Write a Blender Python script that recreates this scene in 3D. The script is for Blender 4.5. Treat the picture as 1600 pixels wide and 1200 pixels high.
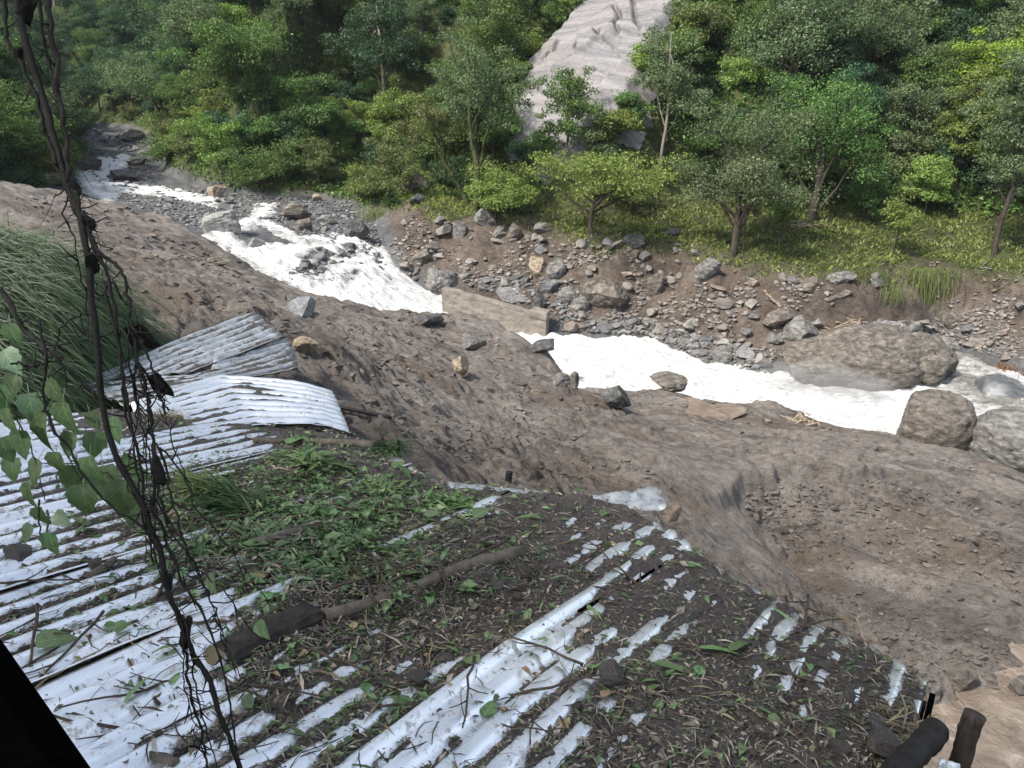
import bpy, math, random
import numpy as np
from mathutils import Vector

# ------------------------------------------------------------------ camera, sky, sun, exposure
scene = bpy.context.scene
for _o in list(bpy.data.objects):
    bpy.data.objects.remove(_o)
F = 1202.0
PITCH = math.radians(22.0)
CAM_H = 16.0
cam_data = bpy.data.cameras.new('camera')
cam = bpy.data.objects.new('camera', cam_data)
scene.collection.objects.link(cam)
cam.location = (0, 0, CAM_H)
cam.rotation_euler = (math.pi / 2 - PITCH, 0, 0)
cam_data.sensor_width = 36.0
cam_data.lens = 36.0 * F / 1600.0
cam_data.clip_start = 0.05
cam_data.clip_end = 1500.0
scene.camera = cam

SUN_ELEV = math.radians(50.0)
SUN_DIR = Vector((-0.6, -0.42, 0.0)).normalized() * math.cos(SUN_ELEV) + Vector((0, 0, math.sin(SUN_ELEV)))
world = bpy.data.worlds.new('World')
scene.world = world
world.use_nodes = True
wn = world.node_tree
wn.nodes.clear()
sky = wn.nodes.new('ShaderNodeTexSky')
sky.sky_type = 'NISHITA'
sky.sun_disc = False
sky.sun_elevation = SUN_ELEV
sky.sun_rotation = math.atan2(SUN_DIR.x, SUN_DIR.y)
sky.altitude = 1200.0
sky.air_density = 1.0
sky.dust_density = 2.5
sky.ozone_density = 1.0
bg = wn.nodes.new('ShaderNodeBackground')
bg.inputs['Strength'].default_value = 0.145
wo = wn.nodes.new('ShaderNodeOutputWorld')
# thin bright cloud: the sky's blue is mostly washed out
whs = wn.nodes.new('ShaderNodeHueSaturation')
whs.inputs['Saturation'].default_value = 0.55
wn.links.new(sky.outputs[0], whs.inputs['Color'])
wn.links.new(whs.outputs[0], bg.inputs[0])
wn.links.new(bg.outputs[0], wo.inputs[0])
sun_data = bpy.data.lights.new('sun', 'SUN')
sun_data.energy = 3.2
sun_data.angle = math.radians(6.0)
sun_data.color = (1.0, 0.94, 0.84)
sun = bpy.data.objects.new('sun', sun_data)
scene.collection.objects.link(sun)
sun.rotation_euler = SUN_DIR.to_track_quat('Z', 'Y').to_euler()
scene.view_settings.view_transform = 'Standard'
scene.view_settings.look = 'None'
scene.view_settings.gamma = 1.0
scene.view_settings.exposure = 1.22
scene.view_settings.use_curve_mapping = False
scene.cycles.max_bounces = 6
scene.cycles.diffuse_bounces = 3
scene.cycles.glossy_bounces = 3
scene.cycles.transmission_bounces = 4
scene.cycles.volume_bounces = 0

rng = np.random.default_rng(7)
R = random.Random(11)

# ------------------------------------------------------------------ photograph angles -> directions
FW = np.array([0, math.cos(PITCH), -math.sin(PITCH)])
UP = np.array([0, math.sin(PITCH), math.cos(PITCH)])
RT = np.array([1.0, 0, 0])
CAM = np.array([0, 0, CAM_H])

def ray(px, py):
    return FW + RT * (px - 800) / F + UP * (600 - py) / F

def at_z(px, py, z):
    r = ray(px, py)
    return CAM + r * ((z - CAM_H) / r[2])

def at_y(px, py, Y):
    r = ray(px, py)
    return CAM + r * (Y / r[1])

def at_s(px, py, s):
    return CAM + ray(px, py) * s

def hit(px, py, fn, s0, s1, n=110):
    """march rays until they meet the height function; returns points (K,3) and distances"""
    px = np.atleast_1d(np.asarray(px, float)); py = np.atleast_1d(np.asarray(py, float))
    rays = FW[None] + RT[None] * ((px - 800) / F)[:, None] + UP[None] * ((600 - py) / F)[:, None]
    i = np.arange(len(px))
    def march(S):
        P = CAM + rays[:, None, :] * S[:, :, None]
        g = P[..., 2] - fn(P[..., 0].ravel(), P[..., 1].ravel()).reshape(P.shape[:2])
        below = g < 0
        k = np.clip(np.where(below.any(1), below.argmax(1), S.shape[1] - 1), 1, S.shape[1] - 1)
        return k, g
    S = np.repeat(np.exp(np.linspace(math.log(s0), math.log(s1), n))[None], len(px), 0)
    k, g = march(S)
    S2 = S[i, k - 1][:, None] + (S[i, k] - S[i, k - 1])[:, None] * np.linspace(0, 1, 9)[None]
    k, g = march(S2)
    a, b = g[i, k - 1], g[i, k]
    t = np.clip(a / np.where(np.abs(a - b) < 1e-9, 1e-9, a - b), 0, 1)
    sh = S2[i, k - 1] + (S2[i, k] - S2[i, k - 1]) * t
    return CAM + rays * sh[:, None], sh

def near_text(px, py, LM, words=('left of', 'right of', 'behind', 'in front of')):
    """where a thing stands, told by the closest landmark in the photograph"""
    d = [math.hypot((px - x), (py - y) * 1.4) for x, y, _ in LM]
    j = int(np.argmin(d)); x, y, nm = LM[j]; dx, dy = px - x, (py - y) * 1.4
    w = words[0 if dx < 0 else 1] if abs(dx) > abs(dy) else words[2 if dy < 0 else 3]
    q = 'just ' if d[j] < 45 else ('' if d[j] < 95 else 'well ')
    return q + w + ' ' + nm

# ------------------------------------------------------------------ numeric noise
_perm = np.random.default_rng(3).permutation(256)
_perm = np.concatenate([_perm, _perm, _perm])
_g3 = np.random.default_rng(5).normal(size=(256, 3))
_g3 /= np.linalg.norm(_g3, axis=1)[:, None]

def perlin(x, y, z=0.0):
    x = np.asarray(x, float); y = np.asarray(y, float); z = np.zeros_like(x) + z
    xi, yi, zi = np.floor(x).astype(int), np.floor(y).astype(int), np.floor(z).astype(int)
    xf, yf, zf = x - xi, y - yi, z - zi
    u = xf ** 3 * (xf * (xf * 6 - 15) + 10); v = yf ** 3 * (yf * (yf * 6 - 15) + 10); w = zf ** 3 * (zf * (zf * 6 - 15) + 10)
    xi &= 255; yi &= 255; zi &= 255
    def gr(a, b, c):
        h = _perm[_perm[_perm[(xi + a) & 255] + ((yi + b) & 255)] + ((zi + c) & 255)]
        g = _g3[h]
        return g[..., 0] * (xf - a) + g[..., 1] * (yf - b) + g[..., 2] * (zf - c)
    l = lambda t, a, b: a + t * (b - a)
    return 1.5 * l(w, l(v, l(u, gr(0, 0, 0), gr(1, 0, 0)), l(u, gr(0, 1, 0), gr(1, 1, 0))),
                   l(v, l(u, gr(0, 0, 1), gr(1, 0, 1)), l(u, gr(0, 1, 1), gr(1, 1, 1))))

def fbm(x, y, z=0.0, oct=4, gain=0.5):
    s = 0; a = 1.0; f = 1.0
    for k in range(oct):
        s = s + a * perlin(x * f + 17.3 * k, y * f - 9.1 * k, z * f if not np.isscalar(z) else z + 3.7 * k)
        a *= gain; f *= 2.03
    return s

def sstep(a, b, x):
    t = np.clip((x - a) / (b - a), 0, 1)
    return t * t * (3 - 2 * t)

class RBF:
    def __init__(self, P, val, smooth=0.0):
        P = np.asarray(P, float); val = np.asarray(val, float)
        self.P = P; n = len(P)
        K = self.k(P, P) + np.eye(n) * smooth
        A = np.zeros((n + 3, n + 3)); A[:n, :n] = K
        A[:n, n] = 1; A[:n, n + 1:] = P; A[n, :n] = 1; A[n + 1:, :n] = P.T
        self.w = np.linalg.solve(A, np.concatenate([val, [0, 0, 0]]))
    def k(self, A, B):
        d2 = ((A[:, None] - B[None]) ** 2).sum(-1)
        return 0.5 * d2 * np.log(d2 + 1e-9)
    def __call__(self, x, y):
        Q = np.stack([np.asarray(x, float).ravel(), np.asarray(y, float).ravel()], 1)
        out = np.empty(len(Q)); n = len(self.P)
        for i in range(0, len(Q), 60000):
            q = Q[i:i + 60000]
            out[i:i + 60000] = self.k(q, self.P) @ self.w[:n] + self.w[n] + q @ self.w[n + 1:]
        return out

def poly_dist(x, y, V):
    """signed distance (positive on the left of the polyline), parameter (index + t)"""
    x = np.asarray(x, float).ravel(); y = np.asarray(y, float).ravel()
    best = np.full(len(x), 1e18); sg = np.zeros(len(x)); par = np.zeros(len(x))
    for i in range(len(V) - 1):
        a = V[i]; b = V[i + 1]; dx, dy = b - a; L2 = dx * dx + dy * dy
        t = np.clip(((x - a[0]) * dx + (y - a[1]) * dy) / L2, 0, 1)
        ex, ey = x - a[0] - t * dx, y - a[1] - t * dy
        d2 = ex * ex + ey * ey
        cr = dx * (y - a[1]) - dy * (x - a[0])
        m = d2 < best - 1e-9
        best[m] = d2[m]; sg[m] = np.sign(cr[m]); par[m] = i + t[m]
    return np.sqrt(best) * np.where(sg == 0, 1, sg), par

def poly_in(x, y, V):
    x = np.asarray(x, float).ravel(); y = np.asarray(y, float).ravel()
    ins = np.zeros(len(x), bool); n = len(V)
    for i in range(n):
        x1, y1 = V[i]; x2, y2 = V[(i + 1) % n]
        c = ((y1 > y) != (y2 > y)) & (x < (x2 - x1) * (y - y1) / (y2 - y1 + 1e-12) + x1)
        ins ^= c
    return ins

def poly_sd(x, y, V):
    """distance to a closed polygon, negative inside"""
    d, _ = poly_dist(x, y, np.vstack([V, V[:1]]))
    return np.where(poly_in(x, y, V), -np.abs(d), np.abs(d))

# ------------------------------------------------------------------ object helpers
COL = scene.collection

def link(o, parent=None):
    COL.objects.link(o)
    if parent is not None:
        o.parent = parent
    return o

def tag(o, label=None, cat=None, group=None, kind=None):
    if label: o['label'] = label
    if cat: o['category'] = cat
    if group: o['group'] = group
    if kind: o['kind'] = kind
    return o

def empty(name, loc=(0, 0, 0)):
    o = bpy.data.objects.new(name, None)
    o.empty_display_size = 0.2
    o.location = [float(c) for c in loc]
    return link(o)

def raw_mesh(name, verts, faces, mat=None, smooth=False):
    """verts (N,3); faces: (M,k) array or list of tuples"""
    me = bpy.data.meshes.new(name)
    verts = np.asarray(verts, np.float32)
    if isinstance(faces, np.ndarray):
        M, k = faces.shape
        me.vertices.add(len(verts)); me.vertices.foreach_set('co', verts.ravel())
        me.loops.add(M * k); me.loops.foreach_set('vertex_index', faces.astype(np.int32).ravel())
        me.polygons.add(M)
        me.polygons.foreach_set('loop_start', np.arange(0, M * k, k, dtype=np.int32))
        me.polygons.foreach_set('loop_total', np.full(M, k, np.int32))
        me.polygons.foreach_set('use_smooth', np.full(M, smooth, bool))
        me.update(calc_edges=True)
    else:
        me.from_pydata([tuple(map(float, v)) for v in verts], [], faces)
        if smooth:
            me.polygons.foreach_set('use_smooth', np.ones(len(me.polygons), bool))
        me.update()
    if mat is not None:
        me.materials.append(mat)
    return me

def mesh_obj(name, me, parent=None, loc=None):
    o = bpy.data.objects.new(name, me)
    if loc is not None:
        o.location = [float(c) for c in loc]
    return link(o, parent)

def grid_faces(nu, nv, keep=None):
    i = np.arange(nu - 1)[:, None]; j = np.arange(nv - 1)[None]
    a = (i * nv + j).ravel()
    f = np.stack([a, a + nv, a + nv + 1, a + 1], 1)
    if keep is not None:
        f = f[keep.ravel()]
    return f

def compact(verts, faces, *attrs):
    used = np.unique(faces)
    m = np.full(len(verts), -1); m[used] = np.arange(len(used))
    return (verts[used], m[faces]) + tuple(a[used] for a in attrs)

def add_attr(me, name, vals):
    a = me.attributes.new(name, 'FLOAT', 'POINT')
    a.data.foreach_set('value', np.asarray(vals, np.float32))

class MB:
    """collects tubes, boxes and loose faces for one mesh"""
    def __init__(self): self.v = []; self.f = []
    def add(self, V, Fc):
        n = len(self.v)
        self.v += [tuple(map(float, p)) for p in V]
        self.f += [tuple(int(i) + n for i in q) for q in Fc]
    def tube(self, path, rad, sides=6, cap=True):
        path = [Vector([float(c) for c in p]) for p in path]
        n = len(path)
        if np.isscalar(rad): rad = [rad] * n
        V = []; Fc = []; prev = None
        for i, p in enumerate(path):
            t = (path[min(i + 1, n - 1)] - path[max(i - 1, 0)])
            t = t.normalized() if t.length > 1e-9 else Vector((0, 0, 1))
            if prev is None:
                a = t.cross(Vector((0, 0, 1)) if abs(t.z) < 0.9 else Vector((1, 0, 0))).normalized()
            else:
                a = (prev - t * prev.dot(t)); a = a.normalized() if a.length > 1e-6 else t.orthogonal().normalized()
            prev = a; b = t.cross(a)
            for k in range(sides):
                th = 2 * math.pi * k / sides
                V.append(p + (a * math.cos(th) + b * math.sin(th)) * float(rad[i]))
        for i in range(n - 1):
            for k in range(sides):
                k2 = (k + 1) % sides
                Fc.append((i * sides + k, i * sides + k2, (i + 1) * sides + k2, (i + 1) * sides + k))
        if cap:
            Fc.append(tuple(range(sides - 1, -1, -1))); Fc.append(tuple((n - 1) * sides + k for k in range(sides)))
        self.add(V, Fc); return self
    def hexa(self, c8):
        """box from 8 corners: bottom 0-3, top 4-7"""
        self.add(c8, [(3, 2, 1, 0), (4, 5, 6, 7), (0, 1, 5, 4), (1, 2, 6, 5), (2, 3, 7, 6), (3, 0, 4, 7)]); return self
    def mesh(self, name, mat=None, smooth=True):
        return raw_mesh(name, self.v, self.f, mat, smooth)
    def build(self, name, mat=None, parent=None, loc=None, smooth=True):
        return mesh_obj(name, self.mesh(name, mat, smooth), parent, loc)

# ------------------------------------------------------------------ materials
def new_mat(name):
    m = bpy.data.materials.new(name); m.use_nodes = True
    nt = m.node_tree; nt.nodes.clear()
    return m, nt

def nd(nt, typ, **kw):
    n = nt.nodes.new(typ)
    for k, v in kw.items():
        if k.startswith('i_'):
            key = k[2:].replace('_', ' ')
            n.inputs[int(key) if key.isdigit() else key].default_value = v
        else: setattr(n, k, v)
    return n

def ramp(nt, src, stops):
    r = nt.nodes.new('ShaderNodeValToRGB')
    el = r.color_ramp.elements
    el[0].position = stops[0][0]; el[0].color = (*stops[0][1], 1)
    el[1].position = stops[-1][0]; el[1].color = (*stops[-1][1], 1)
    for p, c in stops[1:-1]:
        e = el.new(p); e.color = (*c, 1)
    nt.links.new(src, r.inputs[0])
    return r.outputs[0]

def mix(nt, fac, a, b, mode='MIX'):
    m = nt.nodes.new('ShaderNodeMix'); m.data_type = 'RGBA'; m.blend_type = mode
    for sock, val in ((m.inputs[0], fac), (m.inputs[6], a), (m.inputs[7], b)):
        if hasattr(val, 'is_output') or isinstance(val, bpy.types.NodeSocket): nt.links.new(val, sock)
        elif isinstance(val, tuple): sock.default_value = (*val, 1) if len(val) == 3 else val
        else: sock.default_value = val
    return m.outputs[2]

def mathn(nt, op, a, b=None):
    m = nt.nodes.new('ShaderNodeMath'); m.operation = op
    for i, v in enumerate((a, b)):
        if v is None: continue
        if isinstance(v, bpy.types.NodeSocket): nt.links.new(v, m.inputs[i])
        else: m.inputs[i].default_value = v
    return m.outputs[0]

def noise(nt, vec, scale, detail=6, rough=0.6, dist=0.0):
    n = nt.nodes.new('ShaderNodeTexNoise')
    n.inputs['Scale'].default_value = scale; n.inputs['Detail'].default_value = detail
    n.inputs['Roughness'].default_value = rough; n.inputs['Distortion'].default_value = dist
    if vec is not None: nt.links.new(vec, n.inputs['Vector'])
    return n.outputs[0]

def finish(nt, col, rough=0.8, bump=None, bump_d=0.02, metallic=0.0, spec=0.3):
    b = nt.nodes.new('ShaderNodeBsdfPrincipled')
    for sock, val in ((b.inputs['Base Color'], col), (b.inputs['Roughness'], rough), (b.inputs['Metallic'], metallic)):
        if isinstance(val, bpy.types.NodeSocket): nt.links.new(val, sock)
        elif isinstance(val, tuple): sock.default_value = (*val, 1)
        else: sock.default_value = val
    b.inputs['Specular IOR Level'].default_value = spec
    if bump is not None:
        bm = nt.nodes.new('ShaderNodeBump'); bm.inputs['Strength'].default_value = 1.0
        bm.inputs['Distance'].default_value = bump_d
        nt.links.new(bump, bm.inputs['Height']); nt.links.new(bm.outputs[0], b.inputs['Normal'])
    o = nt.nodes.new('ShaderNodeOutputMaterial')
    nt.links.new(b.outputs[0], o.inputs[0])
    return b

def geo_pos(nt): return nt.nodes.new('ShaderNodeNewGeometry').outputs['Position']
def obj_co(nt): return nt.nodes.new('ShaderNodeTexCoord').outputs['Object']

def leaf_mat(name, c1, c2, c3=None, trans=0.32, var=0.35, gloss=0.025, veins=False):
    """leaves: colour varies leaf by leaf and plant by plant; light passes through"""
    m, nt = new_mat(name)
    g = nt.nodes.new('ShaderNodeNewGeometry'); oi = nt.nodes.new('ShaderNodeObjectInfo')
    col = ramp(nt, g.outputs['Random Per Island'], [(0.0, c1), (0.6, c2), (1.0, c3 or c2)])
    if veins:
        au = nt.nodes.new('ShaderNodeAttribute'); au.attribute_name = 'lu'; aw = nt.nodes.new('ShaderNodeAttribute'); aw.attribute_name = 'lw'
        fr = mathn(nt, 'FRACT', mathn(nt, 'MULTIPLY', mathn(nt, 'ADD', au.outputs['Fac'], mathn(nt, 'MULTIPLY', aw.outputs['Fac'], 0.42)), 6.5))
        vn = mathn(nt, 'ADD', mathn(nt, 'LESS_THAN', mathn(nt, 'ABSOLUTE', mathn(nt, 'SUBTRACT', fr, 0.5)), 0.07), mathn(nt, 'GREATER_THAN', aw.outputs['Fac'], 0.93))
        col = mix(nt, mathn(nt, 'MULTIPLY', vn, 0.4), col, (0.32, 0.38, 0.2))
        sp = noise(nt, g.outputs['Position'], 60, 4, 0.7)
        col = mix(nt, 1.0, col, ramp(nt, sp, [(0.3, (0.6, 0.6, 0.6)), (0.6, (1.1, 1.1, 1.1))]), 'MULTIPLY')
    big = noise(nt, g.outputs['Position'], 0.16, 3)
    v = mathn(nt, 'ADD', mathn(nt, 'MULTIPLY', oi.outputs['Random'], var), mathn(nt, 'MULTIPLY', big, 0.7))
    v = mathn(nt, 'ADD', v, 1.0 - 0.35 - var / 2)
    hs = nt.nodes.new('ShaderNodeHueSaturation')
    nt.links.new(col, hs.inputs['Color']); nt.links.new(v, hs.inputs['Value'])
    hs.inputs['Saturation'].default_value = 1.0
    h = mathn(nt, 'ADD', mathn(nt, 'MULTIPLY', oi.outputs['Random'], 0.04), 0.48)
    nt.links.new(h, hs.inputs['Hue'])
    d = nt.nodes.new('ShaderNodeBsdfDiffuse'); t = nt.nodes.new('ShaderNodeBsdfTranslucent'); gl = nt.nodes.new('ShaderNodeBsdfGlossy')
    gl.inputs['Roughness'].default_value = 0.45
    nt.links.new(hs.outputs[0], d.inputs[0])
    tc = mix(nt, 0.5, hs.outputs[0], (0.5, 0.8, 0.1), 'SOFT_LIGHT')
    nt.links.new(tc, t.inputs[0])
    m1 = nt.nodes.new('ShaderNodeMixShader'); m1.inputs[0].default_value = trans
    nt.links.new(d.outputs[0], m1.inputs[1]); nt.links.new(t.outputs[0], m1.inputs[2])
    m2 = nt.nodes.new('ShaderNodeMixShader'); m2.inputs[0].default_value = gloss
    nt.links.new(m1.outputs[0], m2.inputs[1]); nt.links.new(gl.outputs[0], m2.inputs[2])
    o = nt.nodes.new('ShaderNodeOutputMaterial'); nt.links.new(m2.outputs[0], o.inputs[0])
    return m

def rock_mat(name, cols, scale=1.2, rnd=True, bump_d=0.05, rough=0.75):
    m, nt = new_mat(name)
    oi = nt.nodes.new('ShaderNodeObjectInfo'); g = nt.nodes.new('ShaderNodeNewGeometry')
    co = obj_co(nt)
    mp = nt.nodes.new('ShaderNodeMapping'); mp.inputs['Scale'].default_value = (1, 1, 2.2); nt.links.new(co, mp.inputs[0])
    n1 = noise(nt, mp.outputs[0], scale * 1.3, 8, 0.65, 0.4); n2 = noise(nt, mp.outputs[0], scale * 7, 6, 0.7)
    r = mathn(nt, 'FRACT', mathn(nt, 'ADD', oi.outputs['Random'], g.outputs['Random Per Island'])) if rnd else None
    base = ramp(nt, r, [(i / (len(cols) - 1), c) for i, c in enumerate(cols)]) if rnd else ramp(nt, n1, [(0.3 + 0.4 * i / (len(cols) - 1), c) for i, c in enumerate(cols)])
    c = mix(nt, 1.0, base, ramp(nt, n1, [(0.3, (0.55, 0.55, 0.55)), (0.55, (0.95, 0.93, 0.9)), (0.75, (1.35, 1.3, 1.22))]), 'MULTIPLY')
    c = mix(nt, 1.0, c, ramp(nt, n2, [(0.35, (0.7, 0.7, 0.7)), (0.65, (1.15, 1.15, 1.15))]), 'MULTIPLY')
    h = mathn(nt, 'ADD', mathn(nt, 'MULTIPLY', n2, 0.4), n1)
    finish(nt, c, rough, h, bump_d)
    return m

MAT = {}
def mk_mud(name, c_dark, c_mid, c_lite, sc=1.0):
    m, nt = new_mat(name); p = geo_pos(nt)
    mpa = nt.nodes.new('ShaderNodeMapping'); mpa.inputs['Rotation'].default_value = (0, 0, 0.25); mpa.inputs['Scale'].default_value = (0.6, 1.25, 1.25); nt.links.new(p, mpa.inputs[0])
    n1 = noise(nt, p, 0.5 * sc, 6, 0.62); n2 = noise(nt, mpa.outputs[0], 3.6 * sc, 9, 0.75, 0.35); n3 = noise(nt, mpa.outputs[0], 17 * sc, 7, 0.75)
    a = nt.nodes.new('ShaderNodeAttribute'); a.attribute_name = 'tone'
    f = mathn(nt, 'ADD', mathn(nt, 'MULTIPLY', n2, 0.6), mathn(nt, 'MULTIPLY', n1, 0.4))
    c = ramp(nt, f, [(0.38, c_dark), (0.49, c_mid), (0.64, c_lite)])
    wet = ramp(nt, noise(nt, p, 0.23, 5, 0.65, 0.6), [(0.5, (1, 1, 1)), (0.62, (0.62, 0.6, 0.6))])
    c = mix(nt, 1.0, c, wet, 'MULTIPLY')
    c = mix(nt, a.outputs['Fac'], c, (0.15, 0.105, 0.075))
    c = mix(nt, 1.0, c, ramp(nt, n3, [(0.3, (0.66, 0.72, 0.72)), (0.7, (1.12, 1.12, 1.12))]), 'MULTIPLY')
    h = mathn(nt, 'ADD', n2, mathn(nt, 'MULTIPLY', n3, 0.35))
    rg = ramp(nt, n1, [(0.4, (0.5, 0.5, 0.5)), (0.62, (0.85, 0.85, 0.85))])
    finish(nt, c, rg, h, 0.2, spec=0.3)
    return m
MAT['mud'] = mk_mud('mud', (0.082, 0.067, 0.058), (0.225, 0.19, 0.166), (0.34, 0.295, 0.263))

def mk_ground():
    m, nt = new_mat('bank_ground'); p = geo_pos(nt)
    a = nt.nodes.new('ShaderNodeAttribute'); a.attribute_name = 'green'
    b = nt.nodes.new('ShaderNodeAttribute'); b.attribute_name = 'bed'
    n1 = noise(nt, p, 0.35, 6, 0.65); n2 = noise(nt, p, 3.0, 8, 0.7, 0.4); n3 = noise(nt, p, 11.0, 6, 0.7)
    f = mathn(nt, 'ADD', mathn(nt, 'MULTIPLY', n2, 0.5), mathn(nt, 'MULTIPLY', n1, 0.5))
    soil = ramp(nt, f, [(0.36, (0.04, 0.03, 0.024)), (0.48, (0.095, 0.072, 0.058)), (0.63, (0.19, 0.155, 0.13))])
    bed = ramp(nt, f, [(0.36, (0.05, 0.052, 0.056)), (0.5, (0.105, 0.107, 0.11)), (0.63, (0.19, 0.19, 0.19))])
    grn = ramp(nt, f, [(0.34, (0.03, 0.032, 0.016)), (0.5, (0.055, 0.065, 0.022)), (0.68, (0.12, 0.135, 0.035))])
    c = mix(nt, b.outputs['Fac'], soil, bed)
    gf = mathn(nt, 'ADD', a.outputs['Fac'], mathn(nt, 'MULTIPLY', mathn(nt, 'SUBTRACT', n2, 0.5), 0.9))
    gr = nt.nodes.new('ShaderNodeClamp'); nt.links.new(gf, gr.inputs[0])
    c = mix(nt, gr.outputs[0], c, grn)
    c = mix(nt, 1.0, c, ramp(nt, n3, [(0.3, (0.6, 0.6, 0.6)), (0.7, (1.2, 1.2, 1.2))]), 'MULTIPLY')
    h = mathn(nt, 'ADD', n2, mathn(nt, 'MULTIPLY', n3, 0.5))
    finish(nt, c, 0.85, h, 0.16)
    return m
MAT['ground'] = mk_ground()

def mk_water():
    m, nt = new_mat('white_water'); p = geo_pos(nt)
    a = nt.nodes.new('ShaderNodeAttribute'); a.attribute_name = 'foam'
    mp = nt.nodes.new('ShaderNodeMapping'); mp.inputs['Scale'].default_value = (0.7, 1.6, 1.0); nt.links.new(p, mp.inputs[0])
    n1 = noise(nt, mp.outputs[0], 1.6, 8, 0.65, 1.2); n2 = noise(nt, p, 9, 5, 0.7)
    f = mathn(nt, 'ADD', a.outputs['Fac'], mathn(nt, 'MULTIPLY', mathn(nt, 'SUBTRACT', n1, 0.5), 2.2))
    cl = nt.nodes.new('ShaderNodeClamp'); nt.links.new(f, cl.inputs[0])
    c = mix(nt, cl.outputs[0], ramp(nt, n1, [(0.35, (0.16, 0.16, 0.15)), (0.65, (0.34, 0.32, 0.28))]), (0.8, 0.8, 0.785))
    rg = mix(nt, cl.outputs[0], (0.12, 0.12, 0.12), (0.6, 0.6, 0.6))
    h = mathn(nt, 'ADD', n1, mathn(nt, 'MULTIPLY', n2, 0.4))
    finish(nt, c, rg, h, 0.3, spec=0.5)
    return m
MAT['water'] = mk_water()

def mk_pool():
    m, nt = new_mat('muddy_water'); p = geo_pos(nt)
    n1 = noise(nt, p, 1.4, 8, 0.68, 1.5); n2 = noise(nt, p, 7, 6, 0.65, 0.8)
    c = ramp(nt, n1, [(0.35, (0.13, 0.1, 0.074)), (0.52, (0.2, 0.158, 0.122)), (0.7, (0.33, 0.28, 0.232))])
    finish(nt, c, 0.2, n2, 0.05, spec=0.45)
    return m
MAT['pool'] = mk_pool()

def mk_slab():
    m, nt = new_mat('slab_rock'); p = geo_pos(nt)
    at = nt.nodes.new('ShaderNodeAttribute'); at.attribute_name = 'sab'
    mp = nt.nodes.new('ShaderNodeMapping'); mp.inputs['Rotation'].default_value = (0, 0, -0.95); mp.inputs['Scale'].default_value = (0.16, 1.5, 1.0); nt.links.new(at.outputs['Vector'], mp.inputs[0])
    n1 = noise(nt, mp.outputs[0], 0.8, 8, 0.7, 0.5); n2 = noise(nt, at.outputs['Vector'], 0.22, 5, 0.65, 0.8); n3 = noise(nt, at.outputs['Vector'], 2.6, 8, 0.75)
    c = ramp(nt, n1, [(0.3, (0.085, 0.082, 0.083)), (0.43, (0.17, 0.163, 0.166)), (0.56, (0.235, 0.224, 0.224)), (0.72, (0.31, 0.292, 0.29))])
    st = ramp(nt, n2, [(0.46, (0, 0, 0)), (0.6, (1, 1, 1))])
    c = mix(nt, mathn(nt, 'MULTIPLY', st, 0.35), c, (0.225, 0.185, 0.158))
    c = mix(nt, 1.0, c, ramp(nt, n3, [(0.3, (0.7, 0.7, 0.7)), (0.68, (1.12, 1.12, 1.12))]), 'MULTIPLY')
    finish(nt, c, 0.75, mathn(nt, 'ADD', n1, mathn(nt, 'MULTIPLY', n3, 0.3)), 0.1)
    return m
MAT['slab'] = mk_slab()
GREYS = [(0.14, 0.14, 0.145), (0.22, 0.2, 0.18), (0.27, 0.25, 0.23), (0.17, 0.175, 0.185), (0.23, 0.185, 0.15), (0.3, 0.29, 0.275), (0.19, 0.15, 0.125), (0.24, 0.23, 0.22)]
BLUES = [(0.1, 0.105, 0.115), (0.18, 0.185, 0.19), (0.24, 0.24, 0.24), (0.13, 0.135, 0.15), (0.3, 0.295, 0.285), (0.16, 0.15, 0.14), (0.2, 0.205, 0.215)]
MAT['rock'] = rock_mat('bank_rock', GREYS)
MAT['bedrock'] = rock_mat('river_rock', BLUES)
MAT['boulder_brown'] = rock_mat('boulder_brown', [(0.1, 0.088, 0.076), (0.2, 0.178, 0.154), (0.3, 0.272, 0.243)], 2.0, False, 0.22)
MAT['boulder_grey'] = rock_mat('boulder_grey', [(0.12, 0.12, 0.12), (0.22, 0.215, 0.205), (0.31, 0.305, 0.29)], 2.0, False, 0.16)
MAT['boulder_pale'] = rock_mat('boulder_pale', [(0.2, 0.195, 0.19), (0.3, 0.295, 0.29), (0.38, 0.375, 0.365)], 1.6, False, 0.06)
MAT['boulder_dark'] = rock_mat('boulder_dark', [(0.05, 0.052, 0.056), (0.1, 0.1, 0.1), (0.16, 0.155, 0.15)], 2.0, False, 0.1)
MAT['boulder_tan'] = rock_mat('boulder_tan', [(0.2, 0.16, 0.12), (0.33, 0.27, 0.2), (0.4, 0.34, 0.27)], 2.5, False, 0.07)
MAT['wet_slab'] = rock_mat('wet_slab', [(0.1, 0.11, 0.12), (0.18, 0.19, 0.2), (0.3, 0.31, 0.32)], 0.5, False, 0.08, 0.3)

def simple(name, c1, c2, scale, rough=0.8, bump_d=0.01, stretch=(1, 1, 1), metallic=0.0, spec=0.3, world_co=False):
    m, nt = new_mat(name); co = geo_pos(nt) if world_co else obj_co(nt)
    mp = nt.nodes.new('ShaderNodeMapping'); mp.inputs['Scale'].default_value = stretch; nt.links.new(co, mp.inputs[0])
    n1 = noise(nt, mp.outputs[0], scale, 7, 0.68, 0.3)
    finish(nt, ramp(nt, n1, [(0.33, c1), (0.67, c2)]), rough, n1, bump_d, metallic, spec)
    return m
MAT['bark'] = simple('bark', (0.025, 0.02, 0.015), (0.085, 0.07, 0.055), 3, 0.9, 0.04, (3, 3, 0.8))
MAT['bark_pale'] = simple('bark_pale', (0.12, 0.105, 0.085), (0.27, 0.245, 0.21), 3, 0.9, 0.03, (3, 3, 0.8))
MAT['moss_bark'] = simple('moss_bark', (0.03, 0.032, 0.014), (0.09, 0.1, 0.035), 4, 0.95, 0.06)
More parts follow.
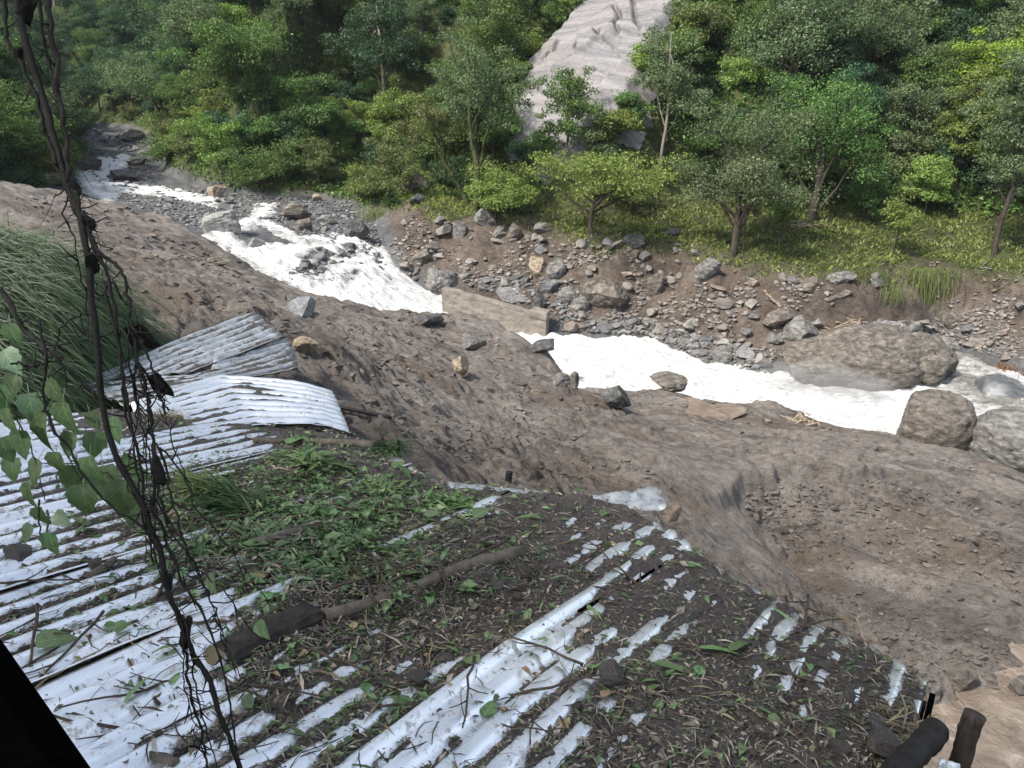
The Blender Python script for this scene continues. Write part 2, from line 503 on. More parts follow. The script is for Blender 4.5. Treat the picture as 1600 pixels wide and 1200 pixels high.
MAT['concrete'] = simple('concrete', (0.12, 0.104, 0.088), (0.28, 0.25, 0.215), 1.9, 0.85, 0.02, (1, 1, 2.5))
MAT['char'] = simple('charred_stem', (0.004, 0.004, 0.004), (0.02, 0.018, 0.016), 30, 0.75, 0.004)
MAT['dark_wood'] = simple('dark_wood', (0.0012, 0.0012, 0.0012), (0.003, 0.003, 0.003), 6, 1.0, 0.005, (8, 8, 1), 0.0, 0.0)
MAT['post_wood'] = simple('post_wood', (0.02, 0.016, 0.013), (0.07, 0.055, 0.045), 8, 0.75, 0.01, (5, 5, 1))
MAT['log'] = simple('wet_log', (0.05, 0.042, 0.033), (0.15, 0.125, 0.1), 14, 0.7, 0.012)
MAT['twig'] = simple('twig', (0.025, 0.019, 0.014), (0.09, 0.068, 0.05), 20, 0.8, 0.004)
MAT['drift'] = simple('driftwood', (0.2, 0.155, 0.11), (0.36, 0.29, 0.21), 6, 0.85, 0.01)
MAT['pipe'] = simple('black_pipe', (0.008, 0.008, 0.009), (0.03, 0.028, 0.028), 12, 0.4, 0.003)
MAT['stone_wet'] = rock_mat('roof_stone', [(0.05, 0.046, 0.045), (0.085, 0.075, 0.07), (0.13, 0.115, 0.1)], 14, False, 0.012, 0.55)

def mk_metal():
    m, nt = new_mat('galvanised_sheet'); p = geo_pos(nt)
    n1 = noise(nt, p, 2.2, 6, 0.6); n2 = noise(nt, p, 30, 6, 0.7); n3 = noise(nt, p, 120, 3, 0.6)
    c = ramp(nt, n1, [(0.35, (0.78, 0.82, 0.84)), (0.65, (0.94, 0.96, 0.97))])
    n4 = noise(nt, p, 7, 6, 0.7)
    dirt = ramp(nt, mathn(nt, 'ADD', mathn(nt, 'MULTIPLY', n2, 0.55), mathn(nt, 'MULTIPLY', n4, 0.45)), [(0.53, (0, 0, 0)), (0.61, (1, 1, 1))])
    c = mix(nt, mathn(nt, 'MULTIPLY', dirt, 0.75), c, (0.16, 0.145, 0.13))
    rg = mix(nt, dirt, ramp(nt, n1, [(0.3, (0.3, 0.3, 0.3)), (0.7, (0.48, 0.48, 0.48))]), (0.8, 0.8, 0.8))
    met = mix(nt, dirt, (0.85, 0.85, 0.85), (0.0, 0.0, 0.0))
    finish(nt, c, rg, n3, 0.0015, met, 0.5)
    return m
MAT['metal'] = mk_metal()
def mk_metal_dull():
    m, nt = new_mat('dull_zinc'); p = geo_pos(nt)
    n1 = noise(nt, p, 3, 6, 0.6); n2 = noise(nt, p, 18, 6, 0.7)
    c = ramp(nt, n1, [(0.35, (0.3, 0.33, 0.35)), (0.65, (0.5, 0.53, 0.55))])
    c = mix(nt, mathn(nt, 'MULTIPLY', ramp(nt, n2, [(0.5, (0, 0, 0)), (0.65, (1, 1, 1))]), 0.8), c, (0.15, 0.125, 0.1))
    finish(nt, c, 0.5, n2, 0.002, 0.5, 0.5)
    return m
MAT['zinc'] = mk_metal_dull()
def mk_roofmud():
    m, nt = new_mat('roof_debris_mud'); p = geo_pos(nt)
    n1 = noise(nt, p, 6, 6, 0.65); n2 = noise(nt, p, 45, 7, 0.75, 0.5); n3 = noise(nt, p, 160, 4, 0.7)
    f = mathn(nt, 'ADD', mathn(nt, 'MULTIPLY', n2, 0.65), mathn(nt, 'MULTIPLY', n1, 0.35))
    c = ramp(nt, f, [(0.36, (0.02, 0.017, 0.015)), (0.47, (0.058, 0.047, 0.043)), (0.58, (0.12, 0.1, 0.092)), (0.7, (0.28, 0.248, 0.226))])
    c = mix(nt, mathn(nt, 'MULTIPLY', ramp(nt, n1, [(0.52, (0, 0, 0)), (0.66, (1, 1, 1))]), 0.35), c, (0.04, 0.05, 0.016))
    finish(nt, c, 0.42, mathn(nt, 'ADD', n2, mathn(nt, 'MULTIPLY', n3, 0.5)), 0.022, spec=0.5)
    return m
MAT['roofmud'] = mk_roofmud()
# foliage
MAT['leaf_mid'] = leaf_mat('leaf_mid', (0.057, 0.109, 0.029), (0.101, 0.167, 0.044), (0.158, 0.231, 0.061))
MAT['leaf_dark'] = leaf_mat('leaf_dark', (0.028, 0.068, 0.033), (0.048, 0.102, 0.047), (0.076, 0.134, 0.062))
MAT['leaf_grey'] = leaf_mat('leaf_grey', (0.074, 0.109, 0.051), (0.118, 0.158, 0.074), (0.176, 0.217, 0.103))
MAT['leaf_light'] = leaf_mat('leaf_light', (0.114, 0.171, 0.039), (0.178, 0.25, 0.057), (0.275, 0.344, 0.09))
MAT['leaf_yellow'] = leaf_mat('leaf_yellow', (0.14, 0.19, 0.02), (0.22, 0.27, 0.03), (0.3, 0.34, 0.05))
MAT['leaf_olive'] = leaf_mat('leaf_olive', (0.089, 0.116, 0.04), (0.139, 0.171, 0.06), (0.216, 0.245, 0.093))
MAT['under'] = leaf_mat('undergrowth_leaf', (0.045, 0.089, 0.022), (0.088, 0.162, 0.034), (0.176, 0.266, 0.05), 0.3, 0.2)
MAT['grass'] = leaf_mat('meadow_grass', (0.1, 0.13, 0.035), (0.17, 0.21, 0.055), (0.26, 0.28, 0.09), 0.3, 0.1)
MAT['bank_grass'] = leaf_mat('bank_grass', (0.017, 0.038, 0.014), (0.038, 0.074, 0.029), (0.102, 0.138, 0.06), 0.25, 0.1, 0.03)
MAT['nleaf'] = leaf_mat('vine_leaf', (0.094, 0.166, 0.079), (0.122, 0.202, 0.101), (0.151, 0.238, 0.122), 0.25, 0.5, 0.06, True)
MAT['fleaf'] = leaf_mat('fallen_green_leaf', (0.07, 0.14, 0.045), (0.11, 0.19, 0.065), (0.19, 0.26, 0.11), 0.15, 0.9, 0.07, True)
MAT['bleaf'] = leaf_mat('fallen_brown_leaf', (0.14, 0.085, 0.05), (0.25, 0.16, 0.09), (0.36, 0.26, 0.15), 0.12, 0.9, 0.05, True)
MAT['litter'] = leaf_mat('litter_bits', (0.035, 0.028, 0.023), (0.14, 0.118, 0.09), (0.42, 0.37, 0.29), 0.1, 0.1, 0.05)
MAT['gbit'] = leaf_mat('green_bits', (0.045, 0.085, 0.026), (0.09, 0.155, 0.05), (0.2, 0.27, 0.11), 0.15, 0.1, 0.06)
MAT['straw'] = leaf_mat('dry_straw', (0.14, 0.105, 0.06), (0.22, 0.17, 0.1), (0.32, 0.27, 0.17), 0.15, 0.2, 0.04)
MAT['rust_bush'] = leaf_mat('rust_bush', (0.12, 0.045, 0.018), (0.2, 0.08, 0.03), (0.26, 0.13, 0.05), 0.2, 0.1, 0.02)
# ------------------------------------------------------------------ terrain: river line, far bank, hillsides
# far edge of the river, upstream to downstream: px, py, z or None, Y or None, toe width, toe height, terrace width, terrace rise, hill slope
_E = [
    (-900, 190, None, 132, 0.6, 0.5, 0.0, 0.0, 0.8),
    (90, 192, None, 124, 0.6, 0.5, 0.0, 0.0, 0.8),
    (200, 202, None, 108, 0.8, 0.6, 0.0, 0.0, 0.9),
    (232, 232, None, 90, 1.5, 1.0, 0.0, 0.0, 1.3),
    (258, 272, 7.3, None, 1.2, 2.0, 0.0, 0.0, 1.6),
    (335, 302, 6.8, None, 1.2, 2.0, 0.0, 0.0, 1.5),
    (410, 308, 6.6, None, 1.0, 0.8, 2.0, 0.8, 1.1),
    (500, 310, 6.4, None, 1.0, 0.8, 4.0, 1.0, 0.9),
    (575, 332, 6.2, None, 2.0, 1.6, 4.0, 1.0, 0.9),
    (600, 388, 5.3, None, 4.0, 3.0, 7.0, 1.0, 0.9),
    (615, 420, 4.6, None, 5.5, 3.8, 9.0, 1.0, 0.9),
    (650, 448, 3.6, None, 7.0, 4.2, 10.0, 1.0, 1.0),
    (720, 480, 2.9, None, 7.5, 4.4, 12.0, 1.0, 1.1),
    (860, 530, 2.2, None, 6.8, 4.5, 15.0, 1.4, 1.4),
    (1010, 530, 2.0, None, 6.0, 4.5, 13.0, 1.4, 1.45),
    (1100, 572, 1.7, None, 6.4, 4.5, 11.0, 1.2, 1.0),
    (1240, 592, 1.4, None, 5.6, 4.5, 9.0, 1.2, 0.9),
    (1400, 585, 1.3, None, 4.8, 4.5, 9.0, 1.2, 0.9),
    (1470, 548, 1.3, None, 3.0, 4.5, 9.0, 1.2, 0.9),
    (1560, 575, 1.1, None, 4.2, 4.7, 8.5, 1.2, 0.9),
    (1720, 640, 0.8, None, 5.5, 4.8, 8.5, 1.2, 0.9),
    (2500, 720, 0.2, None, 6.0, 4.8, 8.5, 1.2, 0.9),
]
_ep = []
for e in _E:
    _ep.append(at_z(e[0], e[1], e[2]) if e[2] is not None else at_y(e[0], e[1], e[3]))
_ep = np.array(_ep)
EPOLY = _ep[:, :2]
EPAR = np.array([e[4:] for e in _E])
_near = _ep.copy(); _near[:, 1] -= 7.0
ZR = RBF(np.vstack([_ep[:, :2], _near[:, :2]]), np.concatenate([_ep[:, 2], _ep[:, 2]]), 2.0)

# foot of the hillside left of the upstream bed
_L = [at_y(-420, 300, 40), at_y(-150, 292, 45), at_y(0, 284, 53), at_y(62, 283, 60), at_y(112, 270, 68), at_y(128, 240, 82), at_y(112, 203, 106), at_y(80, 192, 124)]
LPOLY = np.array(_L)[:, :2]
# pale rock slab on the hillside
_sl = [(800, 235), (805, 150), (822, 105), (852, 62), (905, 15), (930, -60), (945, -130), (1085, -140), (1045, 20), (1005, 90), (985, 165), (955, 205), (905, 245), (850, 262)]
SLABP = None
def fit_slab():
    global SB, SNORM
    q = [(a, b) for a, b in _sl if b > -70] + [(900, 120), (960, 60), (930, 180), (1000, 10), (870, 180)]
    P, _ = hit([a for a, b in q], [b for a, b in q], far_h, 40, 170)
    c = P.mean(0); A = np.c_[P[:, 0] - c[0], P[:, 1] - c[1], np.ones(len(P))]
    k = np.linalg.lstsq(A, P[:, 2] - c[2], rcond=None)[0]
    SNORM = np.array([-k[0], -k[1], 1.0]); SNORM /= np.linalg.norm(SNORM)
    SB = c + np.array([0, 0, k[2]]) + SNORM * 0.9
def slab_ray(px, py):
    r = ray(px, py); return CAM + r * (((SB - CAM) @ SNORM) / (r @ SNORM))
def slab_z(x, y):
    return SB[2] - ((x - SB[0]) * SNORM[0] + (y - SB[1]) * SNORM[1]) / SNORM[2]

def far_parts(x, y):
    x = np.asarray(x, float).ravel(); y = np.asarray(y, float).ravel()
    d, par = poly_dist(x, y, EPOLY)
    i = np.clip(par.astype(int), 0, len(EPOLY) - 2); t = par - i
    t = t * t * (3 - 2 * t)
    P = EPAR[i] * (1 - t)[:, None] + EPAR[i + 1] * t[:, None]
    return x, y, d, par, P

def far_full(x, y):
    x, y, d, par, P = far_parts(x, y)
    zr = ZR(x, y)
    wob = fbm(x * 0.25, y * 0.25, 1.3, 3)
    dd = np.maximum(d + wob * 0.8 * sstep(0.5, 4, d), 0)
    toe = P[:, 1] * np.clip(dd / P[:, 0], 0, 1) ** 0.9
    ter = P[:, 3] * sstep(0, 1, np.clip((dd - P[:, 0]) / np.maximum(P[:, 2], 0.01), 0, 1))
    hd = np.maximum(dd - P[:, 0] - P[:, 2], 0)
    hill = P[:, 4] * hd * sstep(-2.5, 3.5, hd)
    hill = np.minimum(hill, 60 + 0.25 * hill)
    h = toe + ter + hill
    amt = sstep(0, 8, hill)
    h += amt * (fbm(x * 0.09, y * 0.09, 4.1, 3) * 2.2)
    h += 0.22 * fbm(x * 0.7, y * 0.7, 2.2, 4) * sstep(0.2, 2.0, dd) * (1 - 0.5 * amt)
    # left hillside
    dl, _ = poly_dist(x, y, LPOLY)
    dlp = np.maximum(dl + wob, 0)
    hl = 0.85 * dlp * sstep(0, 4, dlp) + fbm(x * 0.1, y * 0.1, 8.8, 3) * 1.6 * sstep(0, 8, dlp)
    bedn = 0.16 * fbm(x * 0.8, y * 0.8, 0.4, 4)
    z = zr + np.where(d > 0, h, 0) + bedn * (1 - amt)
    # near side of the river: bed is lower than the channel water downstream of the cascade
    ch = sstep(10.2, 11.4, par) * sstep(0.4, -0.9, d)
    z -= 0.7 * ch
    z = np.where(dl > 0, np.maximum(z, zr + hl), z)
    # slab cut
    sd = np.full(len(x), 50.0)
    if SLABP is not None:
        sd = poly_sd(x, y, SLABP[:, :2])
        m = sstep(4.0, -0.2, sd)
        z = z * (1 - m) + (slab_z(x, y) - 0.9) * m
    green = np.clip(sstep(0.75, 1.1, dd / np.maximum(P[:, 0], 0.2)) + sstep(0.5, 3, dl), 0, 1)
    spur = sstep(3.2, 4.2, par) * sstep(8.6, 7.6, par)
    green = np.maximum(green, spur * sstep(0.15, 0.8, d))
    green *= np.where((d > 0) | (dl > 0), 1, 0)
    bed = np.where(d > 0, sstep(1.6, 0.2, d), 1.0)
    return z, dict(d=d, par=par, green=green, bed=bed, hill=hill, hd=hd, sd=sd, dl=dl, P=P, amt=amt)

def far_h(x, y):
    return far_full(x, y)[0]
fit_slab()
SLABP = np.array([slab_ray(*p) for p in _sl])
print('slab', SB, SNORM)

# ------------------------------------------------------------------ mud flow
_MUDC = [  # px, py, z
    (0, 287, 10.0), (110, 302, 9.6), (200, 320, 9.0), (330, 370, 7.9), (420, 427, 6.9), (500, 454, 6.3), (600, 480, 5.4), (720, 480, 4.9),
    (800, 505, 4.35), (868, 556, 3.75), (900, 598, 3.5), (1000, 602, 3.2), (1100, 610, 3.1), (1200, 624, 2.9), (1280, 650, 2.7), (1400, 670, 2.4),
    (1500, 702, 2.3), (1600, 730, 2.1), (1900, 800, 1.7),
    (100, 330, 10.9), (200, 400, 11.6), (150, 440, 12.3), (300, 475, 12.2), (470, 520, 12.0), (560, 650, 12.55), (620, 560, 9.4), (740, 550, 7.0),
    (560, 500, 8.3), (420, 450, 9.8), (330, 430, 10.8), (860, 600, 5.3), (700, 600, 9.0), (800, 640, 8.6), (900, 720, 8.9), (1000, 680, 7.3), (1100, 700, 6.9), (680, 690, 11.3), (960, 720, 8.4),
    (740, 740, 11.2), (850, 745, 10.0), (980, 745, 8.9), (1080, 772, 8.35), (1180, 756, 7.3), (1300, 746, 6.75), (1400, 750, 6.3), (1500, 762, 5.8), (1600, 772, 5.4),
    (1200, 800, 7.1), (1235, 860, 7.1), (1310, 965, 7.25), (1110, 840, 8.75), (1190, 920, 8.4), (1265, 985, 7.95), (1060, 850, 9.2),
    (1450, 900, 6.85), (1550, 1000, 6.9), (1400, 830, 6.75), (1580, 850, 6.3), (1700, 900, 6.2), (1480, 1080, 7.05), (1590, 1085, 7.0),
    (1550, 1150, 6.35), (1700, 1160, 6.3), (1430, 1200, 6.5), (1300, 1250, 7.2), (1000, 1150, 9.0), (650, 1000, 11.3), (300, 950, 12.0), (0, 800, 12.6), (-200, 500, 13.2), (60, 470, 12.9), (-300, 350, 12.8), (400, 545, 12.25), (200, 605, 12.45), (350, 625, 12.35), (100, 620, 12.6), (460, 570, 12.25),
]
_mp = np.array([at_z(*c) for c in _MUDC])
MUDR = RBF(_mp[:, :2], _mp[:, 2], 0.4)
_M = [at_z(-500, 275, 10.6)] + [at_z(*c) for c in _MUDC[:19]] + [at_z(2600, 930, 1.2)]
MPOLY = np.array(_M)[:, :2]
PUDDLE = at_z(1102, 645, 5.0)

_pud_c = None
_gully = np.array([at_z(*c) for c in [(1330, 1000, 6.9), (1310, 965, 6.9), (1250, 875, 6.8), (1205, 805, 6.9), (1175, 764, 7.2)]])[:, :2]
def mud_base(x, y):
    x = np.asarray(x, float).ravel(); y = np.asarray(y, float).ravel()
    z = MUDR(x, y)
    d, _ = poly_dist(x, y, MPOLY)
    d = d + 0.5 * fbm(x * 0.45, y * 0.45, 6.2, 4)
    drop = np.where(d > -0.9, (d + 0.9) ** 2 * 0.55, 0)
    drop = np.where(d > 0.4, 0.93 + (d - 0.4) * 1.6, drop)
    return z - drop, d

def mud_h(x, y):
    """mud without the small clods"""
    z, d = mud_base(x, y)
    x = np.asarray(x, float).ravel(); y = np.asarray(y, float).ravel()
    z = z + 0.22 * fbm(x * 0.35 + 5, y * 0.35, 1.7, 3)
    if _gully is not None:
        gd, gp = poly_dist(x, y, _gully)
        z = z - 0.6 * np.exp(-np.abs(gd) / np.where(gd > 0, 0.9, 1.5)) * sstep(4.0, 3.0, gp) * sstep(0.0, 1.3, gp)
    if _pud_c is not None:
        r = np.hypot((x - _pud_c[0]) / 0.95, (y - _pud_c[1]) / 1.2)
        z = np.where(r < 1.6, np.minimum(z, _pud_c[2] - 0.12 * (1 - np.clip(r, 0, 1) ** 2) + 0.25 * np.clip(r - 1, 0, 1) ** 1.3 + 0.02), z)
    return z

_h, _s = hit(1102, 645, mud_h, 8, 60)
_pud_c = _h[0].copy()

def mud_full(x, y):
    x = np.asarray(x, float).ravel(); y = np.asarray(y, float).ravel()
    z = mud_h(x, y)
    r = np.hypot(x, y)
    # clods: lumps with narrow dark gaps, streaked across the flow
    fx = 0.87 * x - 0.49 * y; fy = 0.49 * x + 0.87 * y
    wx = fx + 0.35 * fbm(x * 0.8, y * 0.8, 9.0, 2); wy = fy + 0.25 * fbm(x * 0.8 + 40, y * 0.8, 9.0, 2)
    patch = sstep(-0.4, 0.5, fbm(x * 0.3, y * 0.3, 12.0, 3))
    amp = 0.6 + 0.7 * patch
    pr = np.hypot(x - _pud_c[0], y - _pud_c[1])
    gd, gp = poly_dist(x, y, _gully)
    face = sstep(0.1, 0.5, gd) * sstep(3.0, 1.8, gd) * sstep(0.1, 0.6, gp) * sstep(11.0, 12.0, 30 - r)
    calm = sstep(0.7, 2.0, pr) * (1 - 0.6 * face)
    # crusty clods with flat tops and dark gaps between them, three sizes
    f1 = fbm(wx * 0.8, wy * 1.4, 0.3, 3); f2 = fbm(wx * 2.0, wy * 3.2, 2.3, 3); f3 = fbm(wx * 5.0, wy * 7.5, 4.3, 3); f4 = fbm(wx * 13, wy * 17, 6.3, 2)
    n = 0.10 * sstep(-0.35, 0.35, f1) + (0.07 * amp * sstep(-0.3, 0.13, f2) + 0.03 * f2) * (0.55 + 0.45 * sstep(36, 18, r))
    n += (0.046 * amp * sstep(-0.3, 0.12, f3) + 0.018 * f3) * sstep(30, 13, r) + 0.012 * f4 * sstep(20, 11, r)
    n = (n - 0.13) * calm
    st = fbm(wx * 0.5 + 3, wy * 0.8, 21.0, 4)
    n += 0.12 * sstep(0.0, 0.06, st) * calm * patch
    tone = sstep(0.15, 0.45, fbm(x * 0.25 + 9, y * 0.25, 31.0, 3)) * 0.5
    return z + n, tone

# scarp across the slumped shelf (a crust that broke off above the gully)
_scp = np.array([at_z(*c) for c in [(1060, 775, 8.3), (1130, 762, 7.7), (1180, 757, 7.35), (1240, 750, 7.0), (1300, 746, 6.8), (1350, 752, 6.5), (1400, 750, 6.35), (1500, 763, 5.85), (1620, 775, 5.4)]])[:, :2]
def scarp(x, y):
    d, par = poly_dist(x, y, _scp)
    d = d + 0.55 * fbm(np.asarray(x) * 0.55, np.asarray(y) * 0.55, 3.3, 3)
    ins = (par > 0.02) & (par < len(_scp) - 1.02)
    up = sstep(-0.16, 0.12, d) * np.exp(-np.maximum(d, 0) / 2.5)
    return np.where(ins, up, 0) * sstep(0, 0.8, par) * sstep(len(_scp) - 1.0, len(_scp) - 3.0, par) * 0.34

def polar_grid(a0, a1, na, r0, r1, nr):
    az = np.radians(np.linspace(a0, a1, na)); rr = np.exp(np.linspace(math.log(r0), math.log(r1), nr))
    A, Rr = np.meshgrid(az, rr, indexing='ij')
    return (Rr * np.sin(A)), (Rr * np.cos(A))

def build_mud():
    na, nr = 720, 760
    X, Y = polar_grid(-47, 47, na, 5.2, 60, nr)
    x, y = X.ravel(), Y.ravel()
    _, dm = mud_base(x, y)
    sel = dm < 2.6
    z = np.full(len(x), -5.0); tone = np.zeros(len(x))
    zz, tt = mud_full(x[sel], y[sel])
    z[sel] = zz + scarp(x[sel], y[sel]); tone[sel] = tt
    keep = (dm < 2.4).reshape(na, nr)
    k = keep[:-1, :-1] & keep[1:, :-1] & keep[1:, 1:] & keep[:-1, 1:]
    f = grid_faces(na, nr, k)[:, ::-1]
    v, f, tone = compact(np.stack([x, y, z], 1), f, tone)
    me = raw_mesh('mudflow', v, f, MAT['mud'], True)
    add_attr(me, 'tone', tone)
    tag(mesh_obj('mudflow', me), kind='structure')
build_mud()

def build_far():
    na, nr = 540, 400
    X, Y = polar_grid(-50, 50, na, 28, 190, nr)
    x, y = X.ravel(), Y.ravel()
    z, q = far_full(x, y)
    mb, dm = mud_base(x, y)
    z = np.where(dm < 0, np.minimum(z, mb - 0.7), z)
    z += 0.07 * fbm(x * 2.2, y * 2.2, 5.5, 3)
    me = raw_mesh('far_bank_ground', np.stack([x, y, z], 1), grid_faces(na, nr)[:, ::-1], MAT['ground'], True)
    add_attr(me, 'green', q['green']); add_attr(me, 'bed', q['bed'])
    tag(mesh_obj('far_bank_ground', me), kind='structure')
build_far()

# ground under and behind the building, out of the frame, to the valley side behind the camera
def build_back():
    na, nr = 90, 30
    x, y = [g.ravel() for g in np.meshgrid(np.linspace(-90, 90, na), np.linspace(-80, 1.0, nr), indexing='ij')]
    z = 10.6 + np.maximum(-y - 6, 0) * 0.55 + np.clip(-x - 6, 0, 30) * 0.25 - np.clip(x - 2, 0, 40) * 0.28 + 0.3 * fbm(x * 0.2, y * 0.2, 3.0, 3)
    me = raw_mesh('home_slope_ground', np.stack([x, y, z], 1), grid_faces(na, nr)[:, ::-1], MAT['ground'], True)
    add_attr(me, 'green', np.full(len(x), 0.9)); add_attr(me, 'bed', np.zeros(len(x)))
    tag(mesh_obj('home_slope_ground', me), kind='structure')
build_back()

# ------------------------------------------------------------------ rock face
def build_slab():
    r_ax = np.cross(np.array([0, 0, 1.0]), SNORM); r_ax /= np.linalg.norm(r_ax); u_ax = np.cross(SNORM, r_ax)
    q = SLABP - SB; A = q @ r_ax; B = q @ u_ax
    PV = np.stack([A, B], 1)
    n1, n2 = 300, 380
    a, b = [g.ravel() for g in np.meshgrid(np.linspace(A.min() - 2, A.max() + 2, n1), np.linspace(B.min() - 2, B.max() + 2, n2), indexing='ij')]
    sd = poly_sd(a, b, PV) + 0.9 * fbm(a * 0.3, b * 0.3, 1.0, 4)
    # sheets of rock peeling off along diagonal joints: each layer ends in an overhanging lip
    w = 0.8 * fbm(a * 0.22, b * 0.22, 2.0, 3)
    h = np.zeros_like(a)
    def lip(ang, off, p0, p1, hh, wig):
        c, s = math.cos(ang), math.sin(ang)
        t = a * c + b * s; n = -a * s + b * c + wig * perlin(t * 0.35, off, 5.0) + 0.5 * wig * np.round(perlin(t * 0.8, off + 3, 1.0) * 2.5) / 2.5 - off
        on = sstep(p0 - 0.6, p0 + 0.3, t) * sstep(p1 + 0.6, p1 - 0.3, t)
        return hh * on * sstep(-0.05, 0.05, n) * np.exp(-np.maximum(n, 0) / 4.0)
    def crack(pts, wd, dp):
        P = np.array(pts, float)
        aa = a + 0.35 * fbm(a * 0.6, b * 0.6, 3.0, 3); bb = b + 0.35 * fbm(a * 0.6 + 9, b * 0.6, 5.0, 3)
        d, par = poly_dist(aa, bb, P); d = -d
        e = sstep(0, 0.5, par) * sstep(len(P) - 1.0, len(P) - 1.4, par)
        # overhanging lip on one side, dark joint under it
        return e * dp * (sstep(-0.04, 0.05, d) * np.exp(-np.maximum(d, 0) / 2.2) - 0.9 * np.exp(-(np.abs(d + 0.02) / wd) ** 2))
    def ab(px, py):
        q = slab_ray(px, py) - SB; return (q @ r_ax, q @ u_ax)
    CR = [([(838, 148), (850, 135), (858, 122), (866, 112), (890, 108), (905, 90), (908, 66)], 0.2, 0.42), ([(906, 142), (915, 135), (922, 120), (938, 110)], 0.16, 0.3),
          ([(918, 150), (925, 150), (940, 152), (955, 128), (978, 100)], 0.2, 0.42), ([(805, 178), (820, 170), (838, 162)], 0.18, 0.35), ([(960, 10), (966, 30), (964, 50), (972, 66)], 0.2, 0.4),
          ([(930, 62), (945, 74), (962, 60), (972, 40)], 0.16, 0.35), ([(850, 86), (880, 84), (900, 70), (920, 44)], 0.14, 0.25), ([(985, -20), (992, 20), (1003, 60)], 0.16, 0.3), ([(880, 60), (868, 80), (850, 100)], 0.14, 0.2), ([(935, 180), (948, 172), (965, 175)], 0.12, 0.15)]
    for pts, wd, dp in CR:
        h += crack([ab(*p) for p in pts], wd * 0.85, dp * 1.7)
    h += 0.06 * w + 0.04 * fbm(a * 1.2, b * 0.5, 7.0, 4) + 0.05 * np.abs(fbm(a * 0.5 + b * 0.25, b * 0.2, 9.0, 3))
    h -= np.where(sd > -0.3, (sd + 0.3) * 1.4, 0)
    keep = (sd < 1.0).reshape(n1, n2)
    k = keep[:-1, :-1] & keep[1:, :-1] & keep[1:, 1:] & keep[:-1, 1:]
    V = SB + a[:, None] * r_ax + b[:, None] * u_ax + h[:, None] * SNORM
    v, f, ca, cb = compact(V, grid_faces(n1, n2, k), a, b)
    me = raw_mesh('rock_face', v, f, MAT['slab'], True)
    at = me.attributes.new('sab', 'FLOAT_VECTOR', 'POINT'); at.data.foreach_set('vector', np.stack([ca, cb, 0 * ca], 1).astype(np.float32).ravel())
    o = mesh_obj('rock_face', me)
    tag(o, 'bare pale grey rock face with dark diagonal cracks high on the forested slope', 'cliff')
build_slab()

# ------------------------------------------------------------------ water
_WPOLY = [  # pixel outlines of white water in the braided upper bed
    [(328, 368), (345, 361), (392, 343), (404, 332), (402, 320), (428, 318), (425, 332), (411, 346), (358, 374), (390, 388), (340, 378)],
    [(410, 345), (446, 357), (464, 368), (455, 375), (430, 363), (404, 351)],
    [(340, 376), (372, 390), (400, 386), (440, 383), (470, 386), (540, 383), (600, 388), (608, 400), (620, 425), (660, 446), (722, 480), (735, 540), (560, 520), (440, 440), (370, 405)],
    [(120, 268), (165, 244), (200, 240), (205, 255), (175, 275), (160, 300), (185, 305), (170, 318), (135, 300)],
    [(160, 285), (240, 292), (330, 308), (350, 314), (335, 322), (240, 306), (165, 300)],
    [(452, 376), (520, 365), (550, 369), (578, 386), (540, 386), (480, 381)],
]
_ISLES = [[(460, 404), (478, 395), (500, 392), (522, 402), (526, 412), (504, 440), (488, 446), (476, 414)], [(526, 392), (552, 386), (564, 392), (556, 406), (533, 403)], [(528, 446), (545, 425), (560, 425), (572, 440), (560, 456), (535, 458)]]
def build_water():
    na, nr = 620, 420
    X, Y = polar_grid(-47, 47, na, 29, 92, nr)
    x, y = X.ravel(), Y.ravel()
    d, par = poly_dist(x, y, EPOLY)
    zr = ZR(x, y)
    out = np.where(par > 11.0, np.maximum(d - 0.9, 0) , 9.0)
    for P in _WPOLY:
        V = []
        for (a, b) in P:
            p, _ = hit(a, b, lambda xx, yy: ZR(xx, yy), 28, 140)
            V.append(p[0, :2])
        out = np.minimum(out, poly_sd(x, y, np.array(V)))
    for P in _ISLES:
        V = [hit(a, b, lambda xx, yy: ZR(xx, yy), 28, 140)[0][0, :2] for a, b in P]
        out = np.maximum(out, -poly_sd(x, y, np.array(V)))
    outp = np.maximum(out, 0)
    foam = np.full(len(x), 0.98)
    # calmer greenish water right of the great boulder and over the drowned slabs
    cp = at_z(1525, 600, 1.2); cq = at_z(1500, 552, 1.3); cr = at_z(1570, 640, 1.0)
    for c, rad in ((cp, 2.2), (cq, 1.9), (cr, 1.8)):
        foam -= 1.0 * np.exp(-((x - c[0]) ** 2 + (y - c[1]) ** 2) / rad ** 2)
    shallow = sstep(0.1, -0.5, out)
    foam -= 0.55 * (1 - shallow) * np.where(par < 11, 1, 0.2)
    turb = 0.24 * np.abs(fbm(x * 0.9, y * 1.5, 3.0, 4)) + 0.16 * fbm(x * 0.5, y * 0.7, 8.0, 3)
    z = zr + 0.05 + turb - outp * 0.45
    casc = np.exp(-((par - 10.3) / 0.5) ** 2)
    z += 0.25 * casc * np.abs(fbm(x * 1.5, y * 0.6, 5.0, 3))
    keep = (out < 0.8).reshape(na, nr)
    k = keep[:-1, :-1] & keep[1:, :-1] & keep[1:, 1:] & keep[:-1, 1:]
    v, f, foam = compact(np.stack([x, y, z], 1), grid_faces(na, nr, k)[:, ::-1], foam)
    me = raw_mesh('river_water', v, f, MAT['water'], True)
    add_attr(me, 'foam', foam)
    tag(mesh_obj('river_water', me), kind='structure')
build_water()

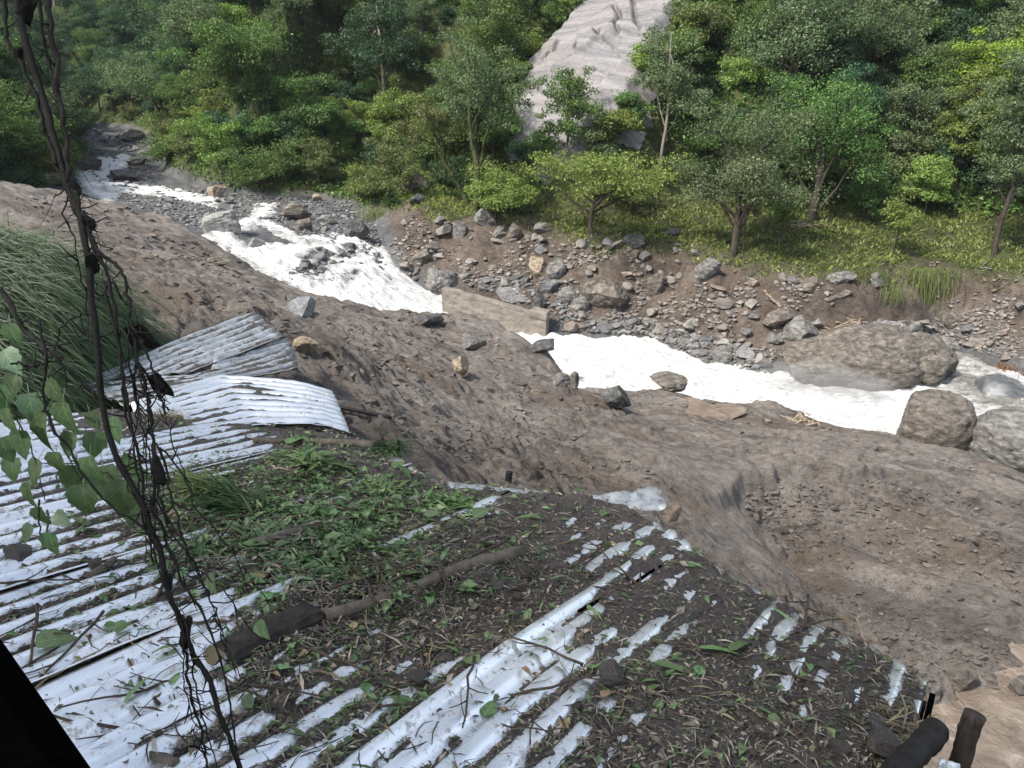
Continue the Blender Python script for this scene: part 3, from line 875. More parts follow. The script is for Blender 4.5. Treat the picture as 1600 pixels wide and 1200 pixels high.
def build_pools():
    # brown puddle on the mud
    n = 40; V = [(0, 0, 0)]; c = _pud_c
    for i in range(n):
        a = 2 * math.pi * i / n
        r = 1.0 + 0.25 * math.sin(3 * a + 1) + 0.15 * math.sin(5 * a)
        V.append((1.25 * r * math.cos(a), 1.5 * r * math.sin(a), 0))
    fc = [(0, 1 + i, 1 + (i + 1) % n) for i in range(n)]
    o = mesh_obj('puddle_water', raw_mesh('puddle_water', V, fc, MAT['pool']), loc=(c[0], c[1], c[2] - 0.02))
    tag(o, kind='structure')
    xs, ys = [g.ravel() for g in np.meshgrid(np.linspace(3.0, 16, 50), np.linspace(5.2, 10.6, 40), indexing='ij')]
    z = 6.88 + 0.02 * fbm(xs * 1.2, ys * 1.2, 3.0, 3)
    o = mesh_obj('brown_stream_water', raw_mesh('brown_stream_water', np.stack([xs, ys, z], 1), grid_faces(50, 40)[:, ::-1], MAT['pool'], True))
    tag(o, kind='structure')
build_pools()

# ------------------------------------------------------------------ concrete weir wall
def build_weir():
    e = empty('weir_wall'); tag(e, 'broken low concrete wall beside the white river below the stone rubble', 'wall')
    p0 = at_z(690, 450, 4.62); p1 = at_z(853, 495, 3.52)
    ax = p1 - p0; L = np.linalg.norm(ax[:2]); ax2 = np.array([ax[0], ax[1], 0]) / L; nn = np.array([-ax2[1], ax2[0], 0])
    e.location = p0
    ns, nt_, nz = 40, 6, 14
    th = 0.6
    def block(s0, s1, name):
        mb = MB()
        # closed box with roughened faces
        V = {}; verts = []; faces = []
        def vid(i, j, k):
            key = (i, j, k)
            if key not in V:
                s = s0 + (s1 - s0) * i / ns; t = th * j / nt_; zz = ax[2] * s / L - 2.3 + 2.3 * k / nz
                p = ax2 * s + nn * t + np.array([0, 0, zz])
                nz_ = 0.035 * perlin(p[0] * 1.7, p[1] * 1.7, p[2] * 2.5) + 0.02 * perlin(p[0] * 6, p[1] * 6, p[2] * 6)
                edge = (j in (0, nt_)) + (k == nz) + (i in (0, ns))
                q = p + nn * (nz_ * (1 if j == nt_ else -1)) + np.array([0, 0, float(nz_)])
                if edge >= 2:
                    q = q + np.array([0, 0, -0.05 * abs(float(perlin(p[0] * 4, p[1] * 4, 3.0))) - 0.015])
                V[key] = len(verts); verts.append(q)
            return V[key]
        for i in range(ns):
            for k in range(nz):
                faces.append((vid(i, 0, k), vid(i + 1, 0, k), vid(i + 1, 0, k + 1), vid(i, 0, k + 1)))
                faces.append((vid(i + 1, nt_, k), vid(i, nt_, k), vid(i, nt_, k + 1), vid(i + 1, nt_, k + 1)))
            for j in range(nt_):
                faces.append((vid(i, j, nz), vid(i + 1, j, nz), vid(i + 1, j + 1, nz), vid(i, j + 1, nz)))
        for j in range(nt_):
            for k in range(nz):
                faces.append((vid(0, j + 1, k), vid(0, j, k), vid(0, j, k + 1), vid(0, j + 1, k + 1)))
                faces.append((vid(ns, j, k), vid(ns, j + 1, k), vid(ns, j + 1, k + 1), vid(ns, j, k + 1)))
        mesh_obj(name, raw_mesh(name, verts, faces, MAT['concrete'], False), e)
    block(0, L, 'wall_body')
    # raised cracked cap block at the downstream end
    c0 = ax2 * (L - 0.95) + np.array([0, 0, ax[2] * (L - 0.95) / L]) - nn * 0.05
    h8 = []
    for zz in (-0.3, 0.13):
        for s, t in ((0, 0), (1.0, 0), (1.0, 0.85), (0, 0.85)):
            h8.append(c0 + ax2 * s + nn * t + np.array([0, 0, zz - (0.1 * s)]))
    mb = MB(); mb.hexa(h8)
    o = mb.build('end_block', MAT['concrete'], e, smooth=False)
    bv = o.modifiers.new('edge', 'BEVEL'); bv.width = 0.05; bv.segments = 2
build_weir()
# ------------------------------------------------------------------ shed roof under the debris (u runs down the ribs, v across, w up)
_vp = ray(1615, 420); RU = _vp / np.linalg.norm(_vp)
RV = np.array([-RU[1], RU[0], 0.0]); RV /= np.linalg.norm(RV)
RN = np.cross(RU, RV); RN /= np.linalg.norm(RN)
RD = 2.0
R0 = CAM - RN * RD

def roof_pt(u, v, w=0.0):
    u = np.asarray(u, float); v = np.asarray(v, float); w = np.asarray(w, float) + 0 * u
    return R0 + u[..., None] * RU + v[..., None] * RV + w[..., None] * RN

def roof_uv(px, py, w=0.03):
    r = ray(px, py); s = -(RD - w) / (r @ RN)
    q = r * s
    return float(q @ RU), float(q @ RV)

_UE = np.array([(-0.3, 3.95), (-0.01, 3.98), (0.25, 4.17), (0.63, 4.25), (0.95, 4.36), (1.27, 4.49), (1.68, 4.74), (2.05, 4.95), (2.5, 4.62), (3.13, 4.25), (3.64, 4.3), (4.3, 4.5), (4.6, 4.35), (5.26, 3.95), (6.05, 3.4), (6.6, 3.0)])
U_TOP = 1.15
def u_end(v): return np.interp(v, _UE[:, 0], _UE[:, 1])

# sheets: v0, v1, rib count, lift of the high-v edge, lift of the low-v edge
SHEETS = [(0.0, 0.81, 6, 0.0, 0.0), (0.81, 1.62, 6, 0.042, 0.0), (1.62, 2.74, 8, 0.05, 0.0), (2.74, 3.58, 6, 0.004, 0.075),
          (3.58, 4.42, 6, 0.012, 0.0), (4.42, 5.26, 6, 0.02, 0.0), (5.26, 6.1, 6, 0.0, 0.0)]
RIB = 0.034
def rib_profile(t):
    """t in rib units; flat-topped crest, wider pan"""
    x = np.abs((t % 1.0) - 0.5) * 2
    return RIB * (1 - sstep(0.3, 0.82, x))

def roof_w(u, v):
    u = np.asarray(u, float); v = np.asarray(v, float)
    w = np.full(np.broadcast(u, v).shape, -0.5)
    for (a, b, n, l1, l0) in SHEETS:
        m = (v >= a - 1e-6) & (v <= b + 1e-6)
        t = np.clip((v - a) / (b - a), 0, 1)
        lift = l0 * (1 - t) ** 3 * sstep(2.35, 1.5, u) + l1 * t ** 4 * (0.35 + 0.65 * np.exp(-((u - 2.9 + 1.0 * (a > 2)) / 1.4) ** 2))
        sag = 0.012 * np.sin(u * 2.1 + a * 3) + 0.018 * perlin(u * 0.9, v * 0.9, 3.0)
        w = np.where(m, rib_profile((v - a) / (b - a) * n + 0.5) + lift + sag, w)
    return w

def build_shed():
    e = empty('shed', roof_pt(np.array(2.6), np.array(3.0)) - np.array([0, 0, 2.6]))
    tag(e, 'low shed whose ribbed metal roof lies buried under mud, leaves and branches', 'shed')
    inv = -np.array(e.location)
    for k, (a, b, n, l1, l0) in enumerate(SHEETS):
        for row in range(2):
            nv = n * 10 + 1; nu = 40
            vv = np.linspace(a + 0.0015, b - 0.0015, nv)
            U, V = np.meshgrid(np.linspace(0, 1, nu), vv, indexing='ij')
            ue = u_end(V) + 0.02 * np.sin(V * 9)
            um = 2.62 + 0.1 * math.sin(k * 2.3)
            u0, u1 = (U_TOP + 0.03 * math.sin(k * 5), um + 0.06) if row == 0 else (um, ue)
            U2 = u0 + (u1 - u0) * U
            W = roof_w(U2, V) + (0.004 if row == 0 else 0.0) - 0.06 * sstep(0.35, 0.0, ue - U2) * (0.5 + 0.5 * np.sin(V * 3.1))
            P = roof_pt(U2, V, W).reshape(-1, 3) + inv
            o = mesh_obj('roof_sheet', raw_mesh('roof_sheet', P, grid_faces(nu, nv), MAT['metal'], True), e)
            sm = o.modifiers.new('thickness', 'SOLIDIFY'); sm.thickness = 0.0015; sm.offset = -1
    def bar(u0, v0, u1, v1, w, wd, ht, name, mat):
        p, q = roof_pt(np.array(u0), np.array(v0), w), roof_pt(np.array(u1), np.array(v1), w)
        ax = (q - p) / np.linalg.norm(q - p); sd = np.cross(RN, ax); mb = MB()
        c = [p - sd * wd / 2 - RN * ht, p + sd * wd / 2 - RN * ht, q + sd * wd / 2 - RN * ht, q - sd * wd / 2 - RN * ht,
             p - sd * wd / 2, p + sd * wd / 2, q + sd * wd / 2, q - sd * wd / 2]
        mb.hexa([x + inv for x in c]); o = mb.build(name, mat, e, smooth=False)
        return o
    for u in (1.35, 2.2, 3.1, 3.85):
        bar(u, -0.02, u, 5.9, -0.03, 0.06, 0.08, 'purlin', MAT['post_wood'])
    for v in (0.02, 1.6, 3.2, 4.8):
        bar(1.25, v, 3.9, v, -0.112, 0.07, 0.1, 'rafter', MAT['post_wood'])
    bar(1.5, -0.035, 3.93, -0.035, -0.005, 0.025, 0.14, 'fascia_board', MAT['dark_wood'])
    for u, v in ((3.75, 0.05), (3.75, 1.6), (3.75, 3.2), (3.75, 4.8), (1.4, 0.05), (1.4, 4.8)):
        p = roof_pt(np.array(u), np.array(v), -0.215) + inv
        MB().tube([p, p - np.array([0, 0, 5.5 if v < 1 else 3.5])], 0.06, 8).build('post', MAT['post_wood'], e)
    # dark plank wall on the upper side of the shed, below the roof's near edge
    P = [roof_pt(np.array(U_TOP + 0.02), np.array(v), -0.05) + inv for v in np.linspace(1.2, 6.0, 25)]
    for i in range(24):
        p, q = P[i], P[i + 1]; ax = (q - p) / np.linalg.norm(q - p); mb = MB(); q = q - ax * 0.006
        dz = np.array([0, 0, 3.2]); n = -RU * 0.022 + np.array([0, 0, RU[2] * 0.022])
        j = n * (0.2 * (i % 3))
        mb.hexa([p - dz + j, q - dz + j, q - dz + n + j, p - dz + n + j, p + j, q + j, q + n + j, p + n + j])
        mb.build('wall_plank', MAT['dark_wood'], e, smooth=False)
build_shed()

# thickness of the mud and debris, relative to the rib tops (metres)
_T = [(400, 1000, .03), (350, 900, .012), (500, 850, .03), (600, 800, .02), (700, 900, .03), (620, 940, .03), (800, 900, .03), (950, 950, .015), (1000, 1080, .02),
      (1100, 1050, .02), (1200, 1100, .03), (1300, 1130, .03), (950, 1150, .02), (480, 960, .03), (560, 870, .03), (850, 800, .03), (450, 750, .02), (380, 800, .025), (560, 1000, .008),
      (1300, 1180, .04), (1100, 1180, .03), (760, 830, .03), (900, 830, .012), (640, 1000, .014), (300, 880, .01), (420, 1060, .012), (480, 1090, .006), (700, 960, .02), (330, 780, .02),
      (570, 1020, -.004), (600, 1050, -.009), (665, 1045, -.006), (700, 1050, -.008), (760, 1010, -.006), (820, 1080, -.015), (700, 1130, -.02), (850, 1130, -.006), (740, 1080, -.016), (850, 1010, -.016), (640, 1170, -.016),
      (600, 1150, -.004), (520, 1150, .002), (420, 1150, -.006), (250, 1150, -.024), (350, 1170, -.006), (200, 1130, -.03), (180, 1170, -.03), (260, 1100, -.022), (330, 1120, -.004), (290, 1180, -.014),
      (50, 900, -.03), (100, 1000, -.03), (150, 950, -.03), (200, 900, -.024), (50, 800, -.03), (250, 720, -.014), (150, 1040, -.034), (150, 1080, -.034), (240, 1035, -.03), (300, 940, -.012), (250, 960, -.024),
      (30, 720, -.034), (20, 960, -.034), (120, 870, -.01), (180, 800, .004), (260, 820, .002), (100, 830, -.006), (220, 860, -.012), (330, 730, -.008), (400, 705, -.012), (150, 700, -.012), (200, 680, .0), (300, 680, .0),
      (480, 770, -.004), (560, 780, -.003), (650, 760, -.008), (600, 740, .004), (520, 700, .02), (450, 700, .01),
      (930, 860, -.006), (1000, 880, -.008), (1060, 950, -.004), (1130, 910, -.008), (1110, 905, -.01), (1200, 960, -.008), (1290, 1000, -.008), (1335, 1010, -.01), (1420, 1080, -.014), (1235, 1112, -.006), (1400, 1045, -.008),
      (970, 1000, -.002), (1040, 1005, -.002), (1070, 980, -.004), (1150, 960, .006), (1000, 830, .006), (1380, 1100, .008), (1330, 1060, .012)]
_TP = np.array([roof_uv(a, b) for a, b, c in _T]); _TV = np.array([c for a, b, c in _T])
def mud_w(u, v):
    u = np.asarray(u, float); v = np.asarray(v, float); sh = u.shape
    q = np.stack([u.ravel() * 0.8, v.ravel()], 1); Pn = _TP * np.array([0.8, 1.0])
    out = np.empty(len(q))
    for i in range(0, len(q), 40000):
        d2 = ((q[i:i + 40000, None] - Pn[None]) ** 2).sum(-1) + 0.002
        w = d2 ** -1.6
        out[i:i + 40000] = (w * _TV).sum(1) / w.sum(1)
    t = out.reshape(sh)
    n = 0.015 * fbm(u * 2.6, v * 4.0, 1.0, 4) + 0.010 * np.abs(fbm(u * 9, v * 11, 2.0, 4)) - 0.002 + 0.006 * fbm(u * 30, v * 30, 5.0, 3) + 0.014 * sstep(0.15, 0.5, fbm(u * 6 + 3, v * 6, 8.0, 3))
    n = n + 0.03 * sstep(2.3, 1.7, v + 0.0 * u) * sstep(2.9, 3.4, u) * (fbm(u * 3.1 + 20, v * 3.1, 6.0, 3) + 0.12)
    big = 0.045 * sstep(0.1, 0.6, fbm(u * 1.5 + 7, v * 1.5, 9.0, 3)) * sstep(0.0, 0.02, t)
    sag = 0.018 * perlin(u * 0.9, v * 0.9, 3.0)
    # behind each rib a little more mud stays, in front of it water washed it away
    sh_ = 0.006 * np.sin(v * 2 * math.pi / 0.135)
    return RIB + t + n + big + sag + sh_

def roof_top(u, v):
    return np.maximum(mud_w(u, v), roof_w(u, v))

def build_roofmud():
    nu, nv = 300, 560
    vv = np.linspace(-0.005, 6.05, nv)
    U, V = np.meshgrid(np.linspace(0, 1, nu), vv, indexing='ij')
    U = U_TOP + 0.05 + (u_end(V) + 0.03 - U_TOP - 0.05) * U
    W = mud_w(U, V); Wr = roof_w(U, V)
    edge = sstep(0.12, 0.0, u_end(V) + 0.03 - U)
    W = W - 0.09 * edge
    keep = W > Wr - 0.006
    k = keep[:-1, :-1] | keep[1:, :-1] | keep[1:, 1:] | keep[:-1, 1:]
    v, f = compact(roof_pt(U, V, W).reshape(-1, 3), grid_faces(nu, nv, k))
    tag(mesh_obj('roof_mud', raw_mesh('roof_mud', v, f, MAT['roofmud'], True)), kind='stuff')
build_roofmud()

# torn sheets beyond the roof: ribbed patches through stations of (lower, upper) edge points
def ribbed_patch(name, stations, n, label, mat, cat='metal sheet', amp=0.03, bend=0.0):
    ns = len(stations); nu = 14 * (ns - 1) + 1; nv = n * 8 + 1
    lo = np.array([at_s(*s[0]) for s in stations]); hi = np.array([at_s(*s[1]) for s in stations])
    tt = np.linspace(0, ns - 1, nu)
    L = np.stack([np.interp(tt, range(ns), lo[:, k]) for k in range(3)], 1); Hh = np.stack([np.interp(tt, range(ns), hi[:, k]) for k in range(3)], 1)
    nr = np.cross((L[-1] - L[0]), (Hh - L).mean(0)); nr /= np.linalg.norm(nr)
    if nr[2] < 0: nr = -nr
    V = []
    for i in range(nu):
        for j in range(nv):
            t = j / (nv - 1)
            p = L[i] * (1 - t) + Hh[i] * t
            h = float(rib_profile(np.array(t * n + 0.5))) * amp / RIB + 0.05 * float(perlin(p[0] * 0.9, p[1] * 0.9, 2.0))
            h += 0.012 * float(perlin(i * 0.9, j * 0.11, 7.0))
            V.append(p + nr * (h - bend * (max(0, i - nu * 0.7) / nu) ** 2))
    c = np.mean(V, 0)
    o = mesh_obj(name, raw_mesh(name, np.array(V) - c, grid_faces(nu, nv), mat, True), loc=c)
    sm = o.modifiers.new('thickness', 'SOLIDIFY'); sm.thickness = 0.002; sm.offset = -1
    tag(o, label, cat)
    return o, L, Hh, nr
PA = ribbed_patch('torn_roof_sheet', [((300, 582, 7.9), (128, 597, 7.6)), ((445, 528, 9.4), (398, 491, 10.3))], 6, 'torn ribbed sheet pointing up out of the mud with a straight pale long edge', MAT['zinc'], 'metal sheet')
PB = ribbed_patch('torn_roof_sheet', [((228, 704, 5.75), (205, 636, 6.8)), ((400, 672, 6.35), (345, 586, 7.6)), ((548, 674, 6.6), (520, 604, 7.7))], 9, 'wide ribbed sheet bending down into the mud beside the black rod', MAT['metal'], 'metal sheet', 0.034, 1.1)
PC = ribbed_patch('torn_roof_sheet', [((330, 578, 8.0), (335, 556, 8.5)), ((463, 567, 9.0), (448, 530, 9.5))], 4, 'small dull ribbed sheet tucked between two larger torn sheets', MAT['zinc'], 'metal sheet')

def patch_mud(P, name, thick, tmax=1.0, bend=0.0):
    """mud lying on a torn sheet"""
    _, L, Hh, nr = P
    nu, nv = 90, 110
    tu = np.linspace(0, len(L) - 1, nu)
    V = []; keep = np.zeros((nu, nv), bool)
    for i in range(nu):
        l = np.array([np.interp(tu[i], range(len(L)), L[:, k]) for k in range(3)]); h = np.array([np.interp(tu[i], range(len(L)), Hh[:, k]) for k in range(3)])
        t = np.linspace(0, 1, nv); p = l[None] * (1 - t)[:, None] + h[None] * t[:, None]
        w = 0.05 * perlin(p[:, 0] * 0.9, p[:, 1] * 0.9, 2.0) + thick - 0.02 + 0.03 * fbm(p[:, 0] * 2.2, p[:, 1] * 2.2, 1.0, 4) + 0.02 * np.abs(fbm(p[:, 0] * 9, p[:, 1] * 9, 4.0, 3))
        w = w - bend * max(0, i / nu - 0.7) ** 2
        w = w - (0.3 if tu[i] > tmax * (len(L) - 1) else 0)
        keep[i] = (tu[i] <= tmax * (len(L) - 1)) & (0.03 * fbm(p[:, 0] * 2.2, p[:, 1] * 2.2, 1.0, 4) + thick > -0.004)
        V.append(p + nr * w[:, None])
    k = keep[:-1, :-1] & keep[1:, 1:]
    v, f = compact(np.concatenate(V), grid_faces(nu, nv, k))
    tag(mesh_obj(name, raw_mesh(name, v, f, MAT['roofmud'], True)), kind='stuff')
patch_mud(PA, 'sheet_mud', 0.022); patch_mud(PB, 'sheet_mud', 0.026, 0.9, 1.1)
PD = ribbed_patch('torn_roof_sheet', [((200, 640, 6.8), (128, 602, 7.5)), ((345, 592, 7.6), (300, 586, 7.8)), ((466, 580, 8.7), (446, 545, 9.2))], 4, 'mud smeared sheet lying between the pointing sheet and the wide bent sheet', MAT['zinc'])
patch_mud(PD, 'sheet_mud', 0.032)

def bent_strip(name, pts, mat, label, cat, wig=0.02):
    """a bent strip through stations of (lower, upper) points"""
    lo = np.array([at_s(*p[0]) for p in pts]); hi = np.array([at_s(*p[1]) for p in pts]); ns = len(pts)
    nu, nv = 10 * (ns - 1) + 1, 9
    tt = np.linspace(0, ns - 1, nu); V = []
    for i in range(nu):
        l = np.array([np.interp(tt[i], range(ns), lo[:, k]) for k in range(3)]); h = np.array([np.interp(tt[i], range(ns), hi[:, k]) for k in range(3)])
        for j in range(nv):
            t = j / (nv - 1); p = l * (1 - t) + h * t
            V.append(p + np.array([0, 0, 1]) * (wig * float(perlin(i * 0.33, j * 0.4, 3.0)) + 0.05 * math.sin(math.pi * t)))
    c = np.mean(V, 0)
    o = mesh_obj(name, raw_mesh(name, np.array(V) - c, grid_faces(nu, nv), mat, True), loc=c)
    sm = o.modifiers.new('thickness', 'SOLIDIFY'); sm.thickness = 0.002
    tag(o, label, cat); return o
bent_strip('metal_flashing', [((702, 772, 5.5), (700, 756, 5.7)), ((790, 784, 5.55), (785, 764, 5.8)), ((880, 792, 5.6), (870, 772, 5.85))], MAT['zinc'], 'pale curved strip of flashing along the roof edge under the black pipe', 'flashing')
bent_strip('metal_flashing', [((935, 806, 5.45), (922, 776, 5.85)), ((990, 800, 5.5), (985, 768, 5.9)), ((1045, 796, 5.5), (1024, 760, 5.95))], MAT['zinc'], 'crumpled dark blue grey sheet end at the roof corner beside a tan block', 'flashing', 0.05)

# ------------------------------------------------------------------ debris lying on the roof
def roof_frame(u, v, dw=0.0):
    """position and local axes on top of the debris"""
    w = float(roof_top(np.array([u]), np.array([v]))[0]) + dw
    return roof_pt(np.array(u), np.array(v), w)
from mathutils import Matrix
ROOFM = Matrix(((RU[0], RV[0], RN[0]), (RU[1], RV[1], RN[1]), (RU[2], RV[2], RN[2])))

def on_roof(px, py): return roof_uv(px, py, 0.05)

def leaf_mesh(name, L, Wd, fold, curl, mat, heart=0.0, st=8, petiole=0.25):
    mb = MB(); mid = []; le = []; ri = []
    for i in range(st + 1):
        t = i / st
        w = Wd * 0.54 * (math.sin(math.pi * t ** 0.66) ** 0.95 * (1 - 0.3 * t) if 0 < t < 1 else 0)
        w *= 1 + 0.08 * (-1) ** i
        x = L * (t - (heart * 0.12 if i == 1 else 0)); z = -curl * L * t * t
        mid.append((L * t, 0, z)); le.append((x, w, z + fold * w)); ri.append((x, -w, z + fold * w))
    V = mid + le + ri; n = st + 1; Fc = []
    for i in range(st):
        Fc.append((i, i + 1, n + i + 1, n + i)); Fc.append((i + 1, i, 2 * n + i, 2 * n + i + 1))
    mb.add(V, Fc)
    if petiole:
        p = L * petiole; q = L * 0.014
        mb.add([(0, q, 0), (0, -q, 0), (-p, -q, -p * 0.3), (-p, q, -p * 0.3)], [(0, 1, 2, 3)])
    me = mb.mesh(name, mat, True); t = [i / st for i in range(n)]; x = [0.0] * (len(mb.v) - 3 * n)
    add_attr(me, 'lu', t * 3 + x); add_attr(me, 'lw', [1.0] * n + [0.0] * (2 * n) + x)
    return me

ROOF_LM = [(473, 840, 'the short cut branch'), (580, 948, 'the mottled branch end'), (740, 900, 'the long mottled branch'), (415, 1000, 'the charred timber'), (820, 905, 'the brown angular stone'), (385, 800, 'the cut leaf heap'),
           (970, 915, 'the painted shadow strip'), (1110, 1025, 'the glossy leaf sprig'), (740, 1070, 'the widest white rib'), (860, 1090, 'the last white ribs'), (1300, 1000, 'the pale metal patches'), (1120, 905, 'the patchy right edge'), (1050, 810, 'the tan square block'),
           (780, 780, 'the curved flashing'), (1380, 1180, 'the largest flat stone'), (1235, 1110, 'the lone white spot'), (480, 692, 'the brown far branch'), (955, 1062, 'the broad dark slab'), (130, 960, 'the bare left ribs'), (150, 885, 'the stubby wood piece'),
           (200, 1060, 'the black gap in the ribs'), (560, 1120, 'the muddy front ribs'), (600, 770, 'the far edge weeds'), (40, 860, 'the dark rounded stone'), (60, 740, 'the far left ribs'), (260, 740, 'the hanging stem'), (655, 860, 'the small branch stub'), (1160, 1160, 'the bottom mud bed'), (200, 1150, 'the lower left ribs')]
def zone(px, py): return near_text(px, py, ROOF_LM)
_size = lambda s: 'small ' if s < 0.68 else ('large ' if s > 0.92 else '')

def place_roof(o, px, py, yaw, tilt=0.0, roll=0.0, dw=0.004):
    u, v = on_roof(px, py)
    p = roof_frame(u, v, dw)
    M = ROOFM @ Matrix.Rotation(yaw, 3, 'Z') @ Matrix.Rotation(tilt, 3, 'Y') @ Matrix.Rotation(roll, 3, 'X')
    o.matrix_world = Matrix.Translation(Vector(p)) @ M.to_4x4()
    return u, v

def sample_roof_px(n, w):
    out = []
    while len(out) < n:
        if R.random() < w:
            px, py = R.gauss(470, 150), R.gauss(830, 85)
        else:
            px, py = R.uniform(20, 1430), R.uniform(680, 1195)
        if py < 690 or py > 1195 or px < 10 or px > 1440: continue
        u, v = on_roof(px, py)
        if U_TOP + 0.1 < u < float(u_end(v)) - 0.05 and 0.03 < v < 5.9:
            out.append((px, py))
    return out

def build_leaves():
    gp = [leaf_mesh('leaf_blade', 0.05 + 0.014 * k, (0.03 + 0.010 * k) * (1.15 - 0.15 * (k % 3)), 0.12 + 0.1 * (k % 4), 0.1 + 0.12 * (k % 3), MAT['fleaf'], 1.0 if k % 2 else 0) for k in range(7)]
    lp = [leaf_mesh('leaf_blade', 0.15 + 0.03 * k, 0.022 + 0.005 * k, 0.3, 0.25, MAT['fleaf'], 0, 7, 0.1) for k in range(3)]
    bp = [leaf_mesh('leaf_blade', 0.05 + 0.017 * k, 0.03 + 0.011 * k, 0.45, 0.2 + 0.2 * k, MAT['bleaf'], 0) for k in range(4)]
    for i, (px, py) in enumerate(sample_roof_px(290, 0.55)):
        r = R.random()
        if r < 0.66: me, lab, cat, nm = R.choice(gp), 'green leaf', 'leaf', 'fallen_leaf'
        elif r < 0.8: me, lab, cat, nm = R.choice(lp), 'long narrow green leaf', 'leaf', 'fallen_blade_leaf'
        else: me, lab, cat, nm = R.choice(bp), 'curled brown leaf', 'leaf', 'fallen_brown_leaf'
        o = mesh_obj(nm, me)
        s = R.uniform(0.5, 1.1)
        place_roof(o, px, py, R.uniform(0, 6.28), R.uniform(-0.5, 0.35), R.uniform(-0.5, 0.5), 0.012)
        o.scale = (s, s, s)
        z = zone(px, py)
        tag(o, _size(s) + lab + ' lying ' + z, cat, lab.replace('leaf', 'leaves') + ' fallen on the roof')
build_leaves()

# named larger leaves that stand out
for px, py, L, Wd, yaw, mt, lab in [
    (655, 916, 0.15, 0.10, 2.6, 'fleaf', 'broad bright green leaf resting against the long branch'),
    (410, 948, 0.10, 0.07, 0.4, 'fleaf', 'pale green pointed leaf above the dark timber block'),
    (55, 1012, 0.16, 0.11, -0.4, 'fleaf', 'large dark green leaf on the white ribs by the black wall edge'),
    (1090, 1020, 0.28, 0.055, -1.0, 'fleaf', 'longest glossy green leaf of the sprig on the right mud'),
    (1140, 1025, 0.2, 0.06, -0.2, 'fleaf', 'short broad leaf at the tip of the sprig on the right mud'),
    (1020, 1045, 0.26, 0.05, -1.3, 'fleaf', 'drooping dark green leaf lying left of the sprig on the mud'),
    (400, 914, 0.13, 0.05, 0.3, 'bleaf', 'orange brown curled leaf in the middle of the matted debris'),
    (448, 700, 0.3, 0.09, 0.3, 'fleaf', 'long pale green torn leaf at the far side of the roof'),
    (180, 985, 0.11, 0.09, 1.0, 'fleaf', 'crumpled green leaf across a white rib at the left'),
    (1330, 980, 0.10, 0.03, 1.2, 'bleaf', 'thin brown leaf near the pale metal patches')]:
    o = mesh_obj('fallen_leaf', leaf_mesh('leaf_blade', L, Wd, 0.25, 0.3, MAT[mt], 0.6, 8, 0.12))
    place_roof(o, px, py, yaw, -0.15, R.uniform(-0.3, 0.3), 0.025); tag(o, lab, 'leaf')

def stick_path(L, n, bend):
    a = R.uniform(0, 6.28); P = []
    y = 0; z = 0
    for i in range(n + 1):
        t = i / n
        y += R.gauss(0, bend); z += R.gauss(0, bend * 0.4)
        P.append((L * (t - 0.5), y, abs(z)))
    return P

def build_sticks():
    protos = []
    for k in range(10):
        L = 0.14 + 0.05 * k; r = 0.0022 + 0.0007 * k
        P = stick_path(L, 6, 0.011)
        mb = MB().tube(P, [r * (1 - 0.5 * i / 6) for i in range(7)], 5)
        for q in range(k // 3):
            j = R.randint(1, 4); p = np.array(P[j]); d = np.array([R.uniform(0.3, 1), R.choice([-1, 1]) * R.uniform(0.4, 1), R.uniform(0, 0.3)])
            mb.tube([p, p + d * L * 0.13, p + d * L * 0.25 + np.array([0, 0, 0.01])], [r * 0.6, r * 0.45, r * 0.3], 4)
        protos.append(mb.mesh('twig', MAT['straw'] if k in (1, 4) else MAT['twig']))
    for i, (px, py) in enumerate(sample_roof_px(110, 0.45)):
        k = R.randint(0, 9)
        o = mesh_obj('twig', protos[k]); place_roof(o, px, py, R.uniform(0, 6.28), R.uniform(-0.12, 0.12), 0, 0.01)
        z = zone(px, py); lab = 'pale dry stalk' if k in (1, 4) else 'thin dark twig'
        tag(o, lab + ' lying ' + z, 'twig', lab + 's strewn on the roof')
build_sticks()

def log_between(a, b, r0, r1, mat, name, label, cat, lift=0.0, sides=12, wob=0.012, n=14, cut=True):
    ua, va = on_roof(*a); ub, vb = on_roof(*b)
    p = roof_frame(ua, va, r0 * 0.55 + lift); q = roof_frame(ub, vb, r1 * 0.55 + lift)
    P = []; rr = []
    for i in range(n + 1):
        t = i / n; x = p * (1 - t) + q * t
        x = x + RN * (wob * float(perlin(t * 3.1, a[0] * 0.1, 1.0))) + RV * (wob * 1.6 * float(perlin(t * 2.7, a[1] * 0.1, 4.0)))
        P.append(x); rr.append((r0 + (r1 - r0) * t) * (1 + 0.1 * float(perlin(t * 9, a[0], 2.0))))
    c = (p + q) / 2
    o = MB().tube([x - c for x in P], rr, sides).build(name, mat, None, loc=c)
    tag(o, label, cat); return o
log_between((402, 860), (546, 818), 0.042, 0.03, MAT['log'], 'fallen_branch', 'short thick cut branch lying above the matted leaves', 'branch')
log_between((505, 972), (816, 872), 0.03, 0.042, MAT['log'], 'fallen_branch', 'long mottled branch lying across the middle of the roof', 'branch', 0.005, 12, 0.02)
log_between((395, 688), (585, 700), 0.022, 0.038, MAT['log'], 'fallen_branch', 'brown branch lying along the far edge of the roof', 'branch')
log_between((612, 878), (668, 850), 0.016, 0.02, MAT['log'], 'fallen_branch', 'small stub of branch above the long mottled branch', 'branch')
log_between((475, 830), (575, 780), 0.012, 0.01, MAT['twig'], 'fallen_branch', 'dark stick slanting up from the short thick branch', 'branch')
log_between((505, 968), (700, 905), 0.008, 0.006, MAT['twig'], 'fallen_branch', 'thin dark stick lying parallel behind the long branch', 'branch')
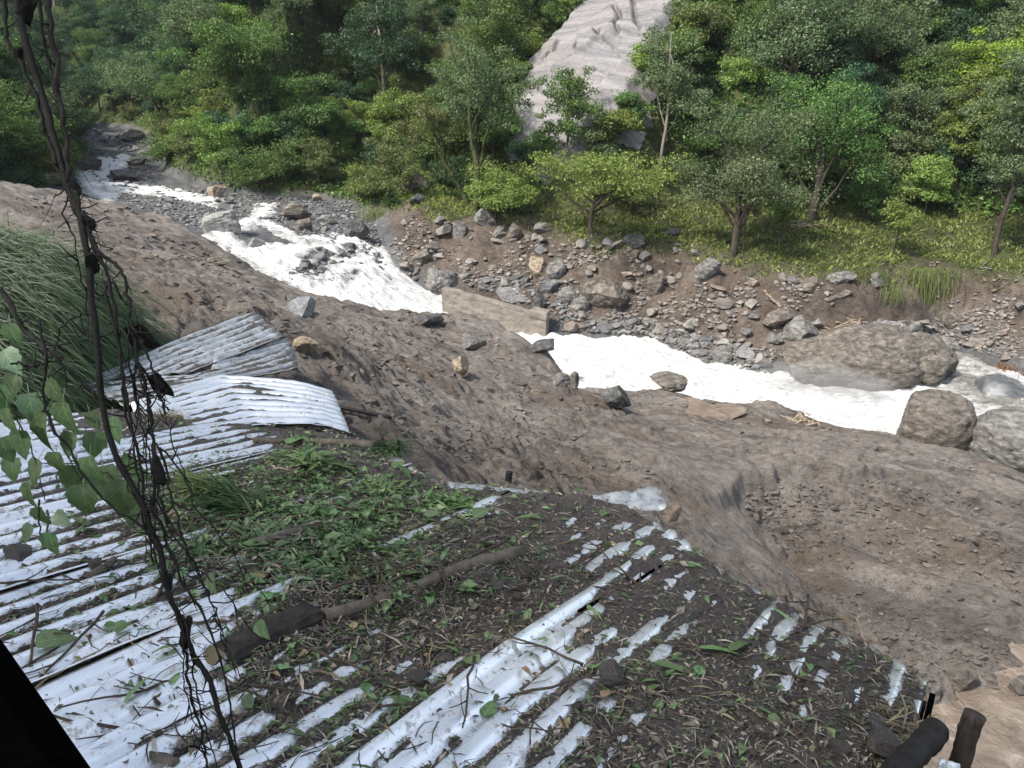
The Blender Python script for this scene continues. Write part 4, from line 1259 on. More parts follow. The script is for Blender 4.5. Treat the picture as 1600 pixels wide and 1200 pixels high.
log_between((905, 952), (1036, 880), 0.012, 0.008, MAT['dark_wood'], 'fallen_branch', 'straight painted shadow strip pointing at the pale patches on the right', 'branch')  # black strip laid in as the shadow of a raised sheet edge
log_between((895, 914), (1025, 928), 0.006, 0.004, MAT['twig'], 'fallen_branch', 'thin brown stick crossing the painted shadow strip', 'branch')
log_between((250, 878), (330, 862), 0.01, 0.008, MAT['twig'], 'fallen_branch', 'dark twig on the white ribs left of the hanging stem', 'branch')
log_between((140, 895), (180, 872), 0.02, 0.02, MAT['log'], 'fallen_branch', 'stubby dark wood piece on the left white ribs', 'branch')
log_between((212, 1162), (275, 1192), 0.014, 0.018, MAT['log'], 'fallen_branch', 'curved dark branch at the very bottom left of the mud', 'branch')
log_between((300, 985), (370, 975), 0.008, 0.008, MAT['log'], 'fallen_branch', 'short grey stick left of the dark timber block', 'branch')
log_between((1340, 965), (1352, 1010), 0.007, 0.006, MAT['drift'], 'fallen_branch', 'short tan stick standing among the pale metal patches', 'branch')
log_between((590, 1103), (690, 1100), 0.006, 0.004, MAT['twig'], 'fallen_branch', 'thin dark stick lying level between white ribs', 'branch')

# charred timber block half sunk in the debris
def timber():
    a = roof_frame(*on_roof(352, 1026), -0.035); b = roof_frame(*on_roof(488, 966), -0.02)
    ax = b - a; L = np.linalg.norm(ax); ax /= L; sd = np.cross(RN, ax); up = RN; mb = MB()
    n = 12; V = []; Fc = []
    for i in range(n + 1):
        for k, (s, h) in enumerate([(-.075, -.05), (.075, -.05), (.082, .05), (.06, .075), (-.06, .078), (-.08, .05)]):
            p = ax * L * i / n + sd * s + up * h
            p = p + sd * 0.012 * float(perlin(i * 0.7, k, 1.0)) + up * 0.01 * float(perlin(i * 0.8, k + 9, 2.0))
            V.append(p)
    for i in range(n):
        for k in range(6):
            Fc.append((i * 6 + k, (i + 1) * 6 + k, (i + 1) * 6 + (k + 1) % 6, i * 6 + (k + 1) % 6))
    Fc += [tuple(range(6)), tuple(n * 6 + 5 - k for k in range(6))]
    mb.add(V, Fc)
    o = mb.build('timber_block', simple('charred_timber', (0.008, 0.007, 0.006), (0.04, 0.035, 0.03), 9, 0.85, 0.01, (1, 1, 1)), None, loc=a, smooth=False)
    tag(o, 'thick charred timber half sunk in mud behind the hanging stem', 'timber')
timber()

# stones on the roof
def rock_mesh(name, seed, mat, sub=3, rough=0.12, flat=0.75, cuts=9, smooth=False, soft=False):
    """an angular stone: a ball cut by random planes, then roughened; about one unit across"""
    import bmesh
    rg = np.random.default_rng(seed)
    bm = bmesh.new(); bmesh.ops.create_icosphere(bm, subdivisions=sub, radius=0.5)
    V = np.array([v.co[:] for v in bm.verts])
    N = rg.normal(size=(cuts + (0 if soft else 5), 3)); N /= np.linalg.norm(N, axis=1)[:, None]
    cuts = len(N)
    D = rg.uniform(0.33, 0.44, cuts) if soft else rg.uniform(0.2, 0.36, cuts)
    for n, d in zip(N, D):
        t = V @ n; m = t > d
        V[m] -= (t[m] - d)[:, None] * n * 0.94
    q = V * 3.0 + seed * 3.1
    V += (V / (np.linalg.norm(V, axis=1)[:, None] + 1e-6)) * (rough * 0.30 * fbm(q[:, 0], q[:, 1], q[:, 2], 4))[:, None]
    if sub >= 4:
        rr = V / (np.linalg.norm(V, axis=1)[:, None] + 1e-6)
        tl = V @ np.array([0.25, 0.1, 1.0]) + 0.06 * fbm(q[:, 0] * 0.6, q[:, 1] * 0.6, q[:, 2] * 0.6, 2)
        V += rr * (0.022 * (np.abs((tl * 5.5) % 1.0 - 0.5) - 0.25) + 0.016 * fbm(q[:, 0] * 3, q[:, 1] * 3, q[:, 2] * 6, 3) - 0.03 * sstep(0.07, 0.0, np.abs(fbm(q[:, 0] * 0.7, q[:, 1] * 0.7, q[:, 2] * 0.7 + 5, 3))))[:, None]
    V[:, 2] *= flat
    for v, c in zip(bm.verts, V): v.co = c
    me = bpy.data.meshes.new(name); bm.to_mesh(me); bm.free()
    me.materials.append(mat)
    me.polygons.foreach_set('use_smooth', np.full(len(me.polygons), smooth, bool)); me.update()
    return me

for i, (px, py, wpx, hpx, yaw, mt, lab) in enumerate([
    (820, 908, 40, 44, 0.4, 'boulder_brown', 'brown angular stone just right of the long branch end'),
    (712, 860, 32, 30, 1.0, 'boulder_brown', 'small brown stone above the long branch'),
    (617, 905, 34, 28, 2.0, 'boulder_brown', 'reddish stone left of the broad bright leaf'),
    (777, 925, 30, 14, 0.2, 'stone_wet', 'flat grey stone below the brown angular stone'),
    (807, 935, 24, 14, 0.8, 'stone_wet', 'dark wet pebble beside the flat grey stone'),
    (735, 1029, 24, 18, 0.5, 'stone_wet', 'dark stone sitting on a white rib in front of the branch'),
    (650, 1063, 42, 26, 1.1, 'stone_wet', 'low dark stone between the muddy ribs'),
    (955, 1062, 62, 34, 0.2, 'stone_wet', 'broad dark slab of stone on the right mud'),
    (1366, 1140, 36, 30, 0.9, 'boulder_grey', 'rounded grey stone near the lower right roof corner'),
    (1380, 1182, 90, 46, 0.1, 'stone_wet', 'largest flat dark stone at the bottom right beside the charred log'),
    (1312, 1188, 40, 34, 0.6, 'stone_wet', 'dark mossy stone left of the largest flat stone'),
    (1320, 1113, 26, 18, 0.5, 'boulder_grey', 'small bluish stone above the rounded grey stone'),
    (30, 864, 48, 34, 0.4, 'stone_wet', 'dark rounded stone on the white ribs at the far left'),
    (1050, 808, 44, 36, 0.1, 'boulder_tan', 'tan square block on the roof edge by the crumpled sheet'),
    (290, 915, 34, 30, 1.2, 'stone_wet', 'dark lump of stone behind the hanging stem on the ribs'),
    (1295, 1046, 30, 20, 1.2, 'boulder_brown', 'brown stone on the mud below the pale patches'),
    (900, 1105, 22, 16, 0.5, 'stone_wet', 'pebble at the right end of the last white rib'),
    (560, 885, 26, 20, 2.2, 'stone_wet', 'grey stone hidden in leaves above the long branch'),
    (150, 880, 30, 22, 2.0, 'stone_wet', 'small dark stone beside the stubby wood piece')]):
    u, v = on_roof(px, py); p = roof_frame(u, v)
    s = np.linalg.norm(p - CAM); w = wpx / F * s * 1.1
    o = mesh_obj('stone', rock_mesh('stone', 100 + i, MAT[mt], 3, 0.12, 0.75, 10))
    place_roof(o, px, py, yaw, R.uniform(-.2, .2), R.uniform(-.2, .2), w * 0.12)
    o.scale = (w, w * R.uniform(0.75, 1.0), w * min(1.1, 0.75 * hpx / wpx + 0.25)); tag(o, lab, 'stone')

# matted bits: crumbs of leaf, bark and stalk too small to count
def build_litter():
    N = 60000
    px = rng.uniform(0, 1450, N); py = rng.uniform(660, 1215, N)
    g = rng.random(N) < 0.35
    px[g] = rng.normal(480, 190, g.sum()); py[g] = rng.normal(830, 95, g.sum())
    rays = FW[None] + RT[None] * ((px - 800) / F)[:, None] + UP[None] * ((600 - py) / F)[:, None]
    s = -(RD - 0.05) / (rays @ RN); q = rays * s[:, None]; u = q @ RU; v = q @ RV
    ok = (u > U_TOP + 0.05) & (u < u_end(v) - 0.01) & (v > 0.0) & (v < 6.0) & (s > 0)
    u, v, px, py = u[ok], v[ok], px[ok], py[ok]
    mw, rw = mud_w(u, v), roof_w(u, v)
    cover = mw - rw
    p = np.where(cover > 0.004, 1.0, 0.07)
    ok = rng.random(len(u)) < p
    u, v, px, py, mw, rw = u[ok], v[ok], px[ok], py[ok], mw[ok], rw[ok]
    n = len(u)
    P = roof_pt(u, v, np.maximum(mw, rw) + rng.uniform(0.001, 0.014, n))
    greenness = np.exp(-(((px - 470) / 230) ** 2 + ((py - 810) / 120) ** 2)) * 0.7 + 0.13 + 0.25 * sstep(0.1, 0.5, fbm(u * 1.3, v * 1.3, 40.0, 2))
    greenness = greenness * (0.35 + 0.75 * sstep(-0.25, 0.3, fbm(u * 3.1, v * 3.1, 44.0, 3)))
    kind = np.where(rng.random(n) < greenness, 1, np.where(rng.random(n) < 0.09, 2, 0))
    yaw = rng.uniform(0, 6.28, n); L = rng.gamma(2.0, 0.0036, n) + 0.003; asp = rng.uniform(0.25, 0.7, n)
    thin = rng.random(n) < 0.4
    L = np.where(thin, L * 3.0, L); asp = np.where(thin, rng.uniform(0.03, 0.09, n), asp)
    heap = np.exp(-(((px - 470) / 240) ** 2 + ((py - 810) / 130) ** 2))
    L = np.where((kind == 1) & ~thin, L * (1.5 + 0.7 * heap), L)
    P = P + RN[None] * (heap * rng.uniform(0, 0.05, n))[:, None]
    t1 = rng.normal(0, 0.3, n); t2 = rng.normal(0, 0.3, n)
    ax = np.stack([np.cos(yaw), np.sin(yaw), t1 * np.where(thin, .25, 1)], 1); bx = np.stack([-np.sin(yaw), np.cos(yaw), t2], 1)
    Mx = np.stack([RU, RV, RN], 0)
    a = ax @ Mx * L[:, None]; b = bx @ Mx * (L * asp)[:, None]; nn = RN[None] * (L * 0.15)[:, None]
    quad = np.stack([P - a, P + b + nn, P + a, P - b + nn], 1)
    for k, nm, mt in ((0, 'leaf_litter', 'litter'), (1, 'green_litter', 'gbit'), (2, 'straw_litter', 'straw')):
        m = kind == k; V = quad[m].reshape(-1, 3); f = np.arange(len(V)).reshape(-1, 4)
        tag(mesh_obj(nm, raw_mesh(nm, V, f, MAT[mt])), kind='stuff')
build_litter()

def build_twig_litter():
    mb = MB(); n = 0
    for (px, py) in sample_roof_px(620, 0.4):
        u, v = on_roof(px, py); c = roof_frame(u, v, 0.006); L = R.uniform(0.06, 0.26); a = R.gauss(0.3, 1.1); r = R.uniform(0.0012, 0.0034)
        d = (RU * math.cos(a) + RV * math.sin(a) + RN * R.gauss(0, .07)) * L / 2; b = (RV * math.cos(a) - RU * math.sin(a)) * R.gauss(0, .12) * L + RN * abs(R.gauss(0, .05)) * L
        mb.tube([c - d, c - d * .3 + b * .8, c + d * .4 + b, c + d], [r, r, r * .8, r * .4], 3, False)
    tag(mb.build('twig_litter', MAT['twig']), kind='stuff')
build_twig_litter()

# heap of cut narrow-leaved stems
def cut_clump(name, px, py, n, L, spread, yaw0, mat, label, cat, width=0.009):
    u, v = on_roof(px, py); c = roof_frame(u, v, 0.0); V = []; Fq = []
    for i in range(n):
        a = yaw0 + R.gauss(0, spread); l = L * R.uniform(0.5, 1.1); e = R.uniform(0.1, 0.8)
        d = np.array([math.cos(a) * math.cos(e), math.sin(a) * math.cos(e), math.sin(e)]) @ np.stack([RU, RV, RN], 0)
        st = (RU * R.gauss(0, 0.06) + RV * R.gauss(0, 0.08) + RN * 0.01)
        sd = np.cross(d, RN); sd /= np.linalg.norm(sd) + 1e-6
        b = len(V)
        for k in range(5):
            t = k / 4; w = width * R.uniform(0.8, 1.2) * (math.sin(math.pi * (0.12 + 0.86 * t)))
            p = st + d * l * t - RN * (0.5 * l * t * t * 0.6)
            V += [p + sd * w, p - sd * w]
        for k in range(4):
            Fq.append((b + 2 * k, b + 2 * k + 1, b + 2 * k + 3, b + 2 * k + 2))
    tag(mesh_obj(name, raw_mesh(name, np.array(V), np.array(Fq), mat), loc=c), label, cat)
cut_clump('leafy_stem_heap', 385, 800, 170, 0.34, 0.55, 1.9, MAT['bank_grass'], 'heap of cut narrow green leaves behind the hanging stem', 'leaf heap')
cut_clump('leafy_stem_heap', 335, 770, 120, 0.3, 0.8, 2.6, MAT['leaf_olive'], 'yellowish spray of narrow leaves at the left of the leaf heap', 'leaf heap')
cut_clump('leafy_stem_heap', 420, 845, 110, 0.2, 1.6, 0.6, MAT['fleaf'], 'low bright green weeds in front of the cut leaf heap', 'leaf heap', 0.014)
cut_clump('leafy_stem_heap', 480, 730, 90, 0.22, 1.8, 1.0, MAT['gbit'], 'loose green leaves scattered beneath the brown far branch', 'leaf heap', 0.016)
cut_clump('leafy_stem_heap', 700, 790, 90, 0.16, 2.0, 0.6, MAT['gbit'], 'flattened green weeds near the pale curved flashing', 'leaf heap', 0.012)
cut_clump('leafy_stem_heap', 600, 765, 80, 0.2, 1.8, 0.6, MAT['gbit'], 'tangled weeds near the far roof edge behind the short branch', 'leaf heap', 0.012)
cut_clump('leafy_stem_heap', 595, 700, 80, 0.3, 0.5, -1.4, MAT['bank_grass'], 'drooping tuft of roots and grass at the far roof corner', 'leaf heap', 0.008)
cut_clump('dry_root_tuft', 262, 650, 130, 0.14, 2.5, 0.0, MAT['straw'], 'orange brown tuft of dry roots on the bent ribbed sheet', 'root tuft', 0.003)
cut_clump('dry_root_tuft', 1402, 1135, 60, 0.12, 1.2, -0.6, MAT['straw'], 'straw coloured tuft at the torn roof corner by the charred log', 'root tuft', 0.003)
# ------------------------------------------------------------------ boulders and rocks
def surf(px, py, far=True):
    P, s = hit(px, py, far_h if far else mud_h, 28 if far else 6, 170 if far else 70)
    return P[0], float(s[0])

def boulder(px, py, wpx, hpx, mt, label, far=True, yaw=0.0, seed=0, sub=4, cuts=8, rough=0.1, sink=0.22, deep=0.85, smooth=False, tilt=0.0, name='boulder', z=None):
    """px,py = where its visible foot meets the ground"""
    if z is not None:
        p = at_z(px, py, z); s = float((p - CAM) @ FW)
    else:
        p, s = surf(px, py, far)
    w = wpx / F * s * 1.16; h = hpx / F * s * 1.16
    me = rock_mesh(name, 500 + seed, MAT[mt], sub, rough, 1.0, cuts, smooth, soft=cuts <= 6)
    o = mesh_obj(name, me)
    hh = h / (1 - sink)
    dirv = np.array([p[0] - CAM[0], p[1] - CAM[1], 0]); dirv /= np.linalg.norm(dirv)
    c = p + dirv * w * deep * 0.4 + np.array([0, 0, h - hh * 0.5])
    o.location = c; o.rotation_euler = (tilt, tilt * 0.4, yaw); me.transform(Matrix.Diagonal((w * 1.05, w * deep, hh * 1.08, 1.0)))
    tag(o, label, 'boulder')
    return o
_b = [
    # px, py(foot), w, h, material, label, far
    (1335, 612, 225, 72, 'boulder_brown', 'huge flat topped brown boulder that the white river breaks against', True, dict(yaw=0.15, seed=1, cuts=3, rough=0.2, sub=5, deep=0.6, z=1.1, smooth=True)),
    (1425, 606, 105, 60, 'boulder_brown', 'dark brown rounded boulder joined to the right end of the huge flat boulder', True, dict(yaw=0.9, seed=2, cuts=4, sub=5, rough=0.16, deep=0.9, z=1.1, smooth=True)),
    (1244, 551, 66, 44, 'boulder_grey', 'grey green lichened boulder resting against the left end of the huge flat boulder', True, dict(yaw=0.5, seed=3, cuts=7)),
    (1450, 702, 104, 70, 'boulder_brown', 'big brown square shouldered boulder at the edge of the mud by the white water', False, dict(yaw=0.1, seed=4, cuts=4, sub=5, rough=0.13, z=1.8, smooth=True)),
    (1582, 735, 140, 66, 'boulder_grey', 'smooth pale rounded boulder at the right edge of the picture', False, dict(yaw=0.2, seed=5, cuts=4, sub=5, rough=0.12, smooth=True, z=1.6)),
    (1560, 640, 105, 34, 'wet_slab', 'broad wet blue grey slab with water sliding over it', True, dict(yaw=0.6, seed=6, cuts=4, sub=4, rough=0.06, smooth=True, z=0.75, sink=0.5)),
    (1480, 552, 110, 20, 'boulder_grey', 'long low grey ledge behind the calm pool', True, dict(yaw=0.0, seed=7, cuts=6, deep=0.4)),
    (1426, 528, 32, 24, 'boulder_grey', 'small slanted grey slab above the huge flat boulder', True, dict(yaw=0.8, seed=8)),
    (1385, 520, 50, 16, 'boulder_pale', 'pale flat stone behind the huge flat boulder', True, dict(yaw=0.1, seed=9)),
    (1210, 518, 60, 26, 'boulder_brown', 'wide flat reddish rock above the lichened boulder', True, dict(yaw=0.2, seed=10)),
    (1102, 450, 46, 52, 'boulder_grey', 'tall grey layered rock standing in the eroded bank', True, dict(yaw=0.4, seed=11, cuts=9, tilt=0.2)),
    (1020, 472, 46, 38, 'boulder_brown', 'brown block shaped rock in the middle of the far bank', True, dict(yaw=0.7, seed=12, cuts=9)),
    (943, 492, 62, 52, 'boulder_brown', 'leaning brown slab of rock right of the round stone heap', True, dict(yaw=0.2, seed=13, cuts=8, tilt=0.35)),
    (690, 462, 50, 40, 'boulder_grey', 'angular pale grey boulder at the upstream end of the concrete wall', True, dict(yaw=0.4, seed=14, z=4.0)),
    (858, 465, 50, 26, 'bedrock', 'flat grey rock on the round stone heap behind the wall', True, dict(yaw=1.4, seed=15)),
    (843, 492, 28, 34, 'boulder_dark', 'dark upright rock beside the end block of the wall', True, dict(yaw=0.4, seed=16)),
    (888, 474, 30, 20, 'boulder_grey', 'rounded blue grey rock on the stone heap behind the wall end', True, dict(yaw=0.4, seed=17, cuts=4)),
    (905, 487, 30, 18, 'boulder_grey', 'lower rounded grey rock right of the wall end', True, dict(yaw=0.9, seed=18, cuts=4)),
    (795, 478, 40, 22, 'bedrock', 'grey rock of the heap just behind the middle of the wall', True, dict(yaw=0.2, seed=19)),
    (840, 434, 36, 30, 'boulder_tan', 'tan square rock in the rubble above the stone heap', True, dict(yaw=0.4, seed=20)),
    (870, 440, 36, 28, 'boulder_grey', 'grey wedge rock beside the tan square rock', True, dict(yaw=1.1, seed=21)),
    (645, 302, 44, 34, 'boulder_brown', 'brown rock perched on top of the bank mound by the reeds', True, dict(yaw=0.2, seed=22)),
    (652, 322, 30, 14, 'boulder_dark', 'dark flat rock just below the perched brown rock', True, dict(yaw=0.2, seed=23)),
    (762, 358, 36, 26, 'boulder_grey', 'grey rock under the vine draped tree', True, dict(yaw=0.2, seed=24)),
    (716, 374, 28, 34, 'boulder_grey', 'upright grey rock at the top of the rubble slope', True, dict(yaw=0.2, seed=25)),
    (777, 380, 26, 22, 'boulder_grey', 'dark faced rock beneath the small branching shrub', True, dict(yaw=0.5, seed=26)),
    (804, 380, 24, 30, 'boulder_brown', 'upright brown rock right of the small branching shrub', True, dict(yaw=0.5, seed=27)),
    (660, 418, 40, 28, 'boulder_brown', 'large brown rock low on the rubble beside the cascade', True, dict(yaw=0.5, seed=28)),
    (355, 370, 58, 44, 'boulder_pale', 'large pale flat faced boulder in the upper stream bed', True, dict(yaw=0.35, seed=29, cuts=7, rough=0.05)),
    (478, 440, 46, 32, 'boulder_pale', 'pale blue grey block of rock in the middle of the white water', True, dict(yaw=0.2, seed=30, cuts=8, rough=0.05, z=5.2)),
    (404, 390, 30, 18, 'boulder_pale', 'small pale rock in the white water near the mud edge', True, dict(yaw=0.2, seed=31)),
    (562, 378, 38, 34, 'boulder_dark', 'dark leaning slab at the right side of the upper stream bed', True, dict(yaw=0.9, seed=32, tilt=0.3)),
    (475, 364, 34, 22, 'boulder_brown', 'brown pointed rock on the gravel bar', True, dict(yaw=0.9, seed=33)),
    (470, 345, 44, 22, 'boulder_brown', 'brown rounded rock behind the pointed rock on the gravel bar', True, dict(yaw=0.3, seed=34)),
    (514, 352, 30, 16, 'boulder_grey', 'flat pale rock right of the gravel bar', True, dict(yaw=0.3, seed=35)),
    (340, 310, 30, 22, 'boulder_tan', 'pale tan rock at the foot of the green spur', True, dict(yaw=0.3, seed=36)),
    (496, 316, 16, 14, 'boulder_tan', 'small pale triangular rock at the foot of the bushes', True, dict(yaw=0.3, seed=37)),
    (553, 440, 34, 20, 'boulder_grey', 'grey rock in the cascade with water running round it', True, dict(yaw=0.3, seed=38, z=4.6)),
    (575, 448, 30, 20, 'boulder_grey', 'second grey rock in the cascade closer to the fall', True, dict(yaw=0.8, seed=39, z=4.3)),
    (508, 428, 40, 28, 'boulder_dark', 'dark cracked rock in midstream behind the pale block', True, dict(yaw=0.8, seed=40, z=5.2)),
    (540, 400, 44, 14, 'boulder_dark', 'low dark rock ledge in the upper white water', True, dict(yaw=0.2, seed=41, z=5.5)),
    (215, 262, 34, 16, 'boulder_grey', 'flat grey rock beside the highest white chute', True, dict(yaw=0.2, seed=42)),
    (205, 222, 40, 16, 'boulder_grey', 'long flat grey slab far up the stream bed', True, dict(yaw=0.3, seed=43)),
    (82, 290, 60, 20, 'boulder_brown', 'smooth brown rocks where the mud meets the left hillside', True, dict(yaw=0.3, seed=44)),
    (140, 268, 34, 26, 'boulder_dark', 'dark rounded boulder left of the highest white chute', True, dict(yaw=0.3, seed=45)),
    (195, 285, 44, 20, 'boulder_dark', 'dark rock heap right of the highest white chute', True, dict(yaw=0.7, seed=46)),
    (118, 205, 16, 8, 'boulder_pale', 'small white stone on the far scree behind the stem', True, dict(yaw=0.7, seed=47)),
    (740, 557, 46, 32, 'boulder_grey', 'pale grey boulder with a dark underside on the mud slope', False, dict(yaw=0.3, seed=48, sink=0.12, cuts=9)),
    (719, 591, 31, 29, 'boulder_tan', 'tan angular rock on the mud just below the pale grey boulder', False, dict(yaw=0.8, seed=49, cuts=7, sink=0.15)),
    (960, 645, 66, 36, 'boulder_dark', 'dark blocky boulder sunk in the mud near the river edge', False, dict(yaw=0.4, seed=50, cuts=9)),
    (878, 611, 30, 28, 'boulder_grey', 'blue grey wedge rock on the mud left of the dark blocky boulder', False, dict(yaw=0.4, seed=51)),
    (898, 612, 22, 24, 'boulder_brown', 'brown rock touching the blue grey wedge rock', False, dict(yaw=0.9, seed=52)),
    (1048, 612, 62, 20, 'boulder_brown', 'long brown rock on the mud edge against the white river', False, dict(yaw=0.2, seed=53)),
    (1368, 672, 60, 20, 'boulder_grey', 'grey flat rock on the mud edge left of the square shouldered boulder', False, dict(yaw=0.2, seed=54)),
    (1330, 662, 30, 24, 'boulder_dark', 'dark pointed rock on the mud edge next to the grey flat rock', False, dict(yaw=0.2, seed=55)),
    (474, 496, 50, 24, 'wet_slab', 'smooth blue grey stone face showing through the mud by the torn sheets', False, dict(yaw=0.4, seed=56, sink=0.45, rough=0.04)),
    (672, 512, 52, 18, 'boulder_dark', 'grey green rock half covered by mud below the white water', False, dict(yaw=0.4, seed=57)),
    (482, 552, 40, 20, 'boulder_tan', 'tan flat rock lying on the mud right of the torn sheets', False, dict(yaw=0.4, seed=58)),
    (345, 420, 54, 16, 'boulder_brown', 'long mud brown lump on the upper mud slope', False, dict(yaw=0.1, seed=59)),
    (850, 556, 40, 22, 'boulder_dark', 'dark rock in the steep mud face below the wall end', False, dict(yaw=0.1, seed=60)),
    (1314, 446, 44, 22, 'boulder_grey', 'grey rock on the grassy lip of the right bank', True, dict(yaw=0.1, seed=61)),
    (1262, 468, 56, 26, 'boulder_brown', 'brown rock face in the eroded bank left of the hanging grass', True, dict(yaw=0.3, seed=62)),
    (1305, 478, 46, 24, 'boulder_brown', 'second brown rock face close to the hanging grass', True, dict(yaw=0.6, seed=63)),
    (1366, 450, 30, 24, 'boulder_grey', 'rock jutting out of the grass above the hanging grass', True, dict(yaw=0.6, seed=64)),
    (1488, 520, 44, 28, 'boulder_brown', 'brown rock at the foot of the bare grey bank on the right', True, dict(yaw=0.6, seed=65)),
    (1128, 570, 32, 22, 'boulder_grey', 'pale grey round stone at the water edge left of the spray', True, dict(yaw=0.6, seed=66, cuts=5)),
    (990, 392, 44, 20, 'boulder_dark', 'dark flat rock in the grass under the flat crowned tree', True, dict(yaw=0.4, seed=67)),
    (1052, 372, 30, 16, 'boulder_dark', 'dark rock on the grass left of the bushy round tree', True, dict(yaw=0.4, seed=68)),
    (850, 368, 30, 18, 'boulder_grey', 'grey rock at the bank top behind the small branching shrub', True, dict(yaw=0.4, seed=69)),
    (1455, 1100, 30, 24, 'boulder_grey', 'bluish round stone at the edge of the brown stream', False, dict(yaw=0.4, seed=70)),
    (1500, 1085, 40, 30, 'boulder_brown', 'brown wedge stone in the bank over the brown stream', False, dict(yaw=0.4, seed=71)),
    (1585, 1098, 50, 30, 'boulder_brown', 'flat brown stone at the right end of the brown stream bank', False, dict(yaw=0.9, seed=72)),
    (1540, 1080, 40, 22, 'boulder_brown', 'grey brown stone between the wedge stone and the flat stone', False, dict(yaw=1.9, seed=73)),
]
for (px, py, w, h, mt, lab, far, kw) in _b:
    if mt == 'bedrock': kw = dict(kw)
    boulder(px, py, w, h, mt, lab, far, **kw)

def sample_poly(poly, n):
    V = np.array(poly, float); out = []
    lo, hi = V.min(0), V.max(0)
    while len(out) < n:
        q = rng.uniform(lo, hi, (n * 3, 2)); q = q[poly_in(q[:, 0], q[:, 1], V)]
        out += list(map(tuple, q))
    return np.array(out[:n])

_zones = [
    ('far bank rubble', [(606, 392), (640, 335), (720, 350), (900, 380), (1050, 380), (1120, 410), (1180, 430), (1300, 445), (1300, 520), (1230, 545), (1190, 580), (1100, 565), (1000, 522), (870, 520), (850, 480), (720, 445), (650, 440)],
     150, 5200, (9, 34), 'rock', 'bank_rock', 'brown grey rubble rock', 'rocks in the far bank rubble'),
    ('stone heap', [(720, 430), (900, 440), (920, 520), (1010, 522), (1100, 565), (1210, 588), (1150, 540), (1000, 500), (880, 500), (860, 482), (730, 448)],
     46, 900, (10, 28), 'bedrock', 'river_stone', 'grey water worn stone', 'grey stones along the far river edge'),
    ('upper bed', [(165, 275), (250, 290), (340, 303), (560, 316), (605, 378), (560, 404), (500, 392), (430, 350), (330, 366), (200, 318)],
     70, 4200, (6, 17), 'bedrock', 'river_stone', 'blue grey stream stone', 'stones on the upper stream bed'),
    ('far bed', [(112, 200), (225, 205), (248, 285), (160, 298), (130, 262)],
     22, 700, (6, 16), 'bedrock', 'river_stone', 'dark scree stone', 'stones in the distant scree'),
    ('right bank', [(1290, 505), (1450, 500), (1600, 470), (1600, 565), (1560, 560), (1470, 530), (1380, 520)],
     34, 1200, (8, 30), 'rock', 'bank_rock', 'reddish brown bank stone', 'stones at the foot of the right bank'),
    ('bare bank', [(1440, 410), (1600, 400), (1600, 480), (1480, 510)], 8, 200, (8, 20), 'rock', 'bank_rock', 'rock stuck in bare earth', 'rocks stuck in the bare bank'),
]
_zones.append(('isles', [(456, 404), (500, 388), (562, 384), (600, 400), (610, 440), (560, 462), (526, 440), (504, 444), (486, 446)], 30, 420, (8, 26), 'bedrock', 'river_stone', 'dark wet midstream stone', 'dark stones in midstream'))
PROT = {}
for mk in ('rock', 'bedrock'):
    PROT[mk] = [rock_mesh('stone_shape', 800 + i + (50 if mk == 'rock' else 0), MAT[mk], 2 if i < 6 else 3, 0.12, 0.8, 9 if mk == 'rock' else 6) for i in range(10)]
LOW = []
def hull_stones():
    import bmesh
    rg = np.random.default_rng(77)
    for i in range(10):
        bm = bmesh.new()
        for p in rg.normal(size=(11, 3)):
            p = p / np.linalg.norm(p) * 0.5 * rg.uniform(0.8, 1.0); bm.verts.new(p * np.array([1, 1, 0.8]))
        r = bmesh.ops.convex_hull(bm, input=bm.verts); bmesh.ops.triangulate(bm, faces=bm.faces)
        bm.verts.index_update()
        LOW.append((np.array([v.co[:] for v in bm.verts]), np.array([[v.index for v in f.verts] for f in bm.faces]))); bm.free()
hull_stones()

ROCK_LM = [(770, 480, 'the concrete wall'), (880, 475, 'the round stone heap'), (1335, 560, 'the huge flat boulder'), (1244, 530, 'the lichened boulder'), (1147, 400, 'the bushy round tree'), (742, 335, 'the vine draped tree'), (1440, 450, 'the hanging grass'), (600, 430, 'the cascade'),
           (1102, 430, 'the tall layered rock'), (943, 465, 'the leaning brown slab'), (1020, 455, 'the block shaped rock'), (842, 425, 'the tan square rock'), (645, 290, 'the perched brown rock'), (355, 350, 'the large pale boulder'), (562, 362, 'the dark leaning slab'), (165, 260, 'the highest white chute'),
           (470, 350, 'the gravel bar rocks'), (696, 432, 'the angular pale boulder'), (925, 370, 'the flat crowned tree'), (777, 370, 'the small branching shrub'), (1210, 505, 'the flat reddish rock'), (1262, 455, 'the brown rock face'), (1488, 505, 'the bare grey bank'), (1572, 565, 'the rusty root mass'), (1128, 560, 'the pale round stone'),
           (340, 300, 'the pale tan rock'), (205, 215, 'the long grey slab'), (255, 300, 'the thin side stream'), (660, 405, 'the large brown rock'), (1010, 525, 'the white river bend'), (415, 325, 'the thin white rivulet'), (500, 415, 'the midstream rock island')]
def rock_size(d, a, b): return 'small ' if d < a + 0.12 * (b - a) else ('large ' if d > a + 0.45 * (b - a) else 'middling ')
